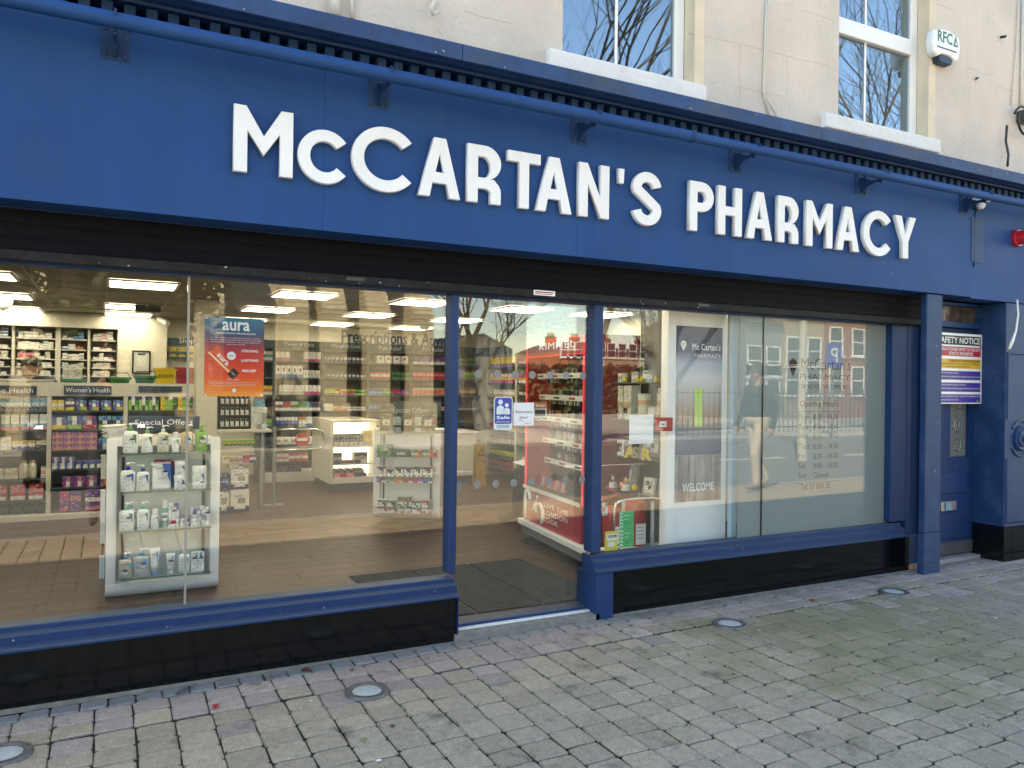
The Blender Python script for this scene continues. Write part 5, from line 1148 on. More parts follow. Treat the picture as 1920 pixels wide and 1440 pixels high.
# baskets on the counter
def basket(u0, u1, v0, v1, c, label, hold=False):
    y = GYF + .3; xa, xb = P(u0, 722, y)[0], P(u1, 722, y)[0]; z0 = GT + .031; h = P((u0 + u1) / 2, v0, y)[1] - z0; w = xb - xa
    t = empty('basket', ((xa + xb) / 2, y, z0), 0, label, 'basket', None); mb = MB(); o_, i_ = [], []
    for zz, k in ((0, .84), (h, 1)):
        o_.append([(-w / 2 * k, -.13 * k, zz), (w / 2 * k, -.13 * k, zz), (w / 2 * k, .13 * k, zz), (-w / 2 * k, .13 * k, zz)])
    mb.add(o_[0] + o_[1], [(0, 3, 2, 1), (0, 1, 5, 4), (1, 2, 6, 5), (2, 3, 7, 6), (3, 0, 4, 7)], 0, c); mb.add([(x * .95, y_ * .93, z_ + .004) for x, y_, z_ in o_[0]] + [(x * .95, y_ * .93, z_) for x, y_, z_ in o_[1]], [(0, 1, 2, 3), (0, 4, 5, 1), (1, 5, 6, 2), (2, 6, 7, 3), (3, 7, 4, 0)], 0, c)
    mb.build('body', M['plastic'], t, True)
    MB().box(-w / 2 - .01, w / 2 + .01, -.142, -.125, h - .02, h + .004, 0, c).box(-w / 2 - .01, w / 2 + .01, .125, .142, h - .02, h + .004, 0, c).box(-w / 2 - .012, -w / 2 + .006, -.124, .124, h - .02, h + .004, 0, c).box(w / 2 - .006, w / 2 + .012, -.124, .124, h - .02, h + .004, 0, c).build('rim', M['plastic'], t, True)
    for k in range(6): MB().box(-w * .3 + k * w * .12 - .008, -w * .3 + k * w * .12 + .008, -.1325, -.128, h * .38, h * .62, 0, tuple(min(1, q * .35) for q in c)).build('slot', M['plastic'], t, True)
    if hold: MB().tube([(-w / 2, 0, h), (-w / 2 + .02, -.05, h + .05), (w / 2 - .02, -.05, h + .05), (w / 2, 0, h)], .005, 6).build('handle', M['black'], t, True)
    return t
basket(119, 158, 711, 722, (.01, .20, .04), 'green shopping basket holding white papers on the counter'); basket(206, 244, 708, 722, (.01, .20, .04), 'green shopping basket with yellow slips in the middle of the counter', True); basket(252, 291, 705, 722, (.01, .16, .05), 'dark green shopping basket below the framed certificate', True)
basket(289, 329, 691, 722, (.70, .48, .01), 'tall yellow plastic bin on the counter'); basket(328, 367, 690, 722, (.42, .01, .03), 'tall red plastic bin on the counter')
for k, (u, w, rz) in enumerate(((128, .10, .2), (141, .13, -.15))):
    x_ = P(u, 715, GYF + .3)[0]; pack('paper', x_, GYF + .28 + k * .03, GT + .05, w, .004, .17, 'W/w/W', 'white paper sheet standing in the green basket, %s one' % ('narrower' if k == 0 else 'wider'), 'paper', None, rz)
# monitor
my = GYF + .42; xa, xb = -1.35, P(101, 715, my)[0]; mz1 = P(50, 711, my)[1]
mo_ = empty('monitor', ((xa + xb) / 2, my, GT), 0, 'back of a silver computer monitor on the counter before the pharmacist', 'monitor')
MB().box(xa, xb, my, my + .04, GT + .0315, mz1).build('screen_back', mat('silver_plastic', (.42, .41, .38), .35, metal=.3), mo_, bevel=.012, seg=2)
MB().lathe([(.035, 0), (.035, -.002)], P(44, 717, my)[0], my - .0005, (GT + mz1) / 2 + .01, 18, axis='y').build('emblem', M['steel'], mo_)

# ================================================================ far wall shelves (cough and cold, pain relief)
BY = 7.3; bp_ = Plane(0, BY)
bux = [P(u, 700, BY)[0] for u in (490, 514, 604.5, 690, 771, 850)] + [5.5]
bs = empty('wall_shelving', (3.5, BY, FZ), 0, 'long run of slate edged shelves with remedies along the far wall', 'shelving')
HT = 2.10; HB = 1.985
MB().box(bux[0], bux[-1], BY + .42, BY + .44, FZ, HB).build('back_panel', mat('shelf_back', (.36, .35, .31), .7), bs)
for i in range(len(bux) - 1): MB().box(bux[i] + .002, bux[i + 1] - .002, BY - .01, BY + .012, HB, HT).build('header', M['slate'], bs)
MB().box(bux[0], bux[-1], BY + .013, BY + .419, HB + .002, HT - .01).build('top_panel', M['cabinet'], bs)
for x_ in bux: MB().box(x_ - .022, x_ + .022, BY, BY + .418, FZ, HB - .001).build('upright', M['slate'], bs)
MB().box(bux[0], bux[-1], BY - .02, BY + .41, FZ, .20).build('base', M['cabinet'], bs)
bz = [P(560, v, BY)[1] for v in (677, 708, 740, 770, 800, 833, 865, 889)]
for i in range(len(bux) - 1):
    for z_ in bz: MB().box(bux[i] + .0225, bux[i + 1] - .0225, BY + .004, BY + .417, z_ - .022, z_ - .001).build('shelf', M['slate'], bs)
hd = [(0, ''), (1, 'Cough & Cold'), (2, 'Cough & Cold'), (3, 'Pain Relief'), (4, 'Pain Relief'), (5, 'First Aid')]
for i, s_ in hd[1:5]: write('header_letters', s_, ((bux[i] + bux[i + 1]) / 2, BY - .0125, HB + .025), .42 if i < 3 else .36, .06, 'txt_white', bs)
hb = P(560, 750, BY)[1] - P(560, 751, BY)[1]
B_ = lambda u0, u1, k, items, nm, **q: shelf_row(bp_, u0, u1, 740, bz[k], [(a, l, n, h * hb, r) for a, l, n, h, r in items], name=nm, **q)
B_(516, 543, 0, [('W/W/m', 'white and magenta box at the start of the top cough and cold shelf', 3, 17, 1)], 'remedy_box'); B_(570, 602, 0, [('W/W/W/m', 'tall white box with magenta foot on the top cough and cold shelf', 3, 18, 1)], 'remedy_box')
B_(516, 568, 1, [('W/WkW/W/b', 'tall white syrup carton with dark heart on the second cough and cold shelf', 5, 22, 1)], 'syrup_carton', fill=.9); B_(569, 600, 1, [('W/WkW/s', 'short white carton with dark heart on the second cough and cold shelf', 5, 14, 1)], 'syrup_carton', fill=.9)
B_(524, 570, 2, [('W/W/w', 'plain white bag on the third cough and cold shelf', 5, 18, 1)], 'white_bag', fill=1.02, jit=.02); B_(571, 602, 2, [('W/W/m', 'white and magenta carton on the third cough and cold shelf', 4, 18, 1)], 'remedy_box')
B_(516, 531, 3, [('W/r/W', 'red and white carton on the fourth cough and cold shelf', 1, 17, 1), ('W/b/W', 'blue and white carton on the fourth cough and cold shelf', 1, 17, 1)], 'remedy_box'); B_(531, 602, 3, [('r/r/W', 'red bottle carton on the fourth cough and cold shelf', 2, 17, 1), ('w/G/W', 'pale green carton on the fourth cough and cold shelf', 2, 17, 1), ('G/G/W', 'green carton on the fourth cough and cold shelf', 2, 17, 1), ('c/c/W', 'light blue carton on the fourth cough and cold shelf', 1, 17, 1), ('n/n/W', 'navy carton on the fourth cough and cold shelf', 3, 17, 1)], 'remedy_box')
B_(518, 560, 4, [('W/b/n', 'white and blue bottle carton on the fifth cough and cold shelf', 6, 18, 1)], 'remedy_box'); B_(561, 602, 4, [('o/W/s', 'orange and white carton on the fifth cough and cold shelf', 2, 18, 1), ('s/W/b', 'sky blue carton on the fifth cough and cold shelf', 2, 18, 1), ('T/y/w', 'tan carton on the fifth cough and cold shelf', 2, 18, 1)], 'remedy_box')
B_(608, 686, 0, [('WkW/n', 'small navy and white inhaler box on the top shelf of the second bay', 10, 9, 1)], 'inhaler_box'); B_(608, 686, 1, [('WnW/k', 'small black and white inhaler box on the second shelf of the second bay', 10, 7, 1)], 'inhaler_box')
B_(608, 636, 2, [('l/y/d', 'yellow and green lozenge pack on the third shelf of the second bay', 3, 11, 1), ('r/y/B', 'red and yellow lozenge pack on the third shelf of the second bay', 1, 11, 1)], 'lozenge_pack'); B_(637, 686, 2, [('y/B/m', 'dark red and yellow lozenge pack on the third shelf of the second bay', 4, 11, 1), ('l/d/l', 'olive green lozenge pack on the third shelf of the second bay', 3, 10, 1)], 'lozenge_pack')
B_(608, 625, 3, [('W/w', 'slim ivory carton on the fourth shelf of the second bay', 2, 13, 1)], 'remedy_box'); B_(625, 686, 3, [('w/o', 'flat orange and white box on the fourth shelf of the second bay', 3, 8, 1), ('W/g/W', 'flat white box on the fourth shelf of the second bay', 4, 7, 1)], 'remedy_box')
B_(608, 686, 4, [('g/s', 'small grey tin on the fifth shelf of the second bay', 10, 8, 1)], 'remedy_tin')
B_(705, 766, 0, [('W/WrW/W/W', 'white box with dark stripe on the top pain relief shelf', 4, 15, 1)], 'pain_relief_box', fill=.88); B_(694, 732, 1, [('r/W/r', 'red and white pain relief box on the second shelf', 5, 13, 1)], 'pain_relief_box'); B_(733, 768, 1, [('G/k/G', 'green pain relief box on the second shelf', 4, 13, 1)], 'pain_relief_box')
B_(692, 768, 2, [('b/c/b', 'blue pain relief box on the third shelf', 3, 11, 1), ('G/l/d', 'green and lime pain relief box on the third shelf', 2, 11, 1), ('r/m/n', 'crimson pain relief box on the third shelf', 2, 11, 1), ('v/m/v', 'violet pain relief box on the third shelf', 2, 11, 1)], 'pain_relief_box'); B_(692, 714, 3, [('b/c/n', 'blue pain relief box on the fourth shelf', 3, 11, 1)], 'pain_relief_box')
B_(774, 845, 0, [('v/v/W', 'purple pain relief pack on the top shelf beside the post', 7, 15, 1)], 'pain_relief_pack'); B_(774, 845, 1, [('r/p/r/r', 'red pain relief pack on the second shelf beside the post', 9, 15, 1)], 'pain_relief_pack'); B_(774, 845, 2, [('T/o/p', 'orange and pink pain relief pack on the third shelf beside the post', 10, 15, 1)], 'pain_relief_pack'); B_(775, 840, 3, [('w/r/w', 'flat white and red box on the fourth shelf beside the post', 3, 6, 1)], 'pain_relief_box')
B_(860, 893, 0, [('G/d/G', 'dark green bottle carton on the far shelf seen through the door', 5, 15, 1)], 'shampoo_carton'); B_(860, 893, 1, [('l/G/B', 'green shampoo pack on the far shelf seen through the door', 5, 16, 1)], 'shampoo_carton'); B_(860, 893, 2, [('B/T/k', 'brown bottle pack on the far shelf seen through the door', 6, 16, 1)], 'shampoo_carton'); B_(860, 893, 3, [('k/n/g', 'dark toiletry pack on the far shelf seen through the door', 4, 13, 1)], 'shampoo_carton')
B_(420, 480, 5, [('l/y/G', 'lime green box on the low shelf under the counter', 7, 10, 1)], 'low_box'); B_(520, 590, 5, [('W/TW/W', 'white box with tan mark on the low shelf behind the gate', 5, 14, 1)], 'low_box'); B_(420, 482, 6, [('y/W', 'yellow topped box on the second low shelf', 1, 13, 1), ('w/p/w', 'ivory and pink box on the second low shelf', 2, 12, 1), ('r/p', 'red box on the second low shelf', 1, 14, 1), ('v/W/n', 'violet box on the second low shelf', 1, 15, 1)], 'low_box'); B_(520, 580, 6, [('w/p/w', 'pale box on the second low shelf behind the gate', 2, 14, 1), ('r/W/r', 'red and white box on the second low shelf behind the gate', 3, 16, 1)], 'low_box'); B_(520, 590, 7, [('n/k/w', 'dark blue bagged pack on the lowest shelf behind the gate', 4, 15, 1), ('W/w/W', 'white pack on the lowest shelf behind the gate', 2, 10, 1)], 'low_box'); B_(494, 512, 0, [('w/t/w', 'teal and white carton left of the cough and cold bays', 2, 17, 1)], 'remedy_box'); B_(494, 512, 2, [('y/o/w', 'amber carton left of the cough and cold bays', 2, 16, 1)], 'remedy_box'); B_(494, 512, 4, [('l/G', 'lime pack left of the cough and cold bays', 1, 15, 1)], 'remedy_box')

# ================================================================ right side shelves seen through the door
RX = 5.35; rp = Plane(RX, 7.2, -math.pi / 2)
ry = [PX(u, 700, RX)[0] for u in (893, 914, 968, 986)]; rs = empty('side_shelving', (RX, 6.0, FZ), 0, 'toiletry shelves along the side wall seen through the glass door', 'shelving')
MB().box(RX + .38, RX + .4, 3.0, 7.25, FZ, 1.95).build('back_panel', M['greyback'], rs)
MB().box(RX, RX + .379, ry[1] + .0, ry[0] - .0, FZ, 1.95).build('end_panel', M['cabinet'], rs)
for y_ in (ry[2], ry[3] - .6, 3.0): MB().box(RX - .004, RX + .379, y_ - .03, y_ + .03, FZ, 1.95).build('upright', M['cabinet'], rs)
rz_l = [PX(940, v, RX)[1] for v in (688, 718, 744, 768)] + [.80, .60, .38, .2]
for z_ in rz_l: MB().box(RX + .005, RX + .378, ry[2] + .031, ry[1] - .001, z_ - .02, z_ - .001).build('shelf', M['slate'], rs); MB().box(RX + .005, RX + .378, 3.05, ry[2] - .031, z_ - .021, z_ - .002).build('shelf', M['slate'], rs)
MB().box(RX - .01, RX + .02, ry[2] + .2, ry[1] - .05, 1.97, 2.09).build('header', M['slate'], rs)
rh = .0078
for k, (art, lb, n, h) in enumerate((('y/y/v', 'yellow topped violet pack on the top side shelf', 9, .15), ('w/y/m', 'cream and magenta pack on the second side shelf', 9, .14), ('w/W/T', 'ivory jar carton on the third side shelf', 9, .11), ('G/w/T', 'mixed green and ivory pack on the fourth side shelf', 7, .12), ('p/o/w', 'peach pack on the fifth side shelf', 6, .10), ('k/g/w', 'dark jar pack on the sixth side shelf', 7, .1), ('y/l/k', 'yellow green pack on the seventh side shelf', 6, .1), ('r/n/r', 'red and navy bag on the bottom side shelf', 6, .12))):
    shelf_row(rp, 917, 966, 720, rz_l[k], [(art, lb, n, h, 1)], .1, -.02, .9, 'toiletry_pack', 'pack')
for k in (0, 1, 2, 3): shelf_row(rp, 970, 985, 720, rz_l[k], [(('p/W/v', 'm/y/W', 'k/w/k', 'g/k/w')[k], ('pink and violet', 'magenta and yellow', 'black and ivory', 'grey and black')[k] + ' pack on the side shelf beside the red stand', 3, .12, 1)], .1, -.02, .9, 'toiletry_pack', 'pack')
# header + cream cabinet + wet floor sign
q0 = P(858, 815, 6.3); cb_ = empty('counter_cabinet', (q0[0], 6.3, FZ), 0, 'plain cream counter cabinet seen through the glass door', 'cabinet')
MB().box(P(836, 900, 6.3)[0], P(892, 900, 6.3)[0], 6.3, 6.9, FZ + .1, P(870, 812, 6.3)[1]).build('body', M['cabinet'], cb_); MB().box(P(838, 900, 6.33)[0], P(890, 900, 6.33)[0], 6.33, 6.88, FZ, FZ + .099).build('kick_base', M['dark'], cb_); MB().box(P(834, 900, 6.28)[0], P(895, 900, 6.28)[0], 6.27, 6.92, P(870, 812, 6.3)[1], P(870, 812, 6.3)[1] + .03).build('worktop', M['upvc'], cb_)
wy = 5.7; wa, wb = P(893, 900, wy)[0], P(911, 900, wy)[0]; wt = P(900, 832, wy)[1]
ws = empty('wet_floor_sign', ((wa + wb) / 2, wy, FZ), 0, 'yellow caution wet floor sign standing beyond the glass door', 'wet floor sign')
MB().prism([(wa, FZ), (wb, FZ), (wb - .02, wt), (wa + .02, wt)], 'y', wy, wy + .02, 0, (.42, .24, .02)).build('front_board', M['plastic'], ws); MB().prism([(wa, FZ), (wb, FZ), (wb - .02, wt), (wa + .02, wt)], 'y', wy + .12, wy + .14, 0, (.42, .24, .02)).build('back_board', M['plastic'], ws)
wc = (wa + wb) / 2; MB().prism([(wc - .06, .50), (wc + .06, .50), (wc, .62)], 'y', wy - .002, wy - .0005).build('triangle', M['txt_black'], ws); MB().prism([(wc - .042, .512), (wc + .042, .512), (wc, .60)], 'y', wy - .003, wy - .0022, 0, (.42, .24, .02)).build('triangle_field', M['plastic'], ws); MB().box(wc - .005, wc + .005, wy - .004, wy - .0032, .525, .575).build('mark', M['txt_black'], ws)
write('letters', 'CAUTION', (wc, wy - .002, .66), .12, .03, 'txt_black', ws); write('letters', 'WET FLOOR', (wc, wy - .002, .42), .12, .035, 'txt_black', ws)
# ================================================================ bottle display stand close to the glass
SY = 1.54
sx0, sx1 = P(198, 1000, SY)[0], P(411, 1000, SY)[0]; stz = P(300, 822, SY)[1]
ox0, ox1 = P(218, 1000, SY)[0], P(393, 1000, SY)[0]; oz1 = P(300, 836, SY)[1]; oz0 = P(300, 1087, SY)[1]
ds1 = empty('display_stand', ((sx0 + sx1) / 2, SY, FZ), 0, 'white curved foot display stand with glass shelves of pump bottles', 'display stand')
fr = MB(); fr.box(sx0, ox0, SY, SY + .10, oz0, stz).box(ox1, sx1, SY, SY + .10, oz0, stz).box(ox0, ox1, SY, SY + .10, oz1, stz)
prf = [(SY, oz0), (SY, .16)] + [(SY + .07 - .07 * math.cos(rad(a)), .13 - .065 * math.sin(rad(a))) for a in range(0, 91, 10)] + [(SY + .45, .064), (SY + .45, oz0)]
fr.prism(prf, 'x', sx0, sx1); fr.build('front_panel', M['white'], ds1, smooth=True, bevel=.004)
MB().box(ox0, ox1, SY + .075, SY + .095, oz0, oz1).build('recess_panel', mat('recess', (.60, .63, .61), .4), ds1)
MB().box(sx0 + .01, sx1 - .01, SY + .101, SY + .8, .09, stz - .02).build('body', M['white'], ds1)
for u in (230, 381): x_ = P(u, 950, SY + .07)[0]; MB().box(x_ - .008, x_ + .008, SY + .06, SY + .0745, oz0 + .02, oz1 - .01).build('slotted_upright', M['black'], ds1)
SHY = SY - .17
sv = [(852, 846), (925, 915), (999, 986), (1088, 1071)]; shz1 = []
for a, b_ in sv:
    z_ = (P(226, a, SHY)[1] + P(396, b_, SHY)[1]) / 2; shz1.append(z_); g0, g1 = P(226, a, SHY)[0], P(396, b_, SHY)[0]
    MB().box(g0, g1, SHY + .002, SY + .073, z_ - .009, z_ - .001).build('glass_shelf', M['thin'], ds1); MB().box(g0, g1, SHY, SHY + .0018, z_ - .009, z_ - .001).build('shelf_edge', M['edge'], ds1)
    for u in (230, 381): x_ = P(u, 950, SY)[0]; MB().box(x_ - .006, x_ + .006, SHY + .06, SY + .074, z_ - .024, z_ - .0095).build('shelf_bracket', M['steel'], ds1)
for k in range(4): pack('side_pack', sx0 - .035, SY + .16 + k * .09, (.18, .55, .82, .36)[k], .08, .03, (.14, .2, .16, .15)[k], ('g/s/W', 'r/W/w', 'w/p/w', 's/W/t')[k], ('grey and blue', 'red topped', 'ivory and pink', 'teal striped')[k] + ' pack hanging on the side of the bottle stand', 'pack', None, -math.pi / 2)
lf_ = empty('leaflet_pile', (P(214, 800, SY + .3)[0], SY + .3, stz), 0, 'untidy pile of white leaflets on top of the bottle stand', 'leaflets')
lx_ = P(214, 805, SY + .3)[0]
for k in range(12): MB().box(-.06, .065, -.09, .09, 0, .004).build('leaflet', M['upvc'], lf_, False, loc=(lx_ + random.uniform(-.01, .01), SY + .25, stz + .001 + k * .0068), rot=(random.uniform(-.015, .015), random.uniform(-.05, .05), random.uniform(-.2, .2)))
board('special_offers_sign', 239, 781, 374, 806, SY + .45, 'Special Offers', 'navy Special Offers board behind the pump bottles', frac=.80)
# ---- bottles
def ring(w, d, z, n=18, e=3.2):
    o = []
    for k in range(n):
        a = 2 * math.pi * k / n; c, s_ = math.cos(a), math.sin(a)
        o.append((math.copysign(abs(c) ** (2 / e), c) * w / 2, math.copysign(abs(s_) ** (2 / e), s_) * d / 2, z))
    return o
def skin(mb, rings, c, m=0):
    n = len(rings[0]); vs = [p for r in rings for p in r]; fs = [tuple(range(n - 1, -1, -1)), tuple(range((len(rings) - 1) * n, len(rings) * n))]
    for i in range(len(rings) - 1):
        for k in range(n): fs.append((i * n + k, i * n + (k + 1) % n, (i + 1) * n + (k + 1) % n, (i + 1) * n + k))
    return mb.add(vs, fs, m, c)
_pcache = {}
def cached(key, f):
    if key not in _pcache: _pcache[key] = f()
    return _pcache[key]
STK = {}
def sticker_mesh():
    def f():
        mb = MB(); r = .0185
        mb.lathe([(r, 0), (r, -.0008)], n=24, axis='y', c=PAL['n'])
        pts = [(r * .9 * math.cos(a), r * .9 * math.sin(a)) for a in [math.pi + .25 - .25 * 1 + (math.pi) * i / 14 for i in range(15)]]
        mb.prism([(x, z + .0) for x, z in [(r * .88 * math.cos(a), min(.005, r * .88 * math.sin(a))) for a in [2.87 + (6.554 - 2.87) * i / 16 for i in range(17)]]], 'y', -.0014, -.0009, 0, PAL['W'])
        return mb.mesh('offer_sticker', M['print'])
    return cached('sticker', f)
def label_bits(t, w, h, d, corner, z0, word=True, sticker=None, k=1.0):
    """printed front: brand word, coloured corner wedge, lines of small print, round offer sticker"""
    y = -d / 2 - .0006
    def f():
        mb = MB(); mb.add([(w * .12, y, h * .93), (w * .38, y, h * .93), (w * .38, y, h * .42)], [(0, 1, 2)], 0, PAL[corner])
        for i, (a, l) in enumerate(((.70, .30), (.655, .38), (.50, .24), (.36, .5), (.32, .42), (.28, .46), (.12, .22))):
            mb.box(-w * .36, -w * .36 + w * l, y - .0002, y + .0003, h * a, h * a + .0026, 0, PAL['n'] if i in (2, 6) else PAL['s'] if corner in 'bGtc' and i in (3, 4) else (.35, .38, .40))
        return mb.mesh('label_print', M['print'])
    link('label_print', cached(('lb', round(w, 4), round(h, 4), round(d, 4), corner), f), t, True, (0, 0, z0))
    if word: write('printed_word', 'CeraVe', (-w * .06, y - .0006, z0 + h * .77), w * .56, h * .10, 'txt_navy', t, True)
    if sticker:
        link('offer_sticker', sticker_mesh(), t, True, (w * sticker[0], y - .0012, z0 + h * sticker[1]))
        write('sticker_print', '20%', (w * sticker[0], y - .0030, z0 + h * sticker[1] - .006), .021, .008, 'txt_navy', t, True, bold=.02)
        write('sticker_print', 'OFF', (w * sticker[0], y - .0030, z0 + h * sticker[1] - .0135), .011, .0045, 'txt_navy', t, True)
M['clear'] = attrmat('tinted_plastic', .12)
def pump_bottle(x, y, z, w, ht, collar, body, corner, label, sticker=None, nozzle='W', nz=1, cap_only=False, group=None):
    t = empty('pump_bottle', (x, y, z), 0, label, 'bottle', group); d = w * .56; hb_ = ht * .735
    def f():
        mb = MB(); skin(mb, [ring(w * .93, d * .9, 0), ring(w, d, .006), ring(w, d, hb_ * .86), ring(w * .95, d * .95, hb_ * .93), ring(w * .72, d * .8, hb_ * .985), ring(w * .36, w * .36, hb_, e=2)], body); return mb.mesh('body', M['clear'], smooth='all')
    link('body', cached(('pb', round(w, 4), round(ht, 4), body), f), t, True)
    MB().lathe([(w * .165, hb_ + .0003), (w * .17, hb_ + ht * .005), (w * .165, hb_ + ht * .115), (w * .13, hb_ + ht * .125)], n=16, c=collar).build('collar', M['plastic'], t, True, smooth=True)
    zz = hb_ + ht * .126
    mb = MB(); mb.lathe([(w * .07, zz), (w * .06, zz + ht * .05), (w * .12, zz + ht * .055), (w * .13, ht * .985), (w * .05, ht)], n=12, c=PAL[nozzle]); mb.tube([(0, 0, ht * .965), (w * .3 * nz, -.004, ht * .985), (w * .50 * nz, -.006, ht * .955)], [w * .07, w * .055, w * .04], 8, 0, PAL[nozzle]); mb.build('pump', M['plastic'], t, True, smooth='all')
    label_bits(t, w, hb_ * .9, d, corner, 0, True, sticker); return t
def place(u0, u1, vt, z, y):
    xa, xb = P(u0, (vt + 850) / 2, y)[0], P(u1, (vt + 850) / 2, y)[0]; return (xa + xb) / 2, xb - xa, P((u0 + u1) / 2, vt, y)[1] - z
BYY = SHY + .055
WH, TL, BE, GR = (.78, .79, .77), (.16, .36, .025), (.60, .55, .43), (.32, .47, .13)
def pb(u0, u1, vt, k, *a, dy=0, **q): x_, w_, h_ = place(u0, u1, vt, shz1[k], BYY + dy); return pump_bottle(x_, BYY + dy, shz1[k], w_, h_, *a, **q)
GC = (.10, .34, .05)
pb(230, 259, 793, 0, GC, WH, 'G', 'largest white pump bottle with green collar on the top glass shelf', (.12, .62))
pb(265, 287, 800, 0, GC, WH, 'G', 'second white pump bottle with green collar on the top glass shelf')
pb(295, 317, 797, 0, (.70, .70, .68), (.60, .56, .43), 'G', 'cream pump bottle with all white collar on the top glass shelf', (.12, .62))
pb(340, 362, 796, 0, GC, (.50, .40, .22), 'W', 'amber pump bottle with green collar behind the glass joint', (.1, .60))
pb(366, 389, 797, 0, (.16, .40, .06), (.22, .40, .06), 'W', 'clear green pump bottle at the end of the top glass shelf', (.1, .64), nozzle='l')
def squeeze(u0, u1, vt, k, c, cap, label, corner='G', sticker=None):
    x_, w, h = place(u0, u1, vt, shz1[k], BYY); t = empty('small_bottle', (x_, BYY, shz1[k]), 0, label, 'bottle'); mb = MB()
    skin(mb, [ring(w * .95, w * .55, 0), ring(w, w * .6, .004), ring(w * .97, w * .58, h * .62), ring(w * .55, w * .5, h * .74)], c); mb.build('body', M['clear'], t, True, smooth='all')
    MB().lathe([(w * .36, h * .741), (w * .37, h * .98), (w * .3, h)], n=14, c=cap).build('cap', M['plastic'], t, True, smooth=True); label_bits(t, w, h * .68, w * .6, corner, 0, True, sticker); return t
squeeze(322, 336, 810, 0, WH, (.72, .72, .7), 'small white flip top bottle on the top glass shelf')
BC = (.012, .06, .40)
pb(226, 254, 867, 1, BC, WH, 'b', 'tall white pump bottle with blue collar on the second glass shelf', (.06, .74))
pb(256, 281, 871, 1, (.07, .09, .38), WH, 'b', 'shorter white pump bottle with violet blue collar on the second glass shelf', nz=-1)
def pouch(u0, u1, vt, k, label, dy, c, top, word=True):
    x_, w, h = place(u0, u1, vt, shz1[k], BYY + dy); t = empty('refill_pouch', (x_, BYY + dy, shz1[k]), 0, label, 'pouch'); mb = MB()
    skin(mb, [ring(w * .98, w * .34, 0, e=2.2), ring(w, w * .36, h * .12, e=2.2), ring(w * .97, w * .22, h * .6, e=2.4), ring(w * .95, .006, h * .97, e=4), ring(w * .95, .004, h, e=4)], c); mb.build('body', M['clear'], t, True, smooth='all')
    MB().prism([(w * .02, h * .98), (w * .46, h * .98), (w * .46, h * .30)], 'y', -.0135 - w * .07, -.013 - w * .07, 0, PAL['b']).build('blue_wedge', M['print'], t, True)
    MB().box(-w * .46, w * .46, -.006, .006, h * .985, h * 1.03, 0, top).build('top_seal', M['print'], t, True)
    MB().tube([(-w * .40, -.005, h * .88), (-w * .55, -.006, h * .99)], [.009, .008], 10, 0, PAL['W']).build('spout', M['plastic'], t, True)
    if word: write('printed_word', 'CeraVe', (-w * .05, -.014 - w * .1, h * .78), w * .5, h * .1, 'txt_navy', t, True); write('printed_word', 'CeraVe', (0, -.02 - w * .14, h * .42), w * .4, h * .08, 'txt_navy', t, True)
    link('offer_sticker', sticker_mesh(), t, True, (w * .18, -.02 - w * .12, h * .64)); write('sticker_print', '20%', (w * .18, -.0225 - w * .12, h * .64 - .006), .021, .008, 'txt_navy', t, True)
pouch(285, 321, 868, 1, 'white refill pouch with spout and blue wedge on the second glass shelf', .0, (.74, .75, .76), (.5, .5, .5))
pack('refill_pouch', P(308, 900, BYY + .06)[0], BYY + .07, shz1[1], .125, .03, .19, 'rr/bb/bb/bb', 'blue and dark red pouch standing behind the white refill pouch', 'pouch')
def tub(u0, u1, vt, k, label, sticker, dz=0, dy=0):
    x_, w, h = place(u0, u1, vt, shz1[k] + dz, BYY + dy); t = empty('cream_tub', (x_, BYY + dy, shz1[k] + dz), 0, label, 'tub'); r = w / 2
    MB().lathe([(r * .9, 0), (r * .95, .005), (r * .93, h * .70), (r * .9, h * .72)], n=24, c=WH).build('body', M['clear'], t, True, smooth=True); MB().lathe([(r, h * .721), (r, h * .96), (r * .95, h)], n=24, c=(.78, .78, .77)).build('lid', M['plastic'], t, True, smooth=True)
    label_bits(t, w * .8, h * .72, w * .97, 'b', 0, True, sticker)
tub(326, 350, 890, 1, 'white cream tub behind the glass joint, lower of two stacked', (.3, .45)); tub(327, 350, 864, 1, 'white cream tub stacked on another on the second glass shelf', None, P(338, 890, BYY)[1] - shz1[1]); tub(360, 388, 873, 1, 'white cream tub at the end of the second glass shelf', (.2, .3))
TC = (.05, .42, .25)
pb(233, 258, 940, 2, TC, WH, 't', 'white pump bottle with teal collar behind its twin on the third glass shelf', dy=.07)
pb(224, 253, 942, 2, TC, WH, 't', 'large white pump bottle with teal collar at the front of the third glass shelf', (.12, .62))
pb(258, 281, 941, 2, TC, WH, 't', 'middle white pump bottle with teal collar on the third glass shelf')
squeeze(284, 299, 954, 2, WH, (.72, .72, .7), 'small white bottle on the third glass shelf', 't')
x_, w, h = place(304, 316, 938, shz1[2], BYY); t = empty('foam_bottle', (x_, BYY, shz1[2]), 0, 'foam dispenser bottle with green ring and clear cap on the third glass shelf', 'bottle')
MB().lathe([(w * .5, 0), (w * .5, h * .45), (w * .46, h * .5)], n=16, c=(.30, .42, .36)).build('body', M['clear'], t, True, smooth=True); MB().lathe([(w * .5, h * .501), (w * .5, h * .56)], n=16, c=(.75, .75, .73)).build('band', M['plastic'], t, True); MB().lathe([(w * .5, h * .561), (w * .48, h * .72), (w * .35, h * .73)], n=16, c=TC).build('collar', M['plastic'], t, True, smooth=True); MB().lathe([(w * .4, h * .731), (w * .33, h)], n=14, c=(.7, .72, .72)).build('cap', M['plastic'], t, True)
link('offer_sticker', sticker_mesh(), t, True, (0, -w * .5 - .001, h * .36)); write('sticker_print', '20%', (0, -w * .5 - .003, h * .34), .021, .008, 'txt_navy', t, True)
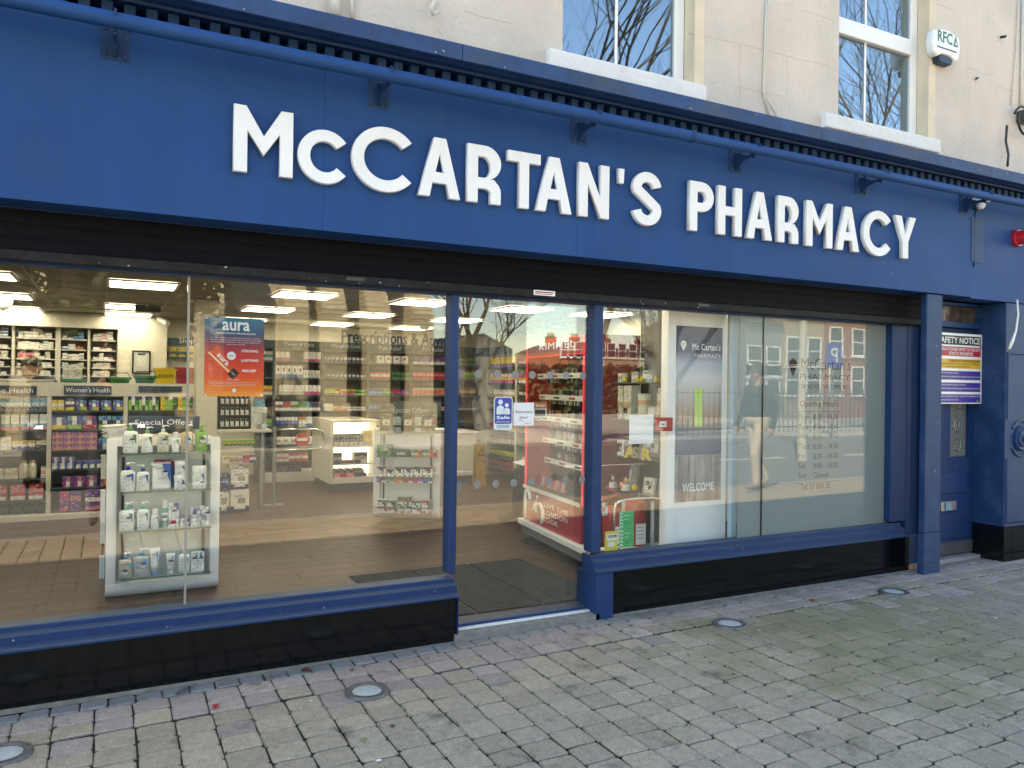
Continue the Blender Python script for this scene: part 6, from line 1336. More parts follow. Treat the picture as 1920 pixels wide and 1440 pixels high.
def carton(u0, u1, vt, k, art, label, st=True, dy=0, side=None):
    x_, w, h = place(u0, u1, vt, shz1[k], BYY + dy); w = max(w, .02); t = empty('carton', (x_, BYY + dy, shz1[k]), 0, label, 'carton'); link('box', pack_mesh(round(w, 4), .035, round(h, 4), art, side), t, True)
    if w > .03: write('printed_word', 'CeraVe', (-w * .05, -.0012, h * .8), w * .6, h * .07, 'txt_navy', t, True)
    if st: link('offer_sticker', sticker_mesh(), t, True, (w * .05, -.001, h * .62 if h > .08 else h * .5)); write('sticker_print', '20%', (w * .05, -.003, (h * .62 if h > .08 else h * .5) - .006), .021, .008, 'txt_navy', t, True)
carton(317, 336, 943, 2, 'WWvv/WWWv/WWWW/WWWW/WWWW/WrrW/WWWW', 'tall white and purple carton on the third glass shelf'); carton(339, 358, 973, 2, 'WWvv/WWWv', 'short white and purple carton low on the third glass shelf'); carton(359, 370, 953, 2, 'Wvv/WWv/WWW/WWW', 'slim white and purple carton near the end of the third glass shelf'); carton(371, 384, 949, 2, 'gWW/WgW/WWg/WgW', 'turned white carton of small print on the third glass shelf', False, .02); carton(385, 395, 951, 2, 'WWv/WWW/gWW/WWW', 'last slim carton at the end of the third glass shelf')
SB = (.12, .30, .52)
pb(232, 250, 1030, 3, SB, (.45, .46, .43), 'c', 'clear pump bottle with sky blue collar behind its twin on the bottom glass shelf', dy=.06)
pb(224, 249, 1036, 3, SB, (.52, .47, .36), 'c', 'clear beige pump bottle with sky blue collar on the bottom glass shelf', (.0, .35))
pb(252, 281, 1028, 3, SB, (.46, .48, .48), 'c', 'clear grey pump bottle with sky blue collar on the bottom glass shelf', (.12, .62))
def tube_(u0, u1, vt, k, cap, label, st):
    x_, w, h = place(u0, u1, vt, shz1[k], BYY); t = empty('cream_tube', (x_, BYY, shz1[k]), 0, label, 'tube'); mb = MB()
    skin(mb, [ring(w * .62, w * .5, h * .14, e=2), ring(w * .66, w * .46, h * .4, e=2), ring(w * .85, w * .2, h * .8, e=2.6), ring(w, .006, h * .985, e=4), ring(w, .004, h, e=4)], WH); mb.build('body', M['clear'], t, True, smooth='all')
    MB().lathe([(w * .29, 0), (w * .31, .004), (w * .3, h * .139)], n=18, c=cap).build('cap', M['plastic'], t, True, smooth=True); label_bits(t, w * .75, h * .95, w * .5, 'c', 0, True, st)
tube_(280, 302, 1027, 3, SB, 'tall white tube with sky blue cap on the bottom glass shelf', None); tube_(312, 330, 1037, 3, (.72, .73, .73), 'short white tube with offer sticker on the bottom glass shelf', (.05, .6))
pb(336, 357, 1026, 3, (.74, .75, .75), WH, 'c', 'white lotion bottle with white collar beside the glass joint on the bottom shelf'); carton(360, 372, 1036, 3, 'WWt/WWW/WWW/WWW', 'slim white carton with teal corner on the bottom glass shelf'); carton(372.5, 384, 1035, 3, 'WtW/WWW/WsW/WWW', 'second slim carton at the end of the bottom glass shelf')

# ================================================================ second display stand, turned towards the window
p2 = Plane(2.37, 3.47, -rad(29.5)); RZ2 = p2.rz
d2 = empty('display_stand', (p2.o.x, p2.o.y, FZ), RZ2, 'white display stand of boxed remedies turned towards the window', 'display stand')
w2a = p2.sz(826, 900)[0]; t2 = P(0, 0, 0) and p2.sz(700, 815)[1]; a0, a1 = p2.sz(712, 900)[0], p2.sz(812, 900)[0]
ob = p2.sz(760, 966)[1]
f = MB(); f.box(0, a0, 0, .08, ob, t2).box(a1, w2a, 0, .08, ob, t2).box(a0, a1, 0, .08, t2 - .06, t2).prism([(0, ob), (0, .16)] + [(.09 - .09 * math.cos(rad(a)), .15 - .085 * math.sin(rad(a))) for a in range(0, 91, 15)] + [(.4, .065), (.4, ob)], 'x', 0, w2a); f.build('front_panel', M['white'], d2, True, bevel=.004)
MB().box(a0, a1, .06, .075, ob, t2 - .06).build('recess_panel', M['white'], d2, True); MB().box(.01, w2a - .01, .081, .7, .09, t2 - .02).build('body', M['white'], d2, True)
for s_ in (a0 + .03, a1 - .03): MB().box(s_ - .007, s_ + .007, .046, .0595, ob + .02, t2 - .07).build('slotted_upright', M['black'], d2, True)
z2 = [p2.sz(760, v)[1] for v in (807, 855, 902, 958)]
for k, z_ in enumerate(z2):
    if k == 0: MB().box(a0 - .01, a1 + .01, -.16, .0, z_ - .02, z_ - .001).build('top_shelf', mat('green_shelf', (.01, .07, .05), .4), d2, True)
    else: MB().box(a0 - .01, a1 + .01, -.16, .059, z_ - .009, z_ - .001).build('glass_shelf', M['thin'], d2, True); MB().box(a0 - .01, a1 + .01, -.1618, -.1602, z_ - .009, z_ - .001).build('shelf_edge', M['edge'], d2, True)
def b2(u0, u1, v, vt, k, art, label, cat='box', name='remedy_carton', side=None):
    q0 = Plane(p2.at(0, 0, .14).x, p2.at(0, 0, .14).y, p2.rz); s0, s1 = q0.sz(u0, v)[0], q0.sz(u1, v)[0]; h = q0.sz((u0 + u1) / 2, vt)[1] - q0.sz((u0 + u1) / 2, v)[1]; q_ = q0.at((s0 + s1) / 2)
    pack(name, q_.x, q_.y, z2[k], round(s1 - s0 - .003, 4), .10, round(h, 4), art, label, cat, None, p2.rz, side)
for k, (u0, u1) in enumerate(((712, 736), (753, 776), (791, 814))): b2(u0, u1, 807, 776, 0, 'kkkkk/ddddr/dWWWr/dWgWd/dWWWd/drrrd/ddddd', ('first', 'middle', 'last')[k] + ' dark green multi pack box on the top of the second display stand')
for k, (u0, u1) in enumerate(((737, 752), (777, 790))): b2(u0, u1, 806, 780, 0, 's/w/s', ('first', 'second')[k] + ' clear plastic leaflet holder between the dark green boxes', 'leaflet holder', 'leaflet_holder')
b2(706, 734, 855, 832, 1, 'GGGG/GlWG/GGGl/dGGG', 'large bright green box on the second shelf of the turned stand'); b2(736, 768, 855, 841, 1, 'dddd/dWWd/dddd', 'flat dark green box on the second shelf of the turned stand'); b2(771, 790, 855, 841, 1, 'GGo/WWo/Goo', 'green and orange box on the second shelf of the turned stand'); b2(791, 818, 855, 841, 1, 'GGooW/WWWor/Gooor', 'wide green and orange box at the end of the second shelf')
for k, (u0, u1, c_, nm, vt) in enumerate(((706, 724, 'v', 'purple', 872), (725, 738, 'G', 'small green', 878), (739, 756, 'o', 'orange', 873), (757, 774, 'r', 'red', 873), (775, 792, 'm', 'magenta', 872), (793, 811, 'b', 'blue', 872))): b2(u0, u1, 902, vt, 2, 'kkkk/WWnn/WWnW/WWWW/gWWW/%s/%s/%sWWW'.replace('%s', c_ * 1).replace('/%s/' % c_, '/' + c_ * 4 + '/') if False else 'kkkk/WknW/WWnW/WWWW/gWgW/%s/%s/%s' % (c_ * 4, c_ * 4, c_ * 2 + 'WW'), 'white vitamin box with %s foot on the third shelf of the turned stand' % nm, 'box', 'vitamin_box')
for k, (u0, u1, vt, art, lb) in enumerate(((708, 724, 934, 'dGGd/WWnn/WWWn/rrrk/WWWr/WWWW', 'green topped box with red band, first on the bottom shelf'), (725, 741, 935, 'dGGd/WWnn/WWWn/rrrk/WpWr/WWWW', 'green topped box with red band, second on the bottom shelf'), (745, 757, 928, 'ddd/Gor/WWW/GGW/Wkn/WWW/Wpr', 'tall green topped box with orange flash on the bottom shelf'), (758, 771, 928, 'ddd/Gmr/WnW/GGW/Wkn/WWW/Wpp', 'second tall green topped box on the bottom shelf'), (772, 788, 935, 'dddd/WnWW/WWnW/ttWr/WWpr/WWWW', 'teal and white box on the bottom shelf'), (791, 806, 934, 'rrrr/WWnn/WWWn/WWWk/WWWW/rrWr', 'red rimmed white box at the end of the bottom shelf'))): b2(u0, u1, 958, vt, 3, art, lb)
sgp = p2.sz(733, 783); s0 = p2.sz(731, 770)[0]; s1 = p2.sz(824, 770)[0]; zz0, zz1 = p2.sz(770, 782)[1], p2.sz(770, 752)[1]
sgn = empty('special_offers_sign', tuple(p2.at(0, zz0)), RZ2, 'grey Special Offers board above the dark green boxes', 'sign')
M['grey_board'] = mat('grey_board', (.06, .095, .10), .4)
MB().box(s0, s1, .12, .13, 0, zz1 - zz0).build('board', M['grey_board'], sgn, True); write('letters', 'Special Offers', (p2.sz(766, 770)[0], .118, (zz1 - zz0) * .12), p2.sz(800, 770)[0] - p2.sz(733, 770)[0], .075, 'txt_white', sgn, True, bold=-.004)

# ================================================================ lit cabinet of hair brushes
LYF = 5.95; l0, l1 = P(625, 850, LYF)[0], P(706, 850, LYF)[0]; lz1 = P(660, 792, LYF)[1]
lc = empty('lit_cabinet', ((l0 + l1) / 2, LYF, FZ), 0, 'cream cabinet with brightly lit shelves of brushes and hair goods', 'cabinet')
MB().box(l0 - .04, l0, LYF, LYF + 1.05, .17, lz1).box(l1, l1 + .04, LYF, LYF + 1.05, .17, lz1).box(l0, l1, LYF, LYF + 1.05, .17, .25).build('case', M['cabinet'], lc, bevel=.003)
MB().box(l0 - .04, l1 + .04, LYF - .004, LYF + 1.06, lz1 + .001, lz1 + .03).build('top', M['cabinet'], lc, bevel=.004); MB().box(l0, l1, LYF + .02, LYF + 1.0, FZ, .168).build('plinth', M['dark'], lc)
MB().box(l0 + .001, l1 - .001, LYF + .36, LYF + .38, .251, lz1).build('lit_back', M['cablit'], lc)
lp = Plane(l0, LYF); lzz = [P(660, v, LYF)[1] for v in (836, 869)] + [.251]
for z_ in lzz[:2]: MB().box(l0 + .001, l1 - .001, LYF + .01, LYF + .355, z_ - .02, z_ - .001).build('shelf', M['white'], lc)
hl = P(660, 850, LYF)[1] - P(660, 851, LYF)[1]
def L_(u0, u1, k, items, nm): shelf_row(lp, u0, u1, 850, lzz[k], [(a, l, n, h * hl, r) for a, l, n, h, r in items], .12, .0, .92, nm, 'pack')
L_(626, 681, 0, [('k/k/wgw', 'black and white hair pack on the top lit shelf', 3, 22, 1)], 'hair_pack'); L_(682, 699, 0, [('y/T/y/T', 'amber bag on the top lit shelf', 1, 28, 1)], 'amber_bag'); L_(626, 642, 1, [('k/g/k', 'dark box at the start of the middle lit shelf', 1, 20, 1)], 'dark_box'); L_(664, 690, 1, [('k/g/kw', 'dark box at the end of the middle lit shelf', 1, 20, 1)], 'dark_box'); L_(643, 663, 1, [('k/r', 'low dark red pack between the dark boxes', 2, 6, 1)], 'low_pack')
for k, (u, c_, lb) in enumerate(((631, 'p', 'pink'), (642, 'r', 'rose'), (655, 'p', 'pale pink'), (668, 'd', 'green'), (678, 'k', 'black'))):
    x_ = P(u, 890, LYF + .08)[0]; t = empty('round_brush', (x_, LYF + .08, lzz[2]), 0, 'round hair brush with %s carton on the bottom lit shelf' % lb, 'brush')
    MB().lathe([(.05, 0), (.052, .12), (.045, .125)], 0, .06, .055, 16, c=PAL['k'], axis='y').build('barrel', M['plastic'], t, True, smooth=True); MB().lathe([(.035, -.01), (.035, -.001)], 0, .06, .055, 16, c=PAL['T'], axis='y').build('disc', M['plastic'], t, True); MB().box(-.045, .045, -.06, -.005, 0, .05, 0, PAL[c_]).build('carton', M['print'], t, True)

# ================================================================ service counter, gate, cosmetics rack, stacked boxes
cy = 4.95; c0, c1 = P(404, 808, cy)[0], P(510, 808, cy)[0]; cz_ = P(450, 806, cy)[1]
sc_ = empty('service_counter', ((c0 + c1) / 2, cy, FZ), 0, 'cream counter top on steel posts behind the poster', 'counter')
MB().box(c0, c1, cy, cy + .6, cz_ - .035, cz_).build('top', M['cabinet'], sc_, bevel=.006); q = P(491, 880, cy + .1)[0]; MB().tube([(q, cy + .1, FZ), (q, cy + .1, cz_ - .036)], .032, 14).build('post', M['steel'], sc_, smooth=True)
MB().tube([(c0 + .05, cy + .5, FZ), (c0 + .05, cy + .5, cz_ - .036)], .025, 12).build('post', M['steel'], sc_, smooth=True)
ra, rb_ = P(408, 770, cy + .2)[0], P(472, 770, cy + .2)[0]; rt = P(440, 740, cy + .2)[1]
ck = empty('cosmetics_rack', ((ra + rb_) / 2, cy + .2, cz_), 0, 'black stepped cosmetics rack on the cream counter', 'rack')
MB().prism([(cy + .12, cz_ + .001), (cy + .55, cz_ + .001), (cy + .55, rt + .05), (cy + .45, rt + .05), (cy + .12, cz_ + .06)], 'x', ra, ra + .02).build('side_panel', M['black'], ck); MB().prism([(cy + .12, cz_ + .001), (cy + .55, cz_ + .001), (cy + .55, rt + .05), (cy + .45, rt + .05), (cy + .12, cz_ + .06)], 'x', rb_ - .02, rb_).build('side_panel', M['black'], ck)
ckp = Plane(ra, cy + .18)
for k in range(3):
    z_ = cz_ + .03 + k * (rt - cz_) / 3.1; y_ = cy + .14 + k * .1; MB().box(ra + .021, rb_ - .021, y_, y_ + .14, z_ - .03, z_).build('step', M['black'], ck)
    shelf_row(Plane(ra, y_ + .02), 412, 468, 790, z_ + .001, [('k/W/W', 'small white jar with dark cap on the %s step of the black rack' % ('front', 'middle', 'back')[k], 6, .085, 1)], .04, 0, .62, 'cosmetic_jar', 'jar')
MB().box(ra, rb_, cy + .56, cy + .58, cz_, rt + .1).build('back_panel', M['black'], ck)
q = P(485, 778, cy + .1); pack('leaflet_holder', q[0], cy + .06, cz_ + .001, .17, .05, .25, 'sws/wsg/swg/wgs', 'clear leaflet holder with grey green leaflets on the cream counter', 'leaflet holder'); pack('blue_box', P(487, 750, cy + .3)[0], cy + .3, cz_ + .001, .12, .06, .33, 'cc/ww/wW', 'blue topped box behind the clear leaflet holder', 'box'); pack('tester_box', P(471, 765, cy + .35)[0], cy + .35, cz_ + .001, .07, .05, .3, 'w/y/w', 'ivory tester box beside the black rack', 'box')
# gate
gy = 5.15; gq = P(514, 880, gy)[0]; gt = empty('gate', (gq, gy, FZ), 0, 'chrome swing gate with round no entry disc', 'gate')
MB().tube([(gq, gy, FZ), (gq, gy, P(514, 800, gy)[1])], .022, 14).build('post', M['steel'], gt, smooth=True); MB().box(gq - .11, gq + .11, gy - .07, gy + .07, FZ, FZ + .012).build('base_plate', M['steel'], gt)
def gp_(u, v): q = P(u, v, gy); return (q[0], gy, q[1])
MB().tube([gp_(516, 806), gp_(560, 805), gp_(594, 805), gp_(604, 809), gp_(607, 818), gp_(607, 832), gp_(603, 839), gp_(594, 841), gp_(560, 843), gp_(516, 846)], .013, 10).build('loop', M['chrome'], gt, smooth='all')
q = gp_(566, 824); MB().lathe([(.085, 0), (.085, -.006)], q[0], gy - .02, q[2], 28, axis='y').build('disc', mat('sign_red', (.5, .10, .07), .5), gt); MB().box(q[0] - .06, q[0] + .06, gy - .028, gy - .0265, q[2] - .014, q[2] + .014).build('white_bar', M['upvc'], gt)
# stacked boxes
def big_box(u0, u1, v0, v1, y, label, rows, word=True):
    xa, xb = P(u0, (v0 + v1) / 2, y)[0], P(u1, (v0 + v1) / 2, y)[0]; z0 = max(FZ + .001, P((u0 + u1) / 2, v1, y)[1]); z1 = P((u0 + u1) / 2, v0, y)[1]; t = empty('salt_box', ((xa + xb) / 2, y, z0), 0, label, 'box')
    link('box', pack_mesh(round(xb - xa, 4), .26, round(z1 - z0 - .001, 4), rows), t, True)
    if word: write('printed_word', 'Salin', (-(xb - xa) * .05, -.0012, (z1 - z0) * .66), (xb - xa) * .5, (z1 - z0) * .13, 'txt_navy', t, True, tilt=.06)
big_box(432, 467, 918, 959, 4.83, 'lower white and blue Salin box of the stack by the counter post', 'WWWWW/WWWWW/WWWWW/WWggW/WWggW/WWWWW/nWWWn/nnnnn'); big_box(433, 466, 879, 917, 4.83, 'upper white and blue Salin box of the stack by the counter post', 'WWWWW/WWWWW/WWWWW/WWggW/WWggW/WWWWW/nWWWn/nnnnn'); big_box(410, 430, 922, 962, 4.8, 'white and blue box half hidden behind the bottle stand', 'WWWW/WWWW/WggW/WggW/WWWW/nWWn/nnnn', False); big_box(410, 431, 890, 921, 4.8, 'dark blue box on top of the half hidden box', 'nnnn/nnbn/nnnn/nnnn', False)
pack('flat_box', P(447, 877, 4.9)[0], 4.86, P(450, 878, 4.83)[1] + .001, .2, .2, .035, 'gwkg/wgsk', 'flat grey box lying on the stacked salt boxes', 'box')

# ================================================================ entrance mat
em = empty('entrance_mat', (2.3, .95, FZ), 0, 'black ribbed entrance mat inside the glass door', 'mat')
mxa, mya, mxb, myb = 1.57, .26, 3.03, 1.50
MB().box(mxa, mxb, mya, myb, FZ - .003, FZ + .003).build('backing', M['black'], em)
ribm = MB().box(-.233, .233, -.018, .018, 0, .007).mesh('rib', M['mat'], bevel=.003)
for i in range(31):
    for k in range(3): link('rib', ribm, em, False, (mxa + .245 + k * .485, mya + .02 + i * .04, FZ + .003))
# ================================================================ red cosmetics stand
pr_ = Plane(3.484, 2.26, math.atan2(-1.39, -.18)); RZR = pr_.rz
rm = empty('cosmetics_stand', (3.484, 2.26, FZ), RZR, 'tall red RIMMEL cosmetics stand with lit red edge just inside the door', 'cosmetics stand')
sA, sB = pr_.sz(988, 800)[0], pr_.sz(1094, 800)[0]; sC = pr_.sz(1109, 800)[0]
zt = pr_.sz(1040, 648)[1]; zb = pr_.sz(1040, 940)[1]; zp0 = pr_.sz(1040, 1002)[1]; zh = pr_.sz(1040, 679)[1]
sIn = pr_.sz(1009, 800)[0]
zw0, zw1 = pr_.sz(1040, 1021)[1], pr_.sz(1040, 1010)[1]
M['rimlit'] = emit('lit_sign_letters', (1, .97, .95), .22)
M['rimred'] = mat('stand_red', (.34, .008, .016), .3, coat=.3)
MB().box(sA - .06, sC + .04, -.06, .5, zw0, zw1).build('white_base', M['white'], rm, True, bevel=.004); MB().box(sA - .05, sC + .03, -.03, .48, FZ, zw0 - .001).build('kick_base', mat('kick_grey', (.16, .16, .15), .5), rm, True)
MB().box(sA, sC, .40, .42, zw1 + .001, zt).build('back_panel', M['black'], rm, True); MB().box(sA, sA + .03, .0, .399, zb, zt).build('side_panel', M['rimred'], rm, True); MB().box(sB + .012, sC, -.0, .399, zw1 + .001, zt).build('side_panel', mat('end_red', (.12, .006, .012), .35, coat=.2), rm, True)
MB().box(sA + .031, sIn - .002, .12, .14, zb, zh).build('inner_panel', M['rimred'], rm, True); MB().box(sA, sB, .001, .02, zh, zt - .008).build('header', M['rimred'], rm, True); MB().box(sA, sB + .011, -.02, .38, zw1 + .001, zb - .012).build('lower_panel', M['red'], rm, True)
gl_ = MB(); gl_.box(sA - .012, sA, -.012, .01, zb, zt).box(sB, sB + .0115, -.012, .01, zb - .02, zt).box(sA, sB, -.012, .01, zt - .012, zt).box(sA, sB, -.012, .0005, zh - .008, zh); gl_.build('lit_edge', M['redglow'], rm, True)
hl_ = pr_.sz(1007, 674); hr_ = pr_.sz(1072, 655)
write('letters', 'RIMMEL', ((pr_.sz(1012, 660)[0] + pr_.sz(1078, 660)[0]) / 2, -.0025, zh + (zt - zh) * .38), pr_.sz(1078, 660)[0] - pr_.sz(1012, 660)[0], (zt - zh) * .42, 'rimlit', rm, True, bold=-.004, spacing=1.1)
write('letters', 'LONDON', (pr_.sz(1067, 670)[0], -.0025, zh + (zt - zh) * .2), pr_.sz(1080, 670)[0] - pr_.sz(1056, 670)[0], (zt - zh) * .10, 'txt_white', rm, True, spacing=1.2)
rv = [717, 757, 798, 847, 889]; rzz = [pr_.sz(1050, v)[1] for v in (718, 759, 801, 845, 885)]
ITEM = [('kkrk/WWWW', 'black and red'), ('kk/gg/kk', 'black'), ('k/W/k', 'black and white'), ('r/k/k', 'dark red'), ('p/k/g', 'rose'), ('W/g/k', 'silver'), ('o/k/o', 'coral'), ('T/w/k', 'nude')]
_bk = Plane(pr_.at(0, 0, -.05).x, pr_.at(0, 0, -.05).y, pr_.rz)
for k, z_ in enumerate(rzz):
    dpt = .12 - .02 * k
    MB().box(sIn, sB - .001, -.05 + .16 - dpt, .399, z_ - .02, z_).build('shelf', M['black'], rm, True)
    n = 3
    for j in range(n):
        xa, xb = sIn + (sB - sIn) * j / n, sIn + (sB - sIn) * (j + 1) / n; MB().box(xa + .004, xb - .004, -.056 + .16 - dpt, -.0505 + .16 - dpt, z_ - .022, z_ + .022).build('price_rail', M['upvc'], rm, True); MB().box(xa + .02, xa + (xb - xa) * .45, -.0565 + .16 - dpt, -.0562 + .16 - dpt, z_ - .012, z_ + .006).build('price_print', M['txt_red' if (j + k) % 2 else 'txt_black'], rm, True)
    s_ = sIn + .01; zmax = (rzz[k - 1] if k else zh) - z_ - .06
    while s_ < sB - .03:
        w = random.choice((.02, .024, .03, .042)); art, cn = random.choice(ITEM[:4] if k < 2 else ITEM); h = min(zmax, random.uniform(.12, .24)); q_ = pr_.at(s_ + w / 2, 0, -.02 - .16 + dpt - random.uniform(0, .06))
        lb = '%s make up pack on the %s of the red stand' % (cn, ROWN[k]); pack('make_up_pack', q_.x, q_.y, z_ + .0005, w * .85, .03, round(h, 2), art, lb, 'make-up', lb + 's', pr_.rz); s_ += w + random.choice((0, .003, .01))
    if k in (1, 2, 3):
        for j in range(9): q_ = pr_.at(sIn + (sB - sIn) * (.42 + .055 * j), 0, -.03 - .16 + dpt + .06); pack('nail_varnish', q_.x, q_.y, z_ + .0005, .022, .022, .06, ('k/W', 'k/p', 'k/w', 'k/s', 'k/r')[(j + k) % 5], 'small %s nail varnish on the %s of the red stand' % (('white', 'rose', 'ivory', 'pale blue', 'red')[(j + k) % 5], ROWN[k]), 'nail varnish', 'nail varnish on the %s, %d' % (ROWN[k], (j + k) % 5), pr_.rz)
# bottom tray: lip tubes and fanned compacts
zt2 = zb + .004; MB().box(sA + .03, sB, -.02, .39, zb - .011, zb).build('tray', M['black'], rm, True); MB().box(sA, sB + .0, -.034, -.021, zb - .026, zb + .004).build('white_edge', M['upvc'], rm, True)
for j in range(16):
    s_ = sA + .07 + j * .038
    if s_ > sA + (sB - sA) * .6: break
    q_ = pr_.at(s_, 0, -.10); pack('lip_tube', q_.x, q_.y, zb + .001, .024, .024, .15, ('p/r/k', 'r/r/k', 'p/w/k', 'w/p/k')[j % 4], 'lip tube with black cap in the red stand tray, %s' % ('rose and red', 'red', 'rose and ivory', 'ivory and rose')[j % 4], 'lip colour', 'lip tubes %d' % (j % 4), pr_.rz)
for j in range(9):
    q_ = pr_.at(sB - .30 + .095 * (j % 3) + .02, 0, -.06 - .10 * (j // 3)); tag(MB().lathe([(.045, 0), (.048, .008), (.045, .016), (.001, .017)], n=14, c=PAL['wTB'[j % 3]]).build('compact', M['plastic'], loc=(q_.x, q_.y, zb + .012 + .035 * (j // 3)), rot=(.5, .2, pr_.rz)), 'round powder compact in the red stand tray, %s' % ('ivory', 'tan', 'brown')[j % 3], 'compact', 'compacts %d' % (j % 3))
for j, (tx, vv) in enumerate((('LIVE THE', 957), ('LONDON', 972), ('LOOK', 988))):
    a_ = pr_.sz(1024, vv)[0]; zc = zb - .012 - (zb - zw1) * (.38 + .2 * j)
    write('letters', tx, (a_, -.0225, zc), (pr_.sz(1070, 960)[0] - a_) * (1, .97, .60)[j], (zb - zw1) * .135, 'txt_white', rm, True, align='LEFT', bold=.01, spacing=1.08)
cxs = [pr_.sz(u, 960)[0] for u in (989, 1000, 1010, 1018)]
sw = MB(); z_m = (zb + zw1) / 2 - .01; rs_ = (zb - zw1) * .27
sw.tube([(cxs[0] + .01, -.024, zw1 + .02), (cxs[0] + .01, -.024, z_m + .06)] + [(cxs[0] + .07 + .06 * math.cos(a), -.024, z_m + .06 + .07 * math.sin(a)) for a in [math.pi - .3 * i for i in range(12)]], .018, 6); sw.tube([(cxs[3] - .02 + .085 * math.cos(a), -.024, zw1 + .11 + .085 * math.sin(a)) for a in [math.pi - .35 * i for i in range(13)]], .017, 6); sw.ball((cxs[2] + .02, -.024, zb - .075), .022, 8, sy=.4); sw.tube([(cxs[2] + .01, -.024, zb - .12), (cxs[1] + .03, -.024, z_m - .04)], .014, 6)
sw.build('flourish', M['txt_white'], rm, True, smooth='all')
tag(MB().lathe([(.03, 0), (.033, .02), (.02, .05), (.001, .055)], n=12).build('tape_roll', M['upvc'], loc=tuple(pr_.at(sA + .3, zt + .002, -.2))), 'small white roll on top of the red cosmetics stand', 'roll')
# ---- window display shelves beside it
wd_ = Plane(3.50, 1.0, -math.pi / 2); wsA, wsB = 0.0, .72
wdz = [wd_.sz(1200, v)[1] for v in (717, 788, 860, 925)]
ww = empty('window_shelves', (3.5, .64, FZ), 0, 'glass shelves of gifts and frames inside the right window', 'shelving')
MB().box(3.86, 3.88, .32, 1.02, FZ, 2.2).build('back_panel', mat('window_back', (.20, .20, .18), .6), ww)
cA, cB = P(1243, 800, .27)[0], P(1258, 800, .27)[0]; MB().box(cA, cB, .22, .30, FZ, CZ - .02).build('end_post', M['white'], ww, bevel=.003)
for z_ in wdz: MB().box(3.49, 3.859, .325, 1.0, z_ - .009, z_ - .001).build('glass_shelf', M['thin'], ww); MB().box(3.488, 3.4898, .325, 1.0, z_ - .009, z_ - .001).build('shelf_edge', M['edge'], ww)
MB().box(3.13, 3.85, .17, .50, .05, .335).build('window_bed', M['white'], ww)
def wit(u0, u1, v, vt, k, art, label, cat, name, depth=.05, out=-.03, rz=0, side=None, lean=0):
    q0 = Plane(wd_.at(0, 0, out).x, wd_.at(0, 0, out).y, wd_.rz); s0, s1 = q0.sz(u0, v)[0], q0.sz(u1, v)[0]; um = (u0 + u1) / 2; h = q0.sz(um, vt)[1] - q0.sz(um, v)[1]; q_ = q0.at((s0 + s1) / 2)
    o = pack(name, q_.x, q_.y, wdz[k], round(abs(s1 - s0), 4), depth, round(h, 4), art, label, cat, None, wd_.rz + rz, side)
    if lean: o.rotation_euler = (lean, 0, wd_.rz + rz)
    return o
for j, (u0, u1) in enumerate(((1131, 1142), (1143, 1151), (1158, 1166), (1184, 1196), (1205, 1222))): wit(u0, u1, 717, (704, 707, 700, 697, 694)[j], 0, ('g/g', 'g/s', 'w/g/w', 'g/w/g', 'g/s/g')[j], ('grey', 'grey and blue', 'ivory banded', 'speckled grey', 'large grey')[j] + ' gift box on the top window shelf', 'gift box', 'gift_box')
for j, u in enumerate((1168, 1193, 1200, 1226, 1238)):
    q_ = wd_.at(wd_.sz(u, 712)[0], wdz[0], -.02); tag(MB().ball((0, 0, .017), .017, 8, c=(.55, .40, .05), sz=1.0).ball((-.005, 0, .037), .010, 6, c=(.55, .40, .05)).build('easter_chick', M['matte'], smooth='all', loc=tuple(q_)), 'small yellow chick on the top window shelf, %s' % ('first by the ivory box', 'second, between two grey boxes', 'third beside the speckled box', 'fourth beside the large grey box', 'fifth by the white post')[j], 'ornament')
for j, (u0, u1, vt) in enumerate(((1132, 1146, 724), (1152, 1167, 724), (1169, 1183, 722), (1233, 1243, 722))): wit(u0, u1, 785, vt, 1, 'w/w/w/T/kw/w', ('first', 'second', 'third', 'half hidden last')[j] + ' tall sage paper gift bag on the second window shelf', 'gift bag', 'gift_bag', .09, side='w')
def candle(u, v0, v1, k, label, r=.05, dz=0.0, dout=.0):
    q_ = wd_.at(wd_.sz(u, v0)[0], wdz[k] + dz, -.07 + dout); h = wd_.sz(u, v1)[1] - wd_.sz(u, v0)[1]; t = empty('patterned_tin', tuple(q_), 0, label, 'tin'); MB().lathe([(r, 0), (r, h * .98)], n=18, c=PAL['w']).build('body', M['print'], t, True, smooth=True); MB().lathe([(r + .0008, h * .1), (r + .0008, h * .5)], n=18, c=(.55, .36, .22)).build('tan_band', M['print'], t, True, smooth=True); MB().lathe([(r + .003, h * .981), (r + .003, h * 1.06)], n=18, c=(.5, .46, .38)).build('lid', M['print'], t, True, smooth=True)
candle(1194, 787, 761, 1, 'lower cream tin of the stack on the second window shelf'); candle(1194, 760, 738, 1, 'upper cream tin of the stack on the second window shelf', .05, .105); candle(1211, 789, 764, 1, 'cream tin with sheep print on the second window shelf', .045); candle(1228, 789, 764, 1, 'lower tan tin near the white post', .045); candle(1229, 763, 738, 1, 'upper tan tin near the white post', .045, .10)
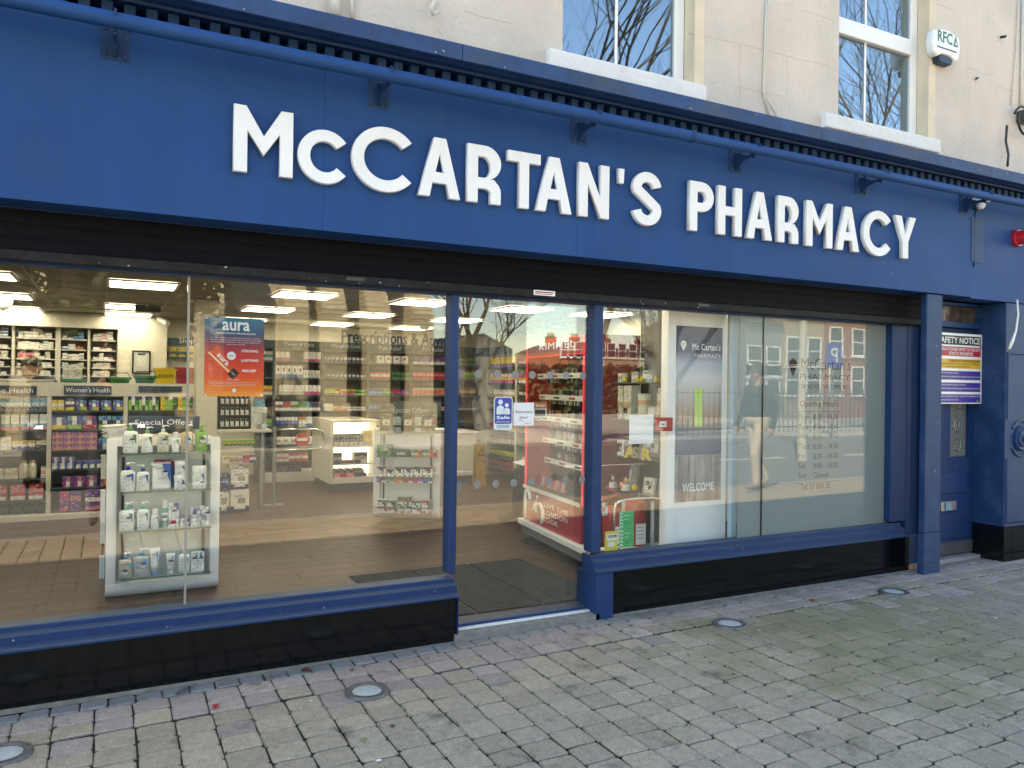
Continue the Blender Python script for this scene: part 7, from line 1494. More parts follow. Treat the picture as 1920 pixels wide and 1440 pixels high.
# shelf three: white lantern frame, easter letters, picture
wit(1152, 1170, 851, 823, 2, 'WWWW/WkkW/WkgW/WkgW/WWWW', 'small white lantern frame on the third window shelf', 'frame', 'lantern_frame', .05); 
for j, ch in enumerate('EASTER'):
    u = (1181, 1188, 1195, 1203, 1211, 1220)[j]; s_ = wd_.sz(u, 850)[0]; q_ = wd_.at(s_, wdz[2] + .001, .035 if j in (1, 5) else .02); h = .085
    t = empty('wooden_letter', tuple(q_), wd_.rz - .0, 'small wooden letter %s of the EASTER row, painted %s' % (ch + (' first' if j == 0 else ' fifth' if j == 4 else ''), ('brown', 'yellow', 'grey pink', 'green', 'lilac', 'yellow')[j]), 'letter', 'EASTER letters')
    M['el%d' % j] = mat('easter_paint', ((.2, .13, .09), (.70, .55, .06), (.36, .28, .28), (.16, .24, .06), (.34, .28, .32), (.70, .55, .06))[j], .6)
    write('letter', ch, (0, 0, 0), None, h, 'el%d' % j, t, True, rz=.7, bold=.04, depth=.006)
wit(1196, 1240, 856, 812, 2, 'gggggg/gWWwwg/gwWgWg/gWgwWg/gggggg', 'large grey picture frame leaning behind the EASTER letters', 'picture frame', 'picture_frame', .02, -.16, 0, 'g', -.12); wit(1171, 1179, 851, 828, 2, 'T/w/T', 'tan card pack beside the lantern frame', 'card', 'card_pack', .03, -.06)
# shelf four
wit(1146, 1188, 922, 880, 3, 'ggggg/gwWwg/gWTwg/gwTWg/ggggg', 'silver picture frame on the fourth window shelf', 'picture frame', 'picture_frame', .02, -.12, .1, 'g', -.12); wit(1204, 1224, 927, 897, 3, 'wwww/wkgw/wWkw/wwww', 'cream picture frame with dark photo leaning on the fourth window shelf', 'picture frame', 'picture_frame', .02, -.05, .0, 'w', -.16)
wit(1233, 1243, 926, 896, 3, 'gT/gw/gg', 'brown picture frame cut off by the white post', 'picture frame', 'picture_frame', .02, -.08, 0, 'g', -.1)
def globe(u, v, c, label):
    q_ = wd_.at(wd_.sz(u, v)[0], wdz[3] + .001, .0); t = empty('snow_globe', tuple(q_), 0, label, 'snow globe'); MB().lathe([(.042, 0), (.036, .04), (.03, .045)], n=16, c=PAL['w']).build('base', M['plastic'], t, True, smooth=True); MB().ball((0, 0, .078), .038, 10).build('dome', M['thin'], t, True, smooth='all'); MB().ball((0, 0, .07), .022, 8, c=c).build('figure', M['matte'], t, True, smooth='all')
globe(1148, 919, (.55, .52, .5), 'snow globe with pale figure on the fourth window shelf'); globe(1174, 922, (.6, .3, .15), 'snow globe with orange figure before the silver frame')
for j, (u, c_, nm) in enumerate(((1164, (.68, .2, .02), 'orange'), (1188, (.7, .5, .02), 'yellow'))): q_ = wd_.at(wd_.sz(u, 921)[0], wdz[3] + .001, -.01); tag(MB().ball((0, 0, .028), .024, 8, c=c_, sz=1.15).build('egg_ornament', M['plastic'], smooth='all', loc=tuple(q_)), nm + ' egg ornament beside the snow globe on the fourth window shelf', 'ornament')
# step stool and red tubs below
sty = .30
def sp(u, v, y=sty): q = P(u, v, y); return (q[0], y, q[1])
ss = empty('step_stool', (P(1200, 1020, sty)[0], sty, .336), 0, 'folded chrome step stool standing in the right window', 'step stool')
MB().tube([sp(1152, 1018), sp(1151, 990), sp(1152, 955), sp(1155, 945), sp(1163, 939), sp(1180, 936), sp(1225, 933), sp(1236, 935), sp(1243, 942), sp(1245, 952), sp(1245, 968)], .009, 10).build('tube_frame', M['chrome'], ss, smooth='all'); MB().tube([sp(1158, 1026), sp(1163, 1031), sp(1180, 1030), sp(1228, 1023), sp(1238, 1024), sp(1243, 1028)], .009, 10).build('lower_tube', M['chrome'], ss, smooth='all')
for u, vb in ((1169, 1025), (1224, 1021)): a, b_ = sp(u - 3, 940, sty + .012), sp(u + 2, vb, sty + .012); MB().box(a[0], b_[0], sty + .012, sty + .018, b_[2], a[2]).build('flat_bar', M['steel'], ss)
M['tubred'] = mat('tub_red', (.40, .04, .03), .3)
def red_tub(u0, u1, v0, v1, y, label):
    a, b_ = sp(u0, v1, y), sp(u1, v0, y); r = (b_[0] - a[0]) / 2; cx_ = (a[0] + b_[0]) / 2; z0 = .336; h = b_[2] - z0; t = empty('red_canister', (cx_, y + r, z0), 0, label, 'canister')
    MB().lathe([(r * .85, 0), (r * .93, .02), (r * .96, h * .45), (r, h * .5), (r, h * .9), (r * .9, h * .96), (r * .5, h)], n=24).build('body', M['tubred'], t, True, smooth=True); MB().box(-r * .5, r * .45, -r * 1.0, -r * .97, h * .05, h * .5).build('paper_label', M['upvc'], t, True)
    for k in range(4): MB().box(-r * .42, r * .2, -r * 1.003, -r * 1.0008, h * (.42 - k * .08), h * (.43 - k * .08)).build('label_line', M['txt_grey'], t, True)
red_tub(1183, 1222, 938, 1024, .42, 'red plastic canister with white paper label behind the step stool'); red_tub(1142, 1172, 950, 1024, .50, 'second red canister partly hidden by the green leaflets')
MB_ = MB().tube([sp(1128, 936, .4), sp(1150, 930, .4), sp(1160, 926, .4)], .012, 8); MB_.tube([sp(1138, 914, .4), sp(1152, 922, .4), sp(1161, 930, .4)], .012, 8); tag(MB_.build('red_tongs', M['tubred'], smooth='all'), 'red forked plastic handle lying above the canisters', 'handle')
pack('price_card', sp(1139, 970, .33)[0], .36, sp(1139, 968, .33)[2], .05, .004, .09, 'Wp/pW/WW', 'small pink and white card hanging beside the chrome stool frame', 'card', None, .2)
# ---- stickers, posters, notices on the glass
PYI = GY + .0125
def sheet(name, u0, u1, v0, v1, m, label, cat, y=PYI, th=.0012):
    xa, xb = P(u0, (v0 + v1) / 2, y)[0], P(u1, (v0 + v1) / 2, y)[0]; um = (u0 + u1) / 2; z1, z0 = P(um, v0, y)[1], P(um, v1, y)[1]; t = empty(name, ((xa + xb) / 2, y, z0), 0, label, cat)
    if m: MB().box(xa, xb, y, y + th, z0, z1).build('sheet', m, t)
    return t, xa, xb, z0, z1, y
def grad(name, c0, c1, mid=None):
    m = bpy.data.materials.new(name); m.use_nodes = True; N = m.node_tree.nodes; L = m.node_tree.links; b = N['Principled BSDF']; b.inputs['Roughness'].default_value = .35
    tc = N.new('ShaderNodeTexCoord'); s = N.new('ShaderNodeSeparateXYZ'); L.new(tc.outputs['Generated'], s.inputs[0]); r = N.new('ShaderNodeValToRGB'); L.new(s.outputs[2], r.inputs[0]); e = r.color_ramp.elements
    pts = [(0, c0)] + (mid or []) + [(1, c1)]; e[0].position = 0; e[0].color = (*c0, 1); e[1].position = 1; e[1].color = (*c1, 1)
    for p_, c_ in (mid or []): k = e.new(p_); k.color = (*c_, 1)
    L.new(r.outputs[0], b.inputs['Base Color']); return m
t, xa, xb, z0, z1, y = sheet('poster', 383, 495, 596, 743, grad('aura_print', rgb(255, 150, 50), rgb(40, 112, 142), [(.25, rgb(240, 78, 38)), (.50, rgb(215, 52, 44)), (.66, rgb(140, 48, 72)), (.80, rgb(44, 80, 116))]), 'red and blue aura poster on the inside of the left window', 'poster')
w, h = xb - xa, z1 - z0; cx_ = (xa + xb) / 2; yy = y - .0006
def pt(fx, fz): return (xa + w * fx, yy, z0 + h * fz)
write('title', 'aura', pt(.52, .835), w * .46, h * .115, 'txt_white', t, bold=.02); write('subtitle', 'Natural Relief for Muscles & Joints', pt(.52, .785), w * .66, h * .03, 'txt_white', t, bold=.015)
for k, s_ in enumerate(('aura Sports Cream is a powerful, heating rub for sore muscles', 'and joints. Features unique Chilli Pepper Extract for quick-acting,', 'prolonged heat which soothes in relief. Its main ingredients are', 'natural and long lasting.')): write('small_print', s_, pt(.52, .732 - k * .027), w * (.84, .86, .8, .32)[k], h * .017, 'txt_white', t)
for k, s_ in enumerate(('STRONG', 'LASTING', 'RELIEF')): write('word', s_, pt((.755, .758, .75)[k], (.565, .445, .312)[k]), w * (.28, .29, .24)[k], h * .032, 'txt_white', t, bold=.035)
write('question', 'Who is it for?', pt(.48, .205), w * .20, h * .016, 'txt_white', t, bold=.02)
for k in range(3): write('small_print', ('Sports enthusiasts and athletes, before and after exercise warm up', 'People with joint stiffness muscle and soreness ageing', 'Customers seeking a natural warming alternative')[k], pt(.48, .172 - k * .022), w * (.82, .76, .72)[k], h * .014, 'txt_white', t)
MB().lathe([(w * .035, 0), (w * .035, -.0006), (w * .028, -.0007)], cx_, yy, z0 + h * .075, 16, axis='y').build('emblem', M['txt_white'], t)
tb0, tb1 = pt(.06, .545), pt(.40, .30); dxx, dzz = tb1[0] - tb0[0], tb1[2] - tb0[2]; L__ = math.hypot(dxx, dzz); ux_, uz_ = dxx / L__, dzz / L__; nx_, nz_ = -uz_, ux_
def tp(a, b_): return (tb0[0] + .045 * 0 + ux_ * a * L__ + nx_ * b_ * w, tb0[2] + uz_ * a * L__ + nz_ * b_ * w)
MB().prism([tp(0, .0), tp(1, .0), tp(1, .09), tp(.02, .22)], 'y', yy - .0006, yy, 0, rgb(225, 78, 34)).build('tube_picture', M['print'], t); MB().prism([tp(0, .0), tp(1, .0), tp(1, .035), tp(0, .03)], 'y', yy - .0009, yy - .0007, 0, rgb(250, 205, 150)).build('tube_shine', M['print'], t); MB().prism([tp(1, -.035), tp(1.28, -.03), tp(1.28, .12), tp(1, .125)], 'y', yy - .0008, yy, 0, (.015, .015, .018)).build('tube_cap', M['print'], t); MB().prism([tp(1.05, .03), tp(1.22, .03), tp(1.22, .055), tp(1.05, .055)], 'y', yy - .0011, yy - .0009, 0, (.25, .3, .36)).build('cap_shine', M['print'], t)
write('tube_word', 'aura', (tp(.5, .07)[0], yy - .0012, tp(.5, .07)[1] - .004), w * .26, h * .05, 'txt_white', t, tilt=-.83, bold=.02)
q = pt(.445, .515); MB().prism([(q[0] + w * .078 * (1 if i % 2 else .88) * math.cos(i * math.pi / 12), q[2] + w * .078 * (1 if i % 2 else .88) * math.sin(i * math.pi / 12)) for i in range(24)], 'y', yy - .0008, yy).build('burst', M['txt_white'], t); write('burst_word', 'NEW', (q[0], yy - .0012, q[2] - h * .009), w * .085, h * .018, 'txt_navy', t, bold=.02)
sp_ = MB()
for k in range(150):
    fx, fz = random.random(), random.uniform(.05, .66); a = random.uniform(0, 3); s_ = random.uniform(.0012, .0035); p_ = pt(.02 + .96 * fx, fz); sp_.add([(p_[0], yy - .0003, p_[2]), (p_[0] + s_ * math.cos(a), yy - .0003, p_[2] + s_ * math.sin(a)), (p_[0] - s_ * .4 * math.sin(a), yy - .0003, p_[2] + s_ * .4 * math.cos(a))], [(0, 1, 2)], 0, random.choice([rgb(255, 190, 150), rgb(250, 120, 80), rgb(255, 230, 210)]))
sp_.build('sparks', M['print'], t)['kind'] = 'stuff'
for fx in (.03, .97):
    for fz in (.015, .985): p_ = pt(fx, fz); MB().lathe([(.005, 0), (.005, -.0008)], p_[0], yy, p_[2], 10, axis='y').build('sticky_dot', M['upvc'], t)
# safe pharmacy sticker (on the outer face of the leaf)
PYO = GY - .0015
t, xa, xb, z0, z1, y = sheet('window_sticker', 926, 961, 744, 806, None, 'blue and white Safe pharmacy sticker with two figures on the glass door', 'sticker', PYO); w, h = xb - xa, z1 - z0
def rrect(x0, x1, z0_, z1_, r, n=5): return [(x1 - r + r * math.cos(a), z1_ - r + r * math.sin(a)) for a in [math.pi / 2 * i / n for i in range(n + 1)]] + [(x0 + r - r * math.sin(a), z1_ - r + r * math.cos(a)) for a in [math.pi / 2 * i / n for i in range(n + 1)]] + [(x0 + r - r * math.cos(a), z0_ + r - r * math.sin(a)) for a in [math.pi / 2 * i / n for i in range(n + 1)]] + [(x1 - r + r * math.sin(a), z0_ + r - r * math.cos(a)) for a in [math.pi / 2 * i / n for i in range(n + 1)]]
M['pale'] = mat('pale_blue_print', (.62, .72, .76), .45); M['purp'] = mat('blue_violet_print', (.045, .04, .34), .4)
MB().prism(rrect(xa, xb, z0, z1, .018), 'y', y, y + .001).build('sheet', M['pale'], t); MB().prism(rrect(xa + .006, xb - .006, z0 + h * .18, z1 - .006, .013), 'y', y - .0006, y - .0001).build('blue_field', M['purp'], t)
def fig(fx, fz, r, bw, bh):
    x_, z_ = xa + w * fx, z0 + h * fz; MB().lathe([(r, 0), (r, -.0005)], x_, y - .0007, z_, 20, axis='y').build('figure_head', M['pale'], t); MB().prism([(x_ - bw, z0 + h * .47), (x_ + bw, z0 + h * .47)] + [(x_ + bw * math.cos(a), z_ - r * 1.25 - bh + bh * math.sin(a)) for a in [math.pi * i / 10 for i in range(11)]], 'y', y - .0012, y - .0007).build('figure_body', M['pale'], t)
fig(.34, .84, .016, .026, .022); fig(.68, .745, .0135, .022, .014)
write('word', 'Safe', (xa + w * .5, y - .0009, z0 + h * .325), w * .72, h * .10, 'pale', t, bold=.03); write('word', 'pharmacy', (xa + w * .5, y - .0009, z0 + h * .205), w * .72, h * .075, 'pale', t)
for k in range(3): MB().box(xa + w * .15, xb - w * .18, y - .0004, y - .0001, z0 + h * (.125 - .035 * k), z0 + h * (.138 - .035 * k)).build('small_print', M['txt_navy'], t)
t, xa, xb, z0, z1, y = sheet('notice', 963, 1001, 755, 798, mat('white_paper', (.74, .76, .78), .6), 'white Automatic door notice on the glass door', 'notice', PYO); w, h = xb - xa, z1 - z0
write('word', 'Automatic', (xa + w * .5, y - .0008, z0 + h * .54), w * .86, h * .13, 'txt_black', t); write('word', 'door', (xa + w * .5, y - .0008, z0 + h * .30), w * .42, h * .13, 'txt_black', t); write('scribble', 'Push', (xa + w * .36, y - .0008, z0 + h * .2), w * .18, None, 'txt_grey', t, tilt=-.3); write('scribble', 'thank you', (xa + w * .7, y - .0008, z0 + h * .07), w * .28, None, 'txt_grey', t)
t, xa, xb, z0, z1, y = sheet('card', 1002, 1025, 754, 783, mat('card_white', (.55, .62, .58), .5), 'small orange and black card taped to the glass door', 'card'); w, h = xb - xa, z1 - z0
MB().box(xa, xb - .002, y - .0006, y - .0001, z0 + h * .58, z1).build('orange_band', mat('card_orange', (.45, .12, .03), .5), t); MB().box(xa + .004, xb - w * .1, y - .0006, y - .0001, z0 + h * .1, z0 + h * .52).build('black_field', M['txt_black'], t); write('word', 'BenuLab', (xa + w * .48, y - .001, z0 + h * .72), w * .75, h * .14, 'txt_white', t, bold=.02)
sheet('paper_sheet', 1180, 1225, 778, 832, bpy.data.materials['white_paper'], 'blank white paper sheet taped inside the right window', 'paper')
t, xa, xb, z0, z1, y = sheet('flyer', 1134, 1158, 996, 1032, mat('flyer_yellow', (.72, .62, .04), .5), 'yellow flyer at the bottom corner of the right window', 'flyer', PYI + .004); w, h = xb - xa, z1 - z0
MB().box(xa + w * .12, xb - w * .06, y - .0006, y - .0001, z0 + h * .52, z0 + h * .86).build('white_box', M['upvc'], t); write('word', 'AISM', (xa + w * .56, y - .0012, z0 + h * .66), w * .66, h * .16, 'txt_navy', t, bold=.02); MB().box(xa + w * .22, xb - w * .2, y - .0006, y - .0001, z0 + h * .2, z0 + h * .44).build('white_box', M['upvc'], t); write('word', 'IN AID OF THE', (xa + w * .5, y - .0012, z0 + h * .06), w * .7, h * .05, 'txt_red', t)
for k, (u0, u1, v0, v1, lb) in enumerate(((1161, 1188, 959, 991, 'upper green leaflet with white chevrons in the right window'), (1161, 1188, 991.5, 1026, 'lower green leaflet with white chevrons in the right window'))):
    t, xa, xb, z0, z1, y = sheet('leaflet', u0, u1, v0, v1, bpy.data.materials.get('leaflet_green') or mat('leaflet_green', (.02, .42, .13), .45), lb, 'leaflet', PYI + .002); w, h = xb - xa, z1 - z0
    for j in range(5): zc = z0 + h * (.1 + .19 * j); sgn = 1 if k == 0 else 1; MB().prism([(xa + w * .02, zc - h * .05), (xa + w * .14, zc + h * .05), (xa + w * .26, zc - h * .05), (xa + w * .26, zc + h * .02), (xa + w * .14, zc + h * .115), (xa + w * .02, zc + h * .02)], 'y', y - .0006, y - .0001).build('chevron', M['txt_white'], t)
    write('word', 'Expert', (xa + w * .58, y - .0008, z0 + h * .72), w * .42, h * .07, 'txt_white', t, bold=.02); write('word', 'advice', (xa + w * .5, y - .0008, z0 + h * .52), w * .25, h * .06, 'txt_white', t, bold=.02)
    for j in range(3): MB().box(xa + w * .37, xb - w * (.1 + .1 * j), y - .0006, y - .0001, z0 + h * (.36 - .07 * j), z0 + h * (.375 - .07 * j)).build('text_line', M['txt_green'], t)
# red fire call point on the post
fcx, fcz = P(1243, 796, .2)[0], P(1243, 796, .2)[1]; fcw = P(1257, 796, .2)[0] - P(1230, 796, .2)[0]
fp = empty('fire_call_point', (fcx, .2, fcz), 0, 'red fire call point on the white post in the right window', 'call point'); MB().box(fcx - fcw / 2, fcx + fcw / 2, .165, .219, fcz - .045, fcz + .05).build('case', M['red'], fp, bevel=.006); MB().box(fcx - fcw * .45, fcx + .0, .162, .1645, fcz - .015, fcz + .025).build('glass_plate', M['upvc'], fp); MB().box(fcx - fcw * .34, fcx - fcw * .12, .160, .1618, fcz, fcz + .008).build('symbol', M['txt_black'], fp)
# poster panel: logo, beach photograph, WELCOME boards
pa, pb_ = P(1258, 800, .26)[0], P(1362, 800, .26)[0]; pp = empty('poster_stand', ((pa + pb_) / 2, .26, FZ), 0, 'tall white panel with pharmacy poster and WELCOME boards in the right window', 'panel')
MB().box(pa, pb_, .26, .30, FZ, 2.3).build('panel', M['white'], pp)
ix0, ix1 = P(1259, 700, .255)[0], P(1354, 700, .255)[0]; iz1 = P(1300, 612, .255)[1]; izm = P(1300, 853, .255)[1]; izb = P(1300, 940, .255)[1]
MB().box(ix0, ix1, .2552, .2595, izm, iz1).build('photo_print', grad('poster_photo', rgb(70, 92, 122), rgb(20, 42, 82), [(.16, rgb(120, 130, 140)), (.30, rgb(150, 125, 105)), (.42, rgb(165, 160, 155)), (.6, rgb(190, 195, 200)), (.72, rgb(150, 165, 185)), (.80, rgb(30, 52, 92))]), pp)
M['drift'] = mat('weathered_board', (.30, .29, .285), .8, var=.25, vscale=9, bump=.3, bscale=60, streak=.75)
for k, (fa, fb, ga, gb) in enumerate(((0, .37, 0, .28), (.375, .66, .285, .745), (.665, 1, .75, 1))):
    W_ = ix1 - ix0; MB().prism([(ix0 + W_ * ga, izb), (ix0 + W_ * gb - .002, izb), (ix0 + W_ * fb - .002, izm - .002), (ix0 + W_ * fa, izm - .002)], 'y', .2545, .2595).build('board', M['drift'], pp)
write('word', 'WELCOME', ((ix0 + ix1) / 2 + .02, .2540, P(1300, 921, .255)[1]), (ix1 - ix0) * .62, .06, 'txt_white', pp, bold=.01)
lz = P(1300, 656, .254)[1]; lx_ = P(1325, 650, .254)[0]; write('word', "Mc Cartan's", (lx_, .2546, lz), P(1343, 650, .254)[0] - P(1290, 650, .254)[0], .05, 'txt_white', pp, bold=.01); write('word', 'PHARMACY', (lx_ + .01, .2546, lz - .055), (P(1343, 650, .254)[0] - P(1290, 650, .254)[0]) * .95, .03, 'txt_white', pp, spacing=1.3)
def pin(cx, cz, r, y, m, par, leafm):
    MB().prism([(cx + r * math.cos(a), cz + r * math.sin(a)) for a in [math.pi * (-.15 + 1.3 * i / 18) for i in range(19)]] + [(cx, cz - r * 1.9)], 'y', y, y + .0006).build('pin_mark', M[m], par); MB().prism([(cx - r * .5, cz + r * .2), (cx - r * .15, cz - r * .35), (cx + r * .55, cz + r * .45), (cx - r * .1, cz + r * .05)], 'y', y - .0006, y - .0001).build('pin_tick', M[leafm], par)
pin(P(1282, 645, .254)[0], P(1282, 645, .254)[1], .026, .2546, 'txt_white', pp, 'navy')
MB().box(pb_ + .002, P(1383, 800, .2)[0], .2, .24, FZ, 2.28).build('pale_edge_board', mat('pale_blue_edge', (.52, .68, .78), .4), pp)
MB().box(P(1303, 700, .253)[0], P(1317, 700, .253)[0], .251, .2535, P(1310, 800, .253)[1], P(1310, 727, .253)[1]).build('green_strip', mat('lime_strip', (.40, .62, .12), .5), pp)
# frosted film with the opening hours
def filmmat():
    m = bpy.data.materials.new('frosted_film'); m.use_nodes = True; N = m.node_tree.nodes; L = m.node_tree.links; N.remove(N['Principled BSDF']); d = N.new('ShaderNodeBsdfDiffuse'); d.inputs[0].default_value = (.215, .25, .262, 1); t_ = N.new('ShaderNodeBsdfTranslucent'); t_.inputs[0].default_value = (.25, .285, .295, 1); a = N.new('ShaderNodeAddShader'); L.new(d.outputs[0], a.inputs[0]); L.new(t_.outputs[0], a.inputs[1]); L.new(a.outputs[0], N['Material Output'].inputs[0]); return m
fx0, fx1 = P(1384, 800, .115)[0], xr0 + .03
ff = empty('frosted_film', ((fx0 + fx1) / 2, .115, ZR), 0, 'grey frosted film with opening hours across the end of the right window', 'window film')
MB().box(fx0, fx1, .1115, .1125, ZR, GZ).build('film', filmmat(), ff)
FYT = GY + .0108
M['txt_film'] = mat('grey_film_letter', (.006, .007, .008), .6)
def ftxt(s_, u0, u1, vb, hp, lab='lettering', bold=.0):
    xa, xb = P(u0, vb, FYT)[0], P(u1, vb, FYT)[0]; um = (u0 + u1) / 2; z_ = P(um, vb, FYT)[1]; h = P(um, vb - hp, FYT)[1] - z_; write(lab, s_, ((xa + xb) / 2, FYT, z_), xb - xa, h, 'txt_film', ff, bold=bold)
ftxt("McCartan's", 1502, 1595, 693, 21, bold=-.006); ftxt('PHARMACY', 1500, 1594, 712, 10, bold=-.004); ftxt('CARING FOR THE COMMUNITY', 1498, 1594, 729, 8); ftxt('Opening Hours', 1500, 1572, 766, 15)
for dname, hrs, v in (('Mon', '8:30 - 18:30', 787), ('Tues', '8:30 - 18:30', 805), ('Wed', '8:30 - 18:30', 823), ('Thurs', '8:30 - 18:30', 842), ('Fri', '8:30 - 18:30', 860.5), ('Sat', '9:00 - 18:00', 878), ('Sun', 'Closed', 896)):
    ftxt(dname, 1497, {'Mon': 1516, 'Tues': 1516, 'Wed': 1515, 'Thurs': 1518, 'Fri': 1508, 'Sat': 1510, 'Sun': 1511}[dname], v, 10 if dname not in ('Thurs', 'Fri') else 11); ftxt(hrs, 1525, 1571 if hrs != 'Closed' else 1552, v - .5, 10.5)
ftxt('Tel: 01 836 35', 1501, 1556, 917, 11)
for v in (772, 904): xa, xb = P(1493, v, FYT)[0], P(1575, v, FYT)[0]; z_ = P(1534, v, FYT)[1]; MB().box(xa, xb, FYT - .0004, FYT + .0004, z_ - .0018, z_ + .0018).build('rule', M['txt_film'], ff)
def pin2(cx, cz, r): MB().lathe([(r, 0), (r, -.0006), (r * .62, -.0006), (r * .62, 0)], cx, FYT, cz, 22, axis='y').build('pin_mark', M['txt_film'], ff); MB().prism([(cx - r * .8, cz - r * .55), (cx + r * .8, cz - r * .55), (cx, cz - r * 2.2)], 'y', FYT - .0006, FYT).build('pin_mark', M['txt_film'], ff)
q = P(1487, 683, FYT); pin2(q[0], q[1], .045)
# ================================================================ people: one continuous remeshed body each
def make_person(name, prims, voxel, label, origin, extras=None, group=None):
    """prims: (p0, r0, p1, r1, colour, flatten) limbs in local metres; welded into one skin by a voxel remesh"""
    mb = MB()
    for p0, r0, p1, r1, c in prims:
        a, b_ = Vector(p0), Vector(p1); d = b_ - a; n = 6; L = d.length
        if L < 1e-4: mb.ball(p0, r0, 10); continue
        u = d / L; pts = [a - u * r0 * .8, a - u * r0 * .45] + [a + d * i / n for i in range(n + 1)] + [b_ + u * r1 * .45, b_ + u * r1 * .8]
        rs = [r0 * .55, r0 * .88] + [r0 + (r1 - r0) * i / n for i in range(n + 1)] + [r1 * .88, r1 * .55]; mb.tube(pts, rs, 12)
    me = mb.mesh('raw', M['matte']); o = bpy.data.objects.new('raw', me); COL.objects.link(o)
    m = o.modifiers.new('r', 'REMESH'); m.mode = 'VOXEL'; m.voxel_size = voxel; s_ = o.modifiers.new('s', 'SMOOTH'); s_.iterations = 4; s_.factor = .5
    dg = bpy.context.evaluated_depsgraph_get(); out = bpy.data.meshes.new_from_object(o.evaluated_get(dg)); bpy.data.objects.remove(o)
    for an in list(out.color_attributes): out.color_attributes.remove(an)
    col = out.color_attributes.new('Col', 'FLOAT_COLOR', 'CORNER')
    segs = [(Vector(p0), r0, Vector(p1), r1, c) for p0, r0, p1, r1, c in prims]
    for p in out.polygons:
        q = p.center; best = 1e9; bc = (1, 1, 1)
        for a, r0, b_, r1, c in segs:
            d = b_ - a; l2 = d.length_squared; t = max(0, min(1, (q - a).dot(d) / l2)) if l2 > 1e-9 else 0; dist = (q - a - d * t).length - (r0 + (r1 - r0) * t)
            if dist < best: best, bc = dist, c
        for li in p.loop_indices: col.data[li].color = (*bc, 1)
        p.use_smooth = True
    out.materials.clear(); out.materials.append(M['matte'])
    t = empty(name, origin[:3], origin[3], label, 'person', group); link('body', out, t, True); return t
SKIN = (.45, .26, .18)
def head_prims(c, d, skin, s=1.0):
    """c: head centre, d: unit facing direction"""
    x, y, z = c; f = Vector(d); r = Vector((-f.y, f.x, 0)); C = Vector(c); U = Vector((0, 0, 1)); P_ = lambda a, b_, e: tuple(C + f * a * s + r * b_ * s + U * e * s)
    out = [(P_(-.025, 0, .035), .082 * s, P_(.015, 0, .03), .076 * s, skin), (P_(.03, 0, -.02), .066 * s, P_(.04, 0, -.07), .046 * s, skin), (P_(.05, 0, -.095), .028 * s, P_(.06, 0, -.09), .026 * s, skin), (P_(.092, 0, .015), .010 * s, P_(.112, 0, -.022), .016 * s, skin), (P_(-.01, 0, -.06), .055 * s, P_(-.03, 0, -.16), .056 * s, skin)]
    for sg in (-1, 1): out += [(P_(-.01, sg * .083, .018), .014 * s, P_(-.008, sg * .086, -.022), .010 * s, skin), (P_(.06, sg * .035, -.025), .028 * s, P_(.05, sg * .045, -.03), .024 * s, skin), (P_(.079, sg * .033, .038), .013 * s, P_(.083, sg * .02, .036), .012 * s, skin)]
    return out, P_
def face_parts(t, P_, s, hair, beard=False, shut=False, glasses=False, U=1):
    def bl(name, items, c, m='matte'):
        mb = MB()
        for p, r, sx, sy, sz in items: mb.ball(p, r, 8, c=c, sx=sx, sy=sy, sz=sz)
        mb.build(name, M[m], t, True, smooth='all')
    for sg in (-1, 1):
        bl('eye', [(P_(.083, sg * .032, .016), .0115, 1, 1, .55 if shut else .9)], (.20, .11, .08) if shut else (.6, .58, .55)); 
        if not shut: bl('pupil', [(P_(.0925, sg * .032, .016), .005, 1, 1, 1)], (.02, .015, .01))
        bl('eyebrow', [(P_(.09, sg * .034, .043), .016, .5, 1.1, .35)], hair)
    bl('mouth', [(P_(.092, 0, -.062), .022, .5, 1, .3)], (.30, .10, .09))
    if glasses:
        for sg in (-1, 1): bl('sunglass_lens', [(P_(.098, sg * .034, .014), .027, .35, 1, .8)], (.01, .01, .01), 'plastic')
        MB().tube([P_(.085, -.07, .022), P_(.104, -.02, .024), P_(.104, .02, .024), P_(.085, .07, .022)], .004, 6, 0, (.01, .01, .01)).build('sunglass_frame', M['plastic'], t, True)
def hair_cap(t, P_, s, c, front=.02, low=-.02, thick=.016, seed=1):
    R = random.Random(seed); mb = MB(); rings = []; n = 20
    vs = []; fs = []; m = 9
    for i in range(m + 1):
        th = math.pi * .5 * (i / m) * 1.28
        for k in range(n):
            ph = 2 * math.pi * k / n; fr = math.cos(ph); lim = 1.0 - .36 * max(0, fr) ** 1.0
            a = th * lim; rr = (.098 + thick + R.uniform(-.004, .004)); q = P_(rr * math.sin(a) * math.cos(ph) * 1.06 - .012, rr * math.sin(a) * math.sin(ph) * .93, .032 + rr * math.cos(a) * 1.04); vs.append(q)
    for i in range(m):
        for k in range(n): fs.append((i * n + k, i * n + (k + 1) % n, (i + 1) * n + (k + 1) % n, (i + 1) * n + k))
    fs.append(tuple(range(n))); mb.add(vs, fs, 0, c); mb.build('hair', M['matte'], t, True, smooth='all')
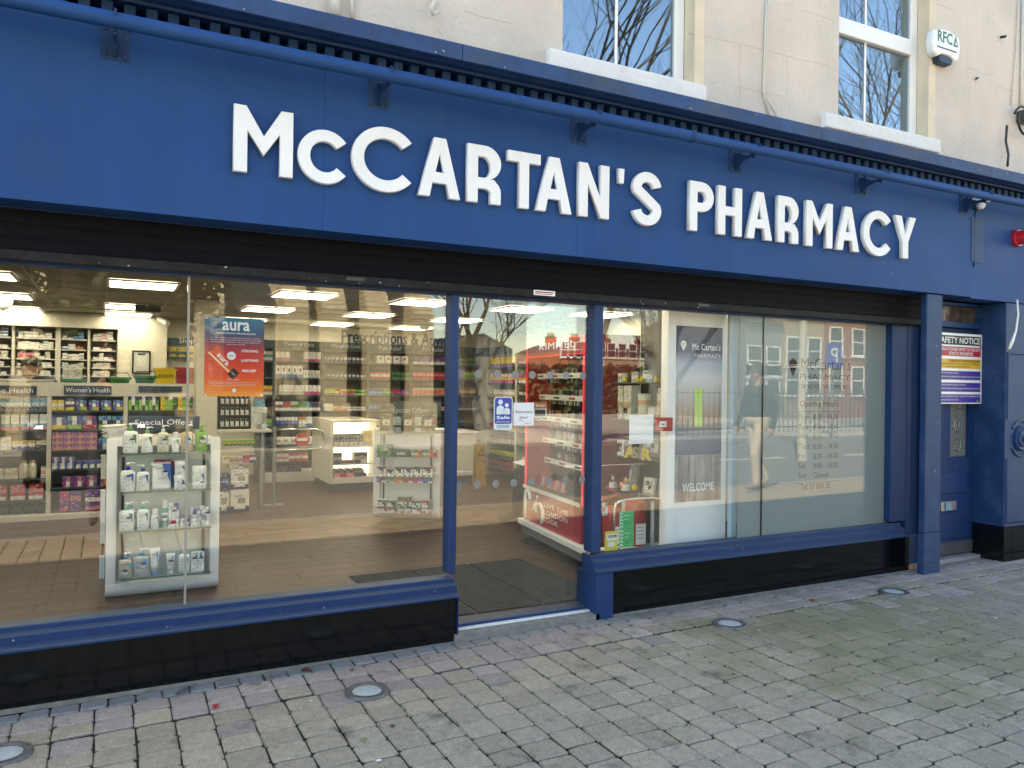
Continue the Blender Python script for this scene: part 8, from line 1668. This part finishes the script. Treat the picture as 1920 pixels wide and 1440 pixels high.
def hand(wr, d, pal, skin, s=1.0, curl=.5):
    """palm and five fingers from the wrist along d, palm turned towards pal"""
    w = Vector(wr); f = Vector(d).normalized(); p = Vector(pal).normalized(); r = f.cross(p).normalized(); o = [(tuple(w), .026 * s, tuple(w + f * .055 * s + r * .0), .030 * s, skin), (tuple(w + f * .05 * s - r * .02 * s), .018 * s, tuple(w + f * .085 * s - r * .022 * s), .015 * s, skin), (tuple(w + f * .05 * s + r * .02 * s), .018 * s, tuple(w + f * .08 * s + r * .024 * s), .014 * s, skin)]
    for i, L in enumerate((.060, .072, .068, .052)):
        b_ = w + f * .085 * s + r * (.033 - .022 * i) * s; m_ = b_ + (f * math.cos(curl) + p * math.sin(curl)) * L * .5 * s; e = m_ + (f * math.cos(curl * 2) + p * math.sin(curl * 2)) * L * .5 * s; o += [(tuple(b_), .0092 * s, tuple(m_), .0086 * s, skin), (tuple(m_), .0086 * s, tuple(e), .0075 * s, skin)]
    b_ = w + f * .025 * s + r * .028 * s; m_ = b_ + (f * .6 + r * .8) * .035 * s + p * .012 * s; o += [(tuple(b_), .012 * s, tuple(m_), .010 * s, skin), (tuple(m_), .010 * s, tuple(m_ + f * .028 * s + p * .012 * s), .0085 * s, skin)]
    return o
def standing(H, coat, trouser, shoe, skin, arms, legs, lean=0.0, hd=None, belly=.0):
    """local: facing -y; origin at the feet. arms: (elbow, wrist) per side, legs: (knee, ankle, toe) per side"""
    k = H / 1.75; o = []; S_ = lambda p: (p[0] * k, p[1] * k, p[2] * k)
    A = lambda p, r, q, s_, c: o.append((S_(p), r * k, S_(q), s_ * k, c))
    A((-.08, 0, .97), .115, (.08, 0, .97), .115, trouser); A((-.07, 0, 1.08), .125, (.07, 0, 1.08), .125, coat); A((-.08, .01, 1.2), .125, (.08, .01, 1.2), .125, coat); A((-.1, .01, 1.34), .12, (.1, .01, 1.34), .12, coat); A((-.15, .01, 1.40), .075, (.15, .01, 1.40), .075, coat); A((0, .015, 1.42), .075, (0, .01, 1.50), .058, skin)
    for sg, (e, w) in zip((-1, 1), arms): A((sg * .185, .01, 1.385), .068, e, .052, coat); A(e, .052, w, .038, coat)
    for sg, (kn, an, toe) in zip((-1, 1), legs): A((sg * .09, 0, .94), .098, kn, .066, trouser); A(kn, .066, an, .050, trouser); A((an[0], an[1] + .02, an[2] - .03), .045, toe, .036, shoe)
    return o, k
# pharmacist behind the monitor
hx, hz = P(59, 690, 5.62)
hz_top = P(59, 672, 5.62)[1]; hc = hz_top - .125
H_ = 1.75; arms = [((-.24, -.05, 1.12), (-.16, -.26, 1.05)), ((.24, -.05, 1.12), (.16, -.26, 1.05))]; legs = [((-.1, -.01, .5), (-.1, .02, .09), (-.1, -.13, .05)), ((.1, -.01, .5), (.1, .02, .09), (.1, -.13, .05))]
pr, k = standing(H_, (.03, .045, .09), (.02, .02, .025), (.02, .02, .02), SKIN, arms, legs)
hp, P_ = head_prims((0, -.02, hc - FZ), (0, -1, -.12), (.42, .235, .155), 1.0); pr += hp
pr += [((0, .0, 1.42), .06, (0, -.0, hc - FZ - .12), .056, (.42, .235, .155))]
for sg in (-1, 1): pr += hand((sg * .16, -.28, 1.04), (-.2 * sg, -1, -.1), (0, 0, -1), SKIN)
t = make_person('person', pr, .0085, 'dark haired bearded man looking down behind the silver monitor', (hx, 5.62, FZ, 0))
face_parts(t, P_, 1, (.02, .014, .01), shut=True); hair_cap(t, P_, 1, (.018, .013, .010), thick=.012)
mb = MB()
for i in range(40):
    a = -1.9 + 3.8 * i / 39; 
    for j in range(4): mb.ball(P_(.022 + .058 * math.cos(a) - j * .002, .066 * math.sin(a), -.055 - .018 * j * (1 if abs(a) < 1.2 else .2) + .05 * max(0, abs(a) - 1.0)), .014, 5, c=(.03, .02, .014))
mb.ball(P_(.094, 0, -.046), .026, 8, c=(.03, .02, .014), sx=.45, sy=1.05, sz=.4); mb.build('beard', M['matte'], t, True, smooth='all')
# seated customer behind the red stand, on a black chair with chrome legs
cx_, cy_ = 4.22, 3.02
ch_ = empty('chair', (cx_ + .02, cy_, FZ), 0, 'black padded chair with thin chrome legs behind the red stand', 'chair')
MB().box(-.23, .23, -.22, .22, .40, .45).build('seat', M['black'], ch_, True, bevel=.02, seg=2); MB().box(.22, .26, -.21, .21, .55, .85).build('backrest', M['black'], ch_, True, bevel=.015, seg=2)
for sx_ in (-.2, .22):
    for sy_ in (-.19, .19): MB().tube([(sx_ * .9, sy_ * .9, .40), (sx_ * 1.15, sy_ * 1.1, .0)], .011, 8).build('leg', M['chrome'], ch_, True, smooth=True)
for sy_ in (-.15, .15): MB().tube([(.22, sy_, .42), (.24, sy_, .6)], .011, 8).build('back_post', M['chrome'], ch_, True)
mint, blk = (.35, .46, .38), (.012, .012, .014); pr = []
pr += [((.10, -.09, .56), .12, (.10, .09, .56), .12, blk), ((.12, -.07, .72), .125, (.12, .07, .72), .125, mint), ((.13, -.1, .90), .12, (.13, .1, .90), .12, mint), ((.13, -.14, .98), .07, (.13, .14, .98), .07, mint), ((.13, 0, 1.0), .06, (.11, 0, 1.1), .055, SKIN)]
for sg in (-1, 1): pr += [((.06, sg * .1, .53), .095, (-.36, sg * .09, .52), .07, blk), ((-.36, sg * .09, .52), .07, (-.33 - .06 * sg, sg * .09, .10), .055, blk), ((-.33 - .06 * sg, sg * .09, .07), .05, (-.50 - .06 * sg, sg * .09, .045), .04, (.03, .025, .02)), ((.13, sg * .18, .96), .062, (.0, sg * .22, .72), .05, mint), ((.0, sg * .22, .72), .05, (-.20, sg * .12, .66), .036, mint)]; pr += hand((-.22, sg * .12, .66), (-1, -.25 * sg, 0), (0, 0, -1), SKIN)
hp, P_ = head_prims((.08, 0, 1.21), (-1, 0, 0), SKIN); pr += hp
t = make_person('person', pr, .011, 'seated customer in a mint top and dark boots, mostly hidden behind the red stand', (cx_, cy_, FZ, 0)); face_parts(t, P_, 1, (.05, .03, .02)); hair_cap(t, P_, 1, (.06, .035, .02), thick=.02)
tag(MB().box(-.12, .1, -.09, .09, 0, .004).build('magazine', M['upvc'], loc=(cx_ - .34, cy_ - .02, FZ + .635), rot=(.1, -.15, .2)), 'white leaflet held on the lap of the seated customer', 'leaflet')
# man walking past in the sun (met as a reflection in the frosted window)
gx_, gy_ = G(1418, 925, .0); ry_ = .2 - gy_
hzt = P(1418, 690, gy_)[1]
H_ = min(1.95, max(1.6, hzt)); arms = [((-.27, .10, 1.12), (-.25, .04, .88)), ((.27, .02, 1.12), (.26, -.12, .90))]; legs = [((-.09, -.12, .52), (-.09, -.08, .12), (-.09, -.24, .06)), ((.09, .06, .5), (.09, .28, .14), (.09, .16, .05))]
pr, k = standing(H_, (.012, .013, .016), (.62, .54, .42), (.30, .22, .15), SKIN, arms, legs)
hp, P_ = head_prims((0, -.02, H_ - .125), (0, -1, 0), SKIN); pr += hp + [((0, 0, H_ * .82), .06, (0, 0, H_ - .24), .056, SKIN)]
pr += hand((-.25 * k, .03 * k, .87 * k), (0, -.1, -1), (1, 0, 0), SKIN) + hand((.26 * k, -.13 * k, .89 * k), (0, -.2, -1), (-1, 0, 0), SKIN)
pr += [((-.11 * k, .19 * k, 1.28 * k), .09, (.11 * k, .19 * k, 1.28 * k), .09, (.10, .10, .11)), ((-.11 * k, .2 * k, 1.1 * k), .1, (.11 * k, .2 * k, 1.1 * k), .1, (.10, .10, .11))]
t = make_person('person', pr, .014, 'man in a black jacket and cream trousers walking past on the pavement', (gx_, ry_, gz(gx_), rad(-90))); face_parts(t, P_, 1, (.03, .02, .014), glasses=True); hair_cap(t, P_, 1, (.02, .014, .01))
# the photographer, in the sun behind the camera
H_ = 1.74; arms = [((-.24, -.16, 1.24), (-.10, -.30, 1.44)), ((.26, -.14, 1.22), (.10, -.30, 1.43))]; legs = [((-.1, -.01, .5), (-.11, .02, .09), (-.12, -.13, .05)), ((.1, -.01, .5), (.11, .02, .09), (.12, -.13, .05))]
pr, k = standing(H_, (.04, .05, .08), (.04, .045, .06), (.03, .03, .03), SKIN, arms, legs)
hp, P_ = head_prims((.0, -.02, 1.62), (0, -1, -.05), SKIN); pr += hp
for sg in (-1, 1): pr += hand((sg * .10, -.31, 1.44), (-.55 * sg, -.75, .4), (0, 1, .2), SKIN, 1, .6)
t = make_person('person', pr, .014, 'photographer holding up a phone on the pavement before the shop', (-.03, 4.1669 * -1 + .02 - .50, 0, rad(180))); t.location.y = EYE.y - .52; face_parts(t, P_, 1, (.03, .02, .014)); hair_cap(t, P_, 1, (.02, .014, .01))
tag(MB().box(-.085, .085, 0, .009, 0, .082).build('phone', M['black'], loc=(.04, EYE.y - .10, 1.46), bevel=.003), 'black phone held up by the photographer', 'phone')

# ================================================================ labels: look-alikes are told apart by their place in the row
ORD = 'first second third fourth fifth sixth seventh eighth ninth tenth eleventh twelfth thirteenth fourteenth fifteenth sixteenth seventeenth eighteenth nineteenth twentieth'.split() + ['twenty ' + w for w in 'first second third fourth fifth sixth seventh eighth ninth'.split()] + ['thirtieth'] + ['thirty ' + w for w in 'first second third fourth fifth sixth seventh eighth ninth'.split()]
same = {}
for o in S.objects:
    if o.parent is None and o.get('category') and o.get('label'): same.setdefault(o['label'], []).append(o)
def img_u(o):
    q = o.location - EYE; return (round(q.dot(RGT) / max(.1, q.dot(FWD)), 3), o.location.z)
for lb, os_ in same.items():
    if len(os_) < 2: continue
    os_.sort(key=img_u); n = len(lb.split()); L = len(os_)
    for i, o in enumerate(os_):
        od = ORD[i] if i < len(ORD) else 'later'
        if L == 2: o['label'] = '%s %s' % (('left', 'right')[i], lb)
        elif n + len(od.split()) + 3 <= 16: o['label'] = '%s from the left, %s' % (od, lb)
        else: o['label'] = '%s %s' % (od, lb)
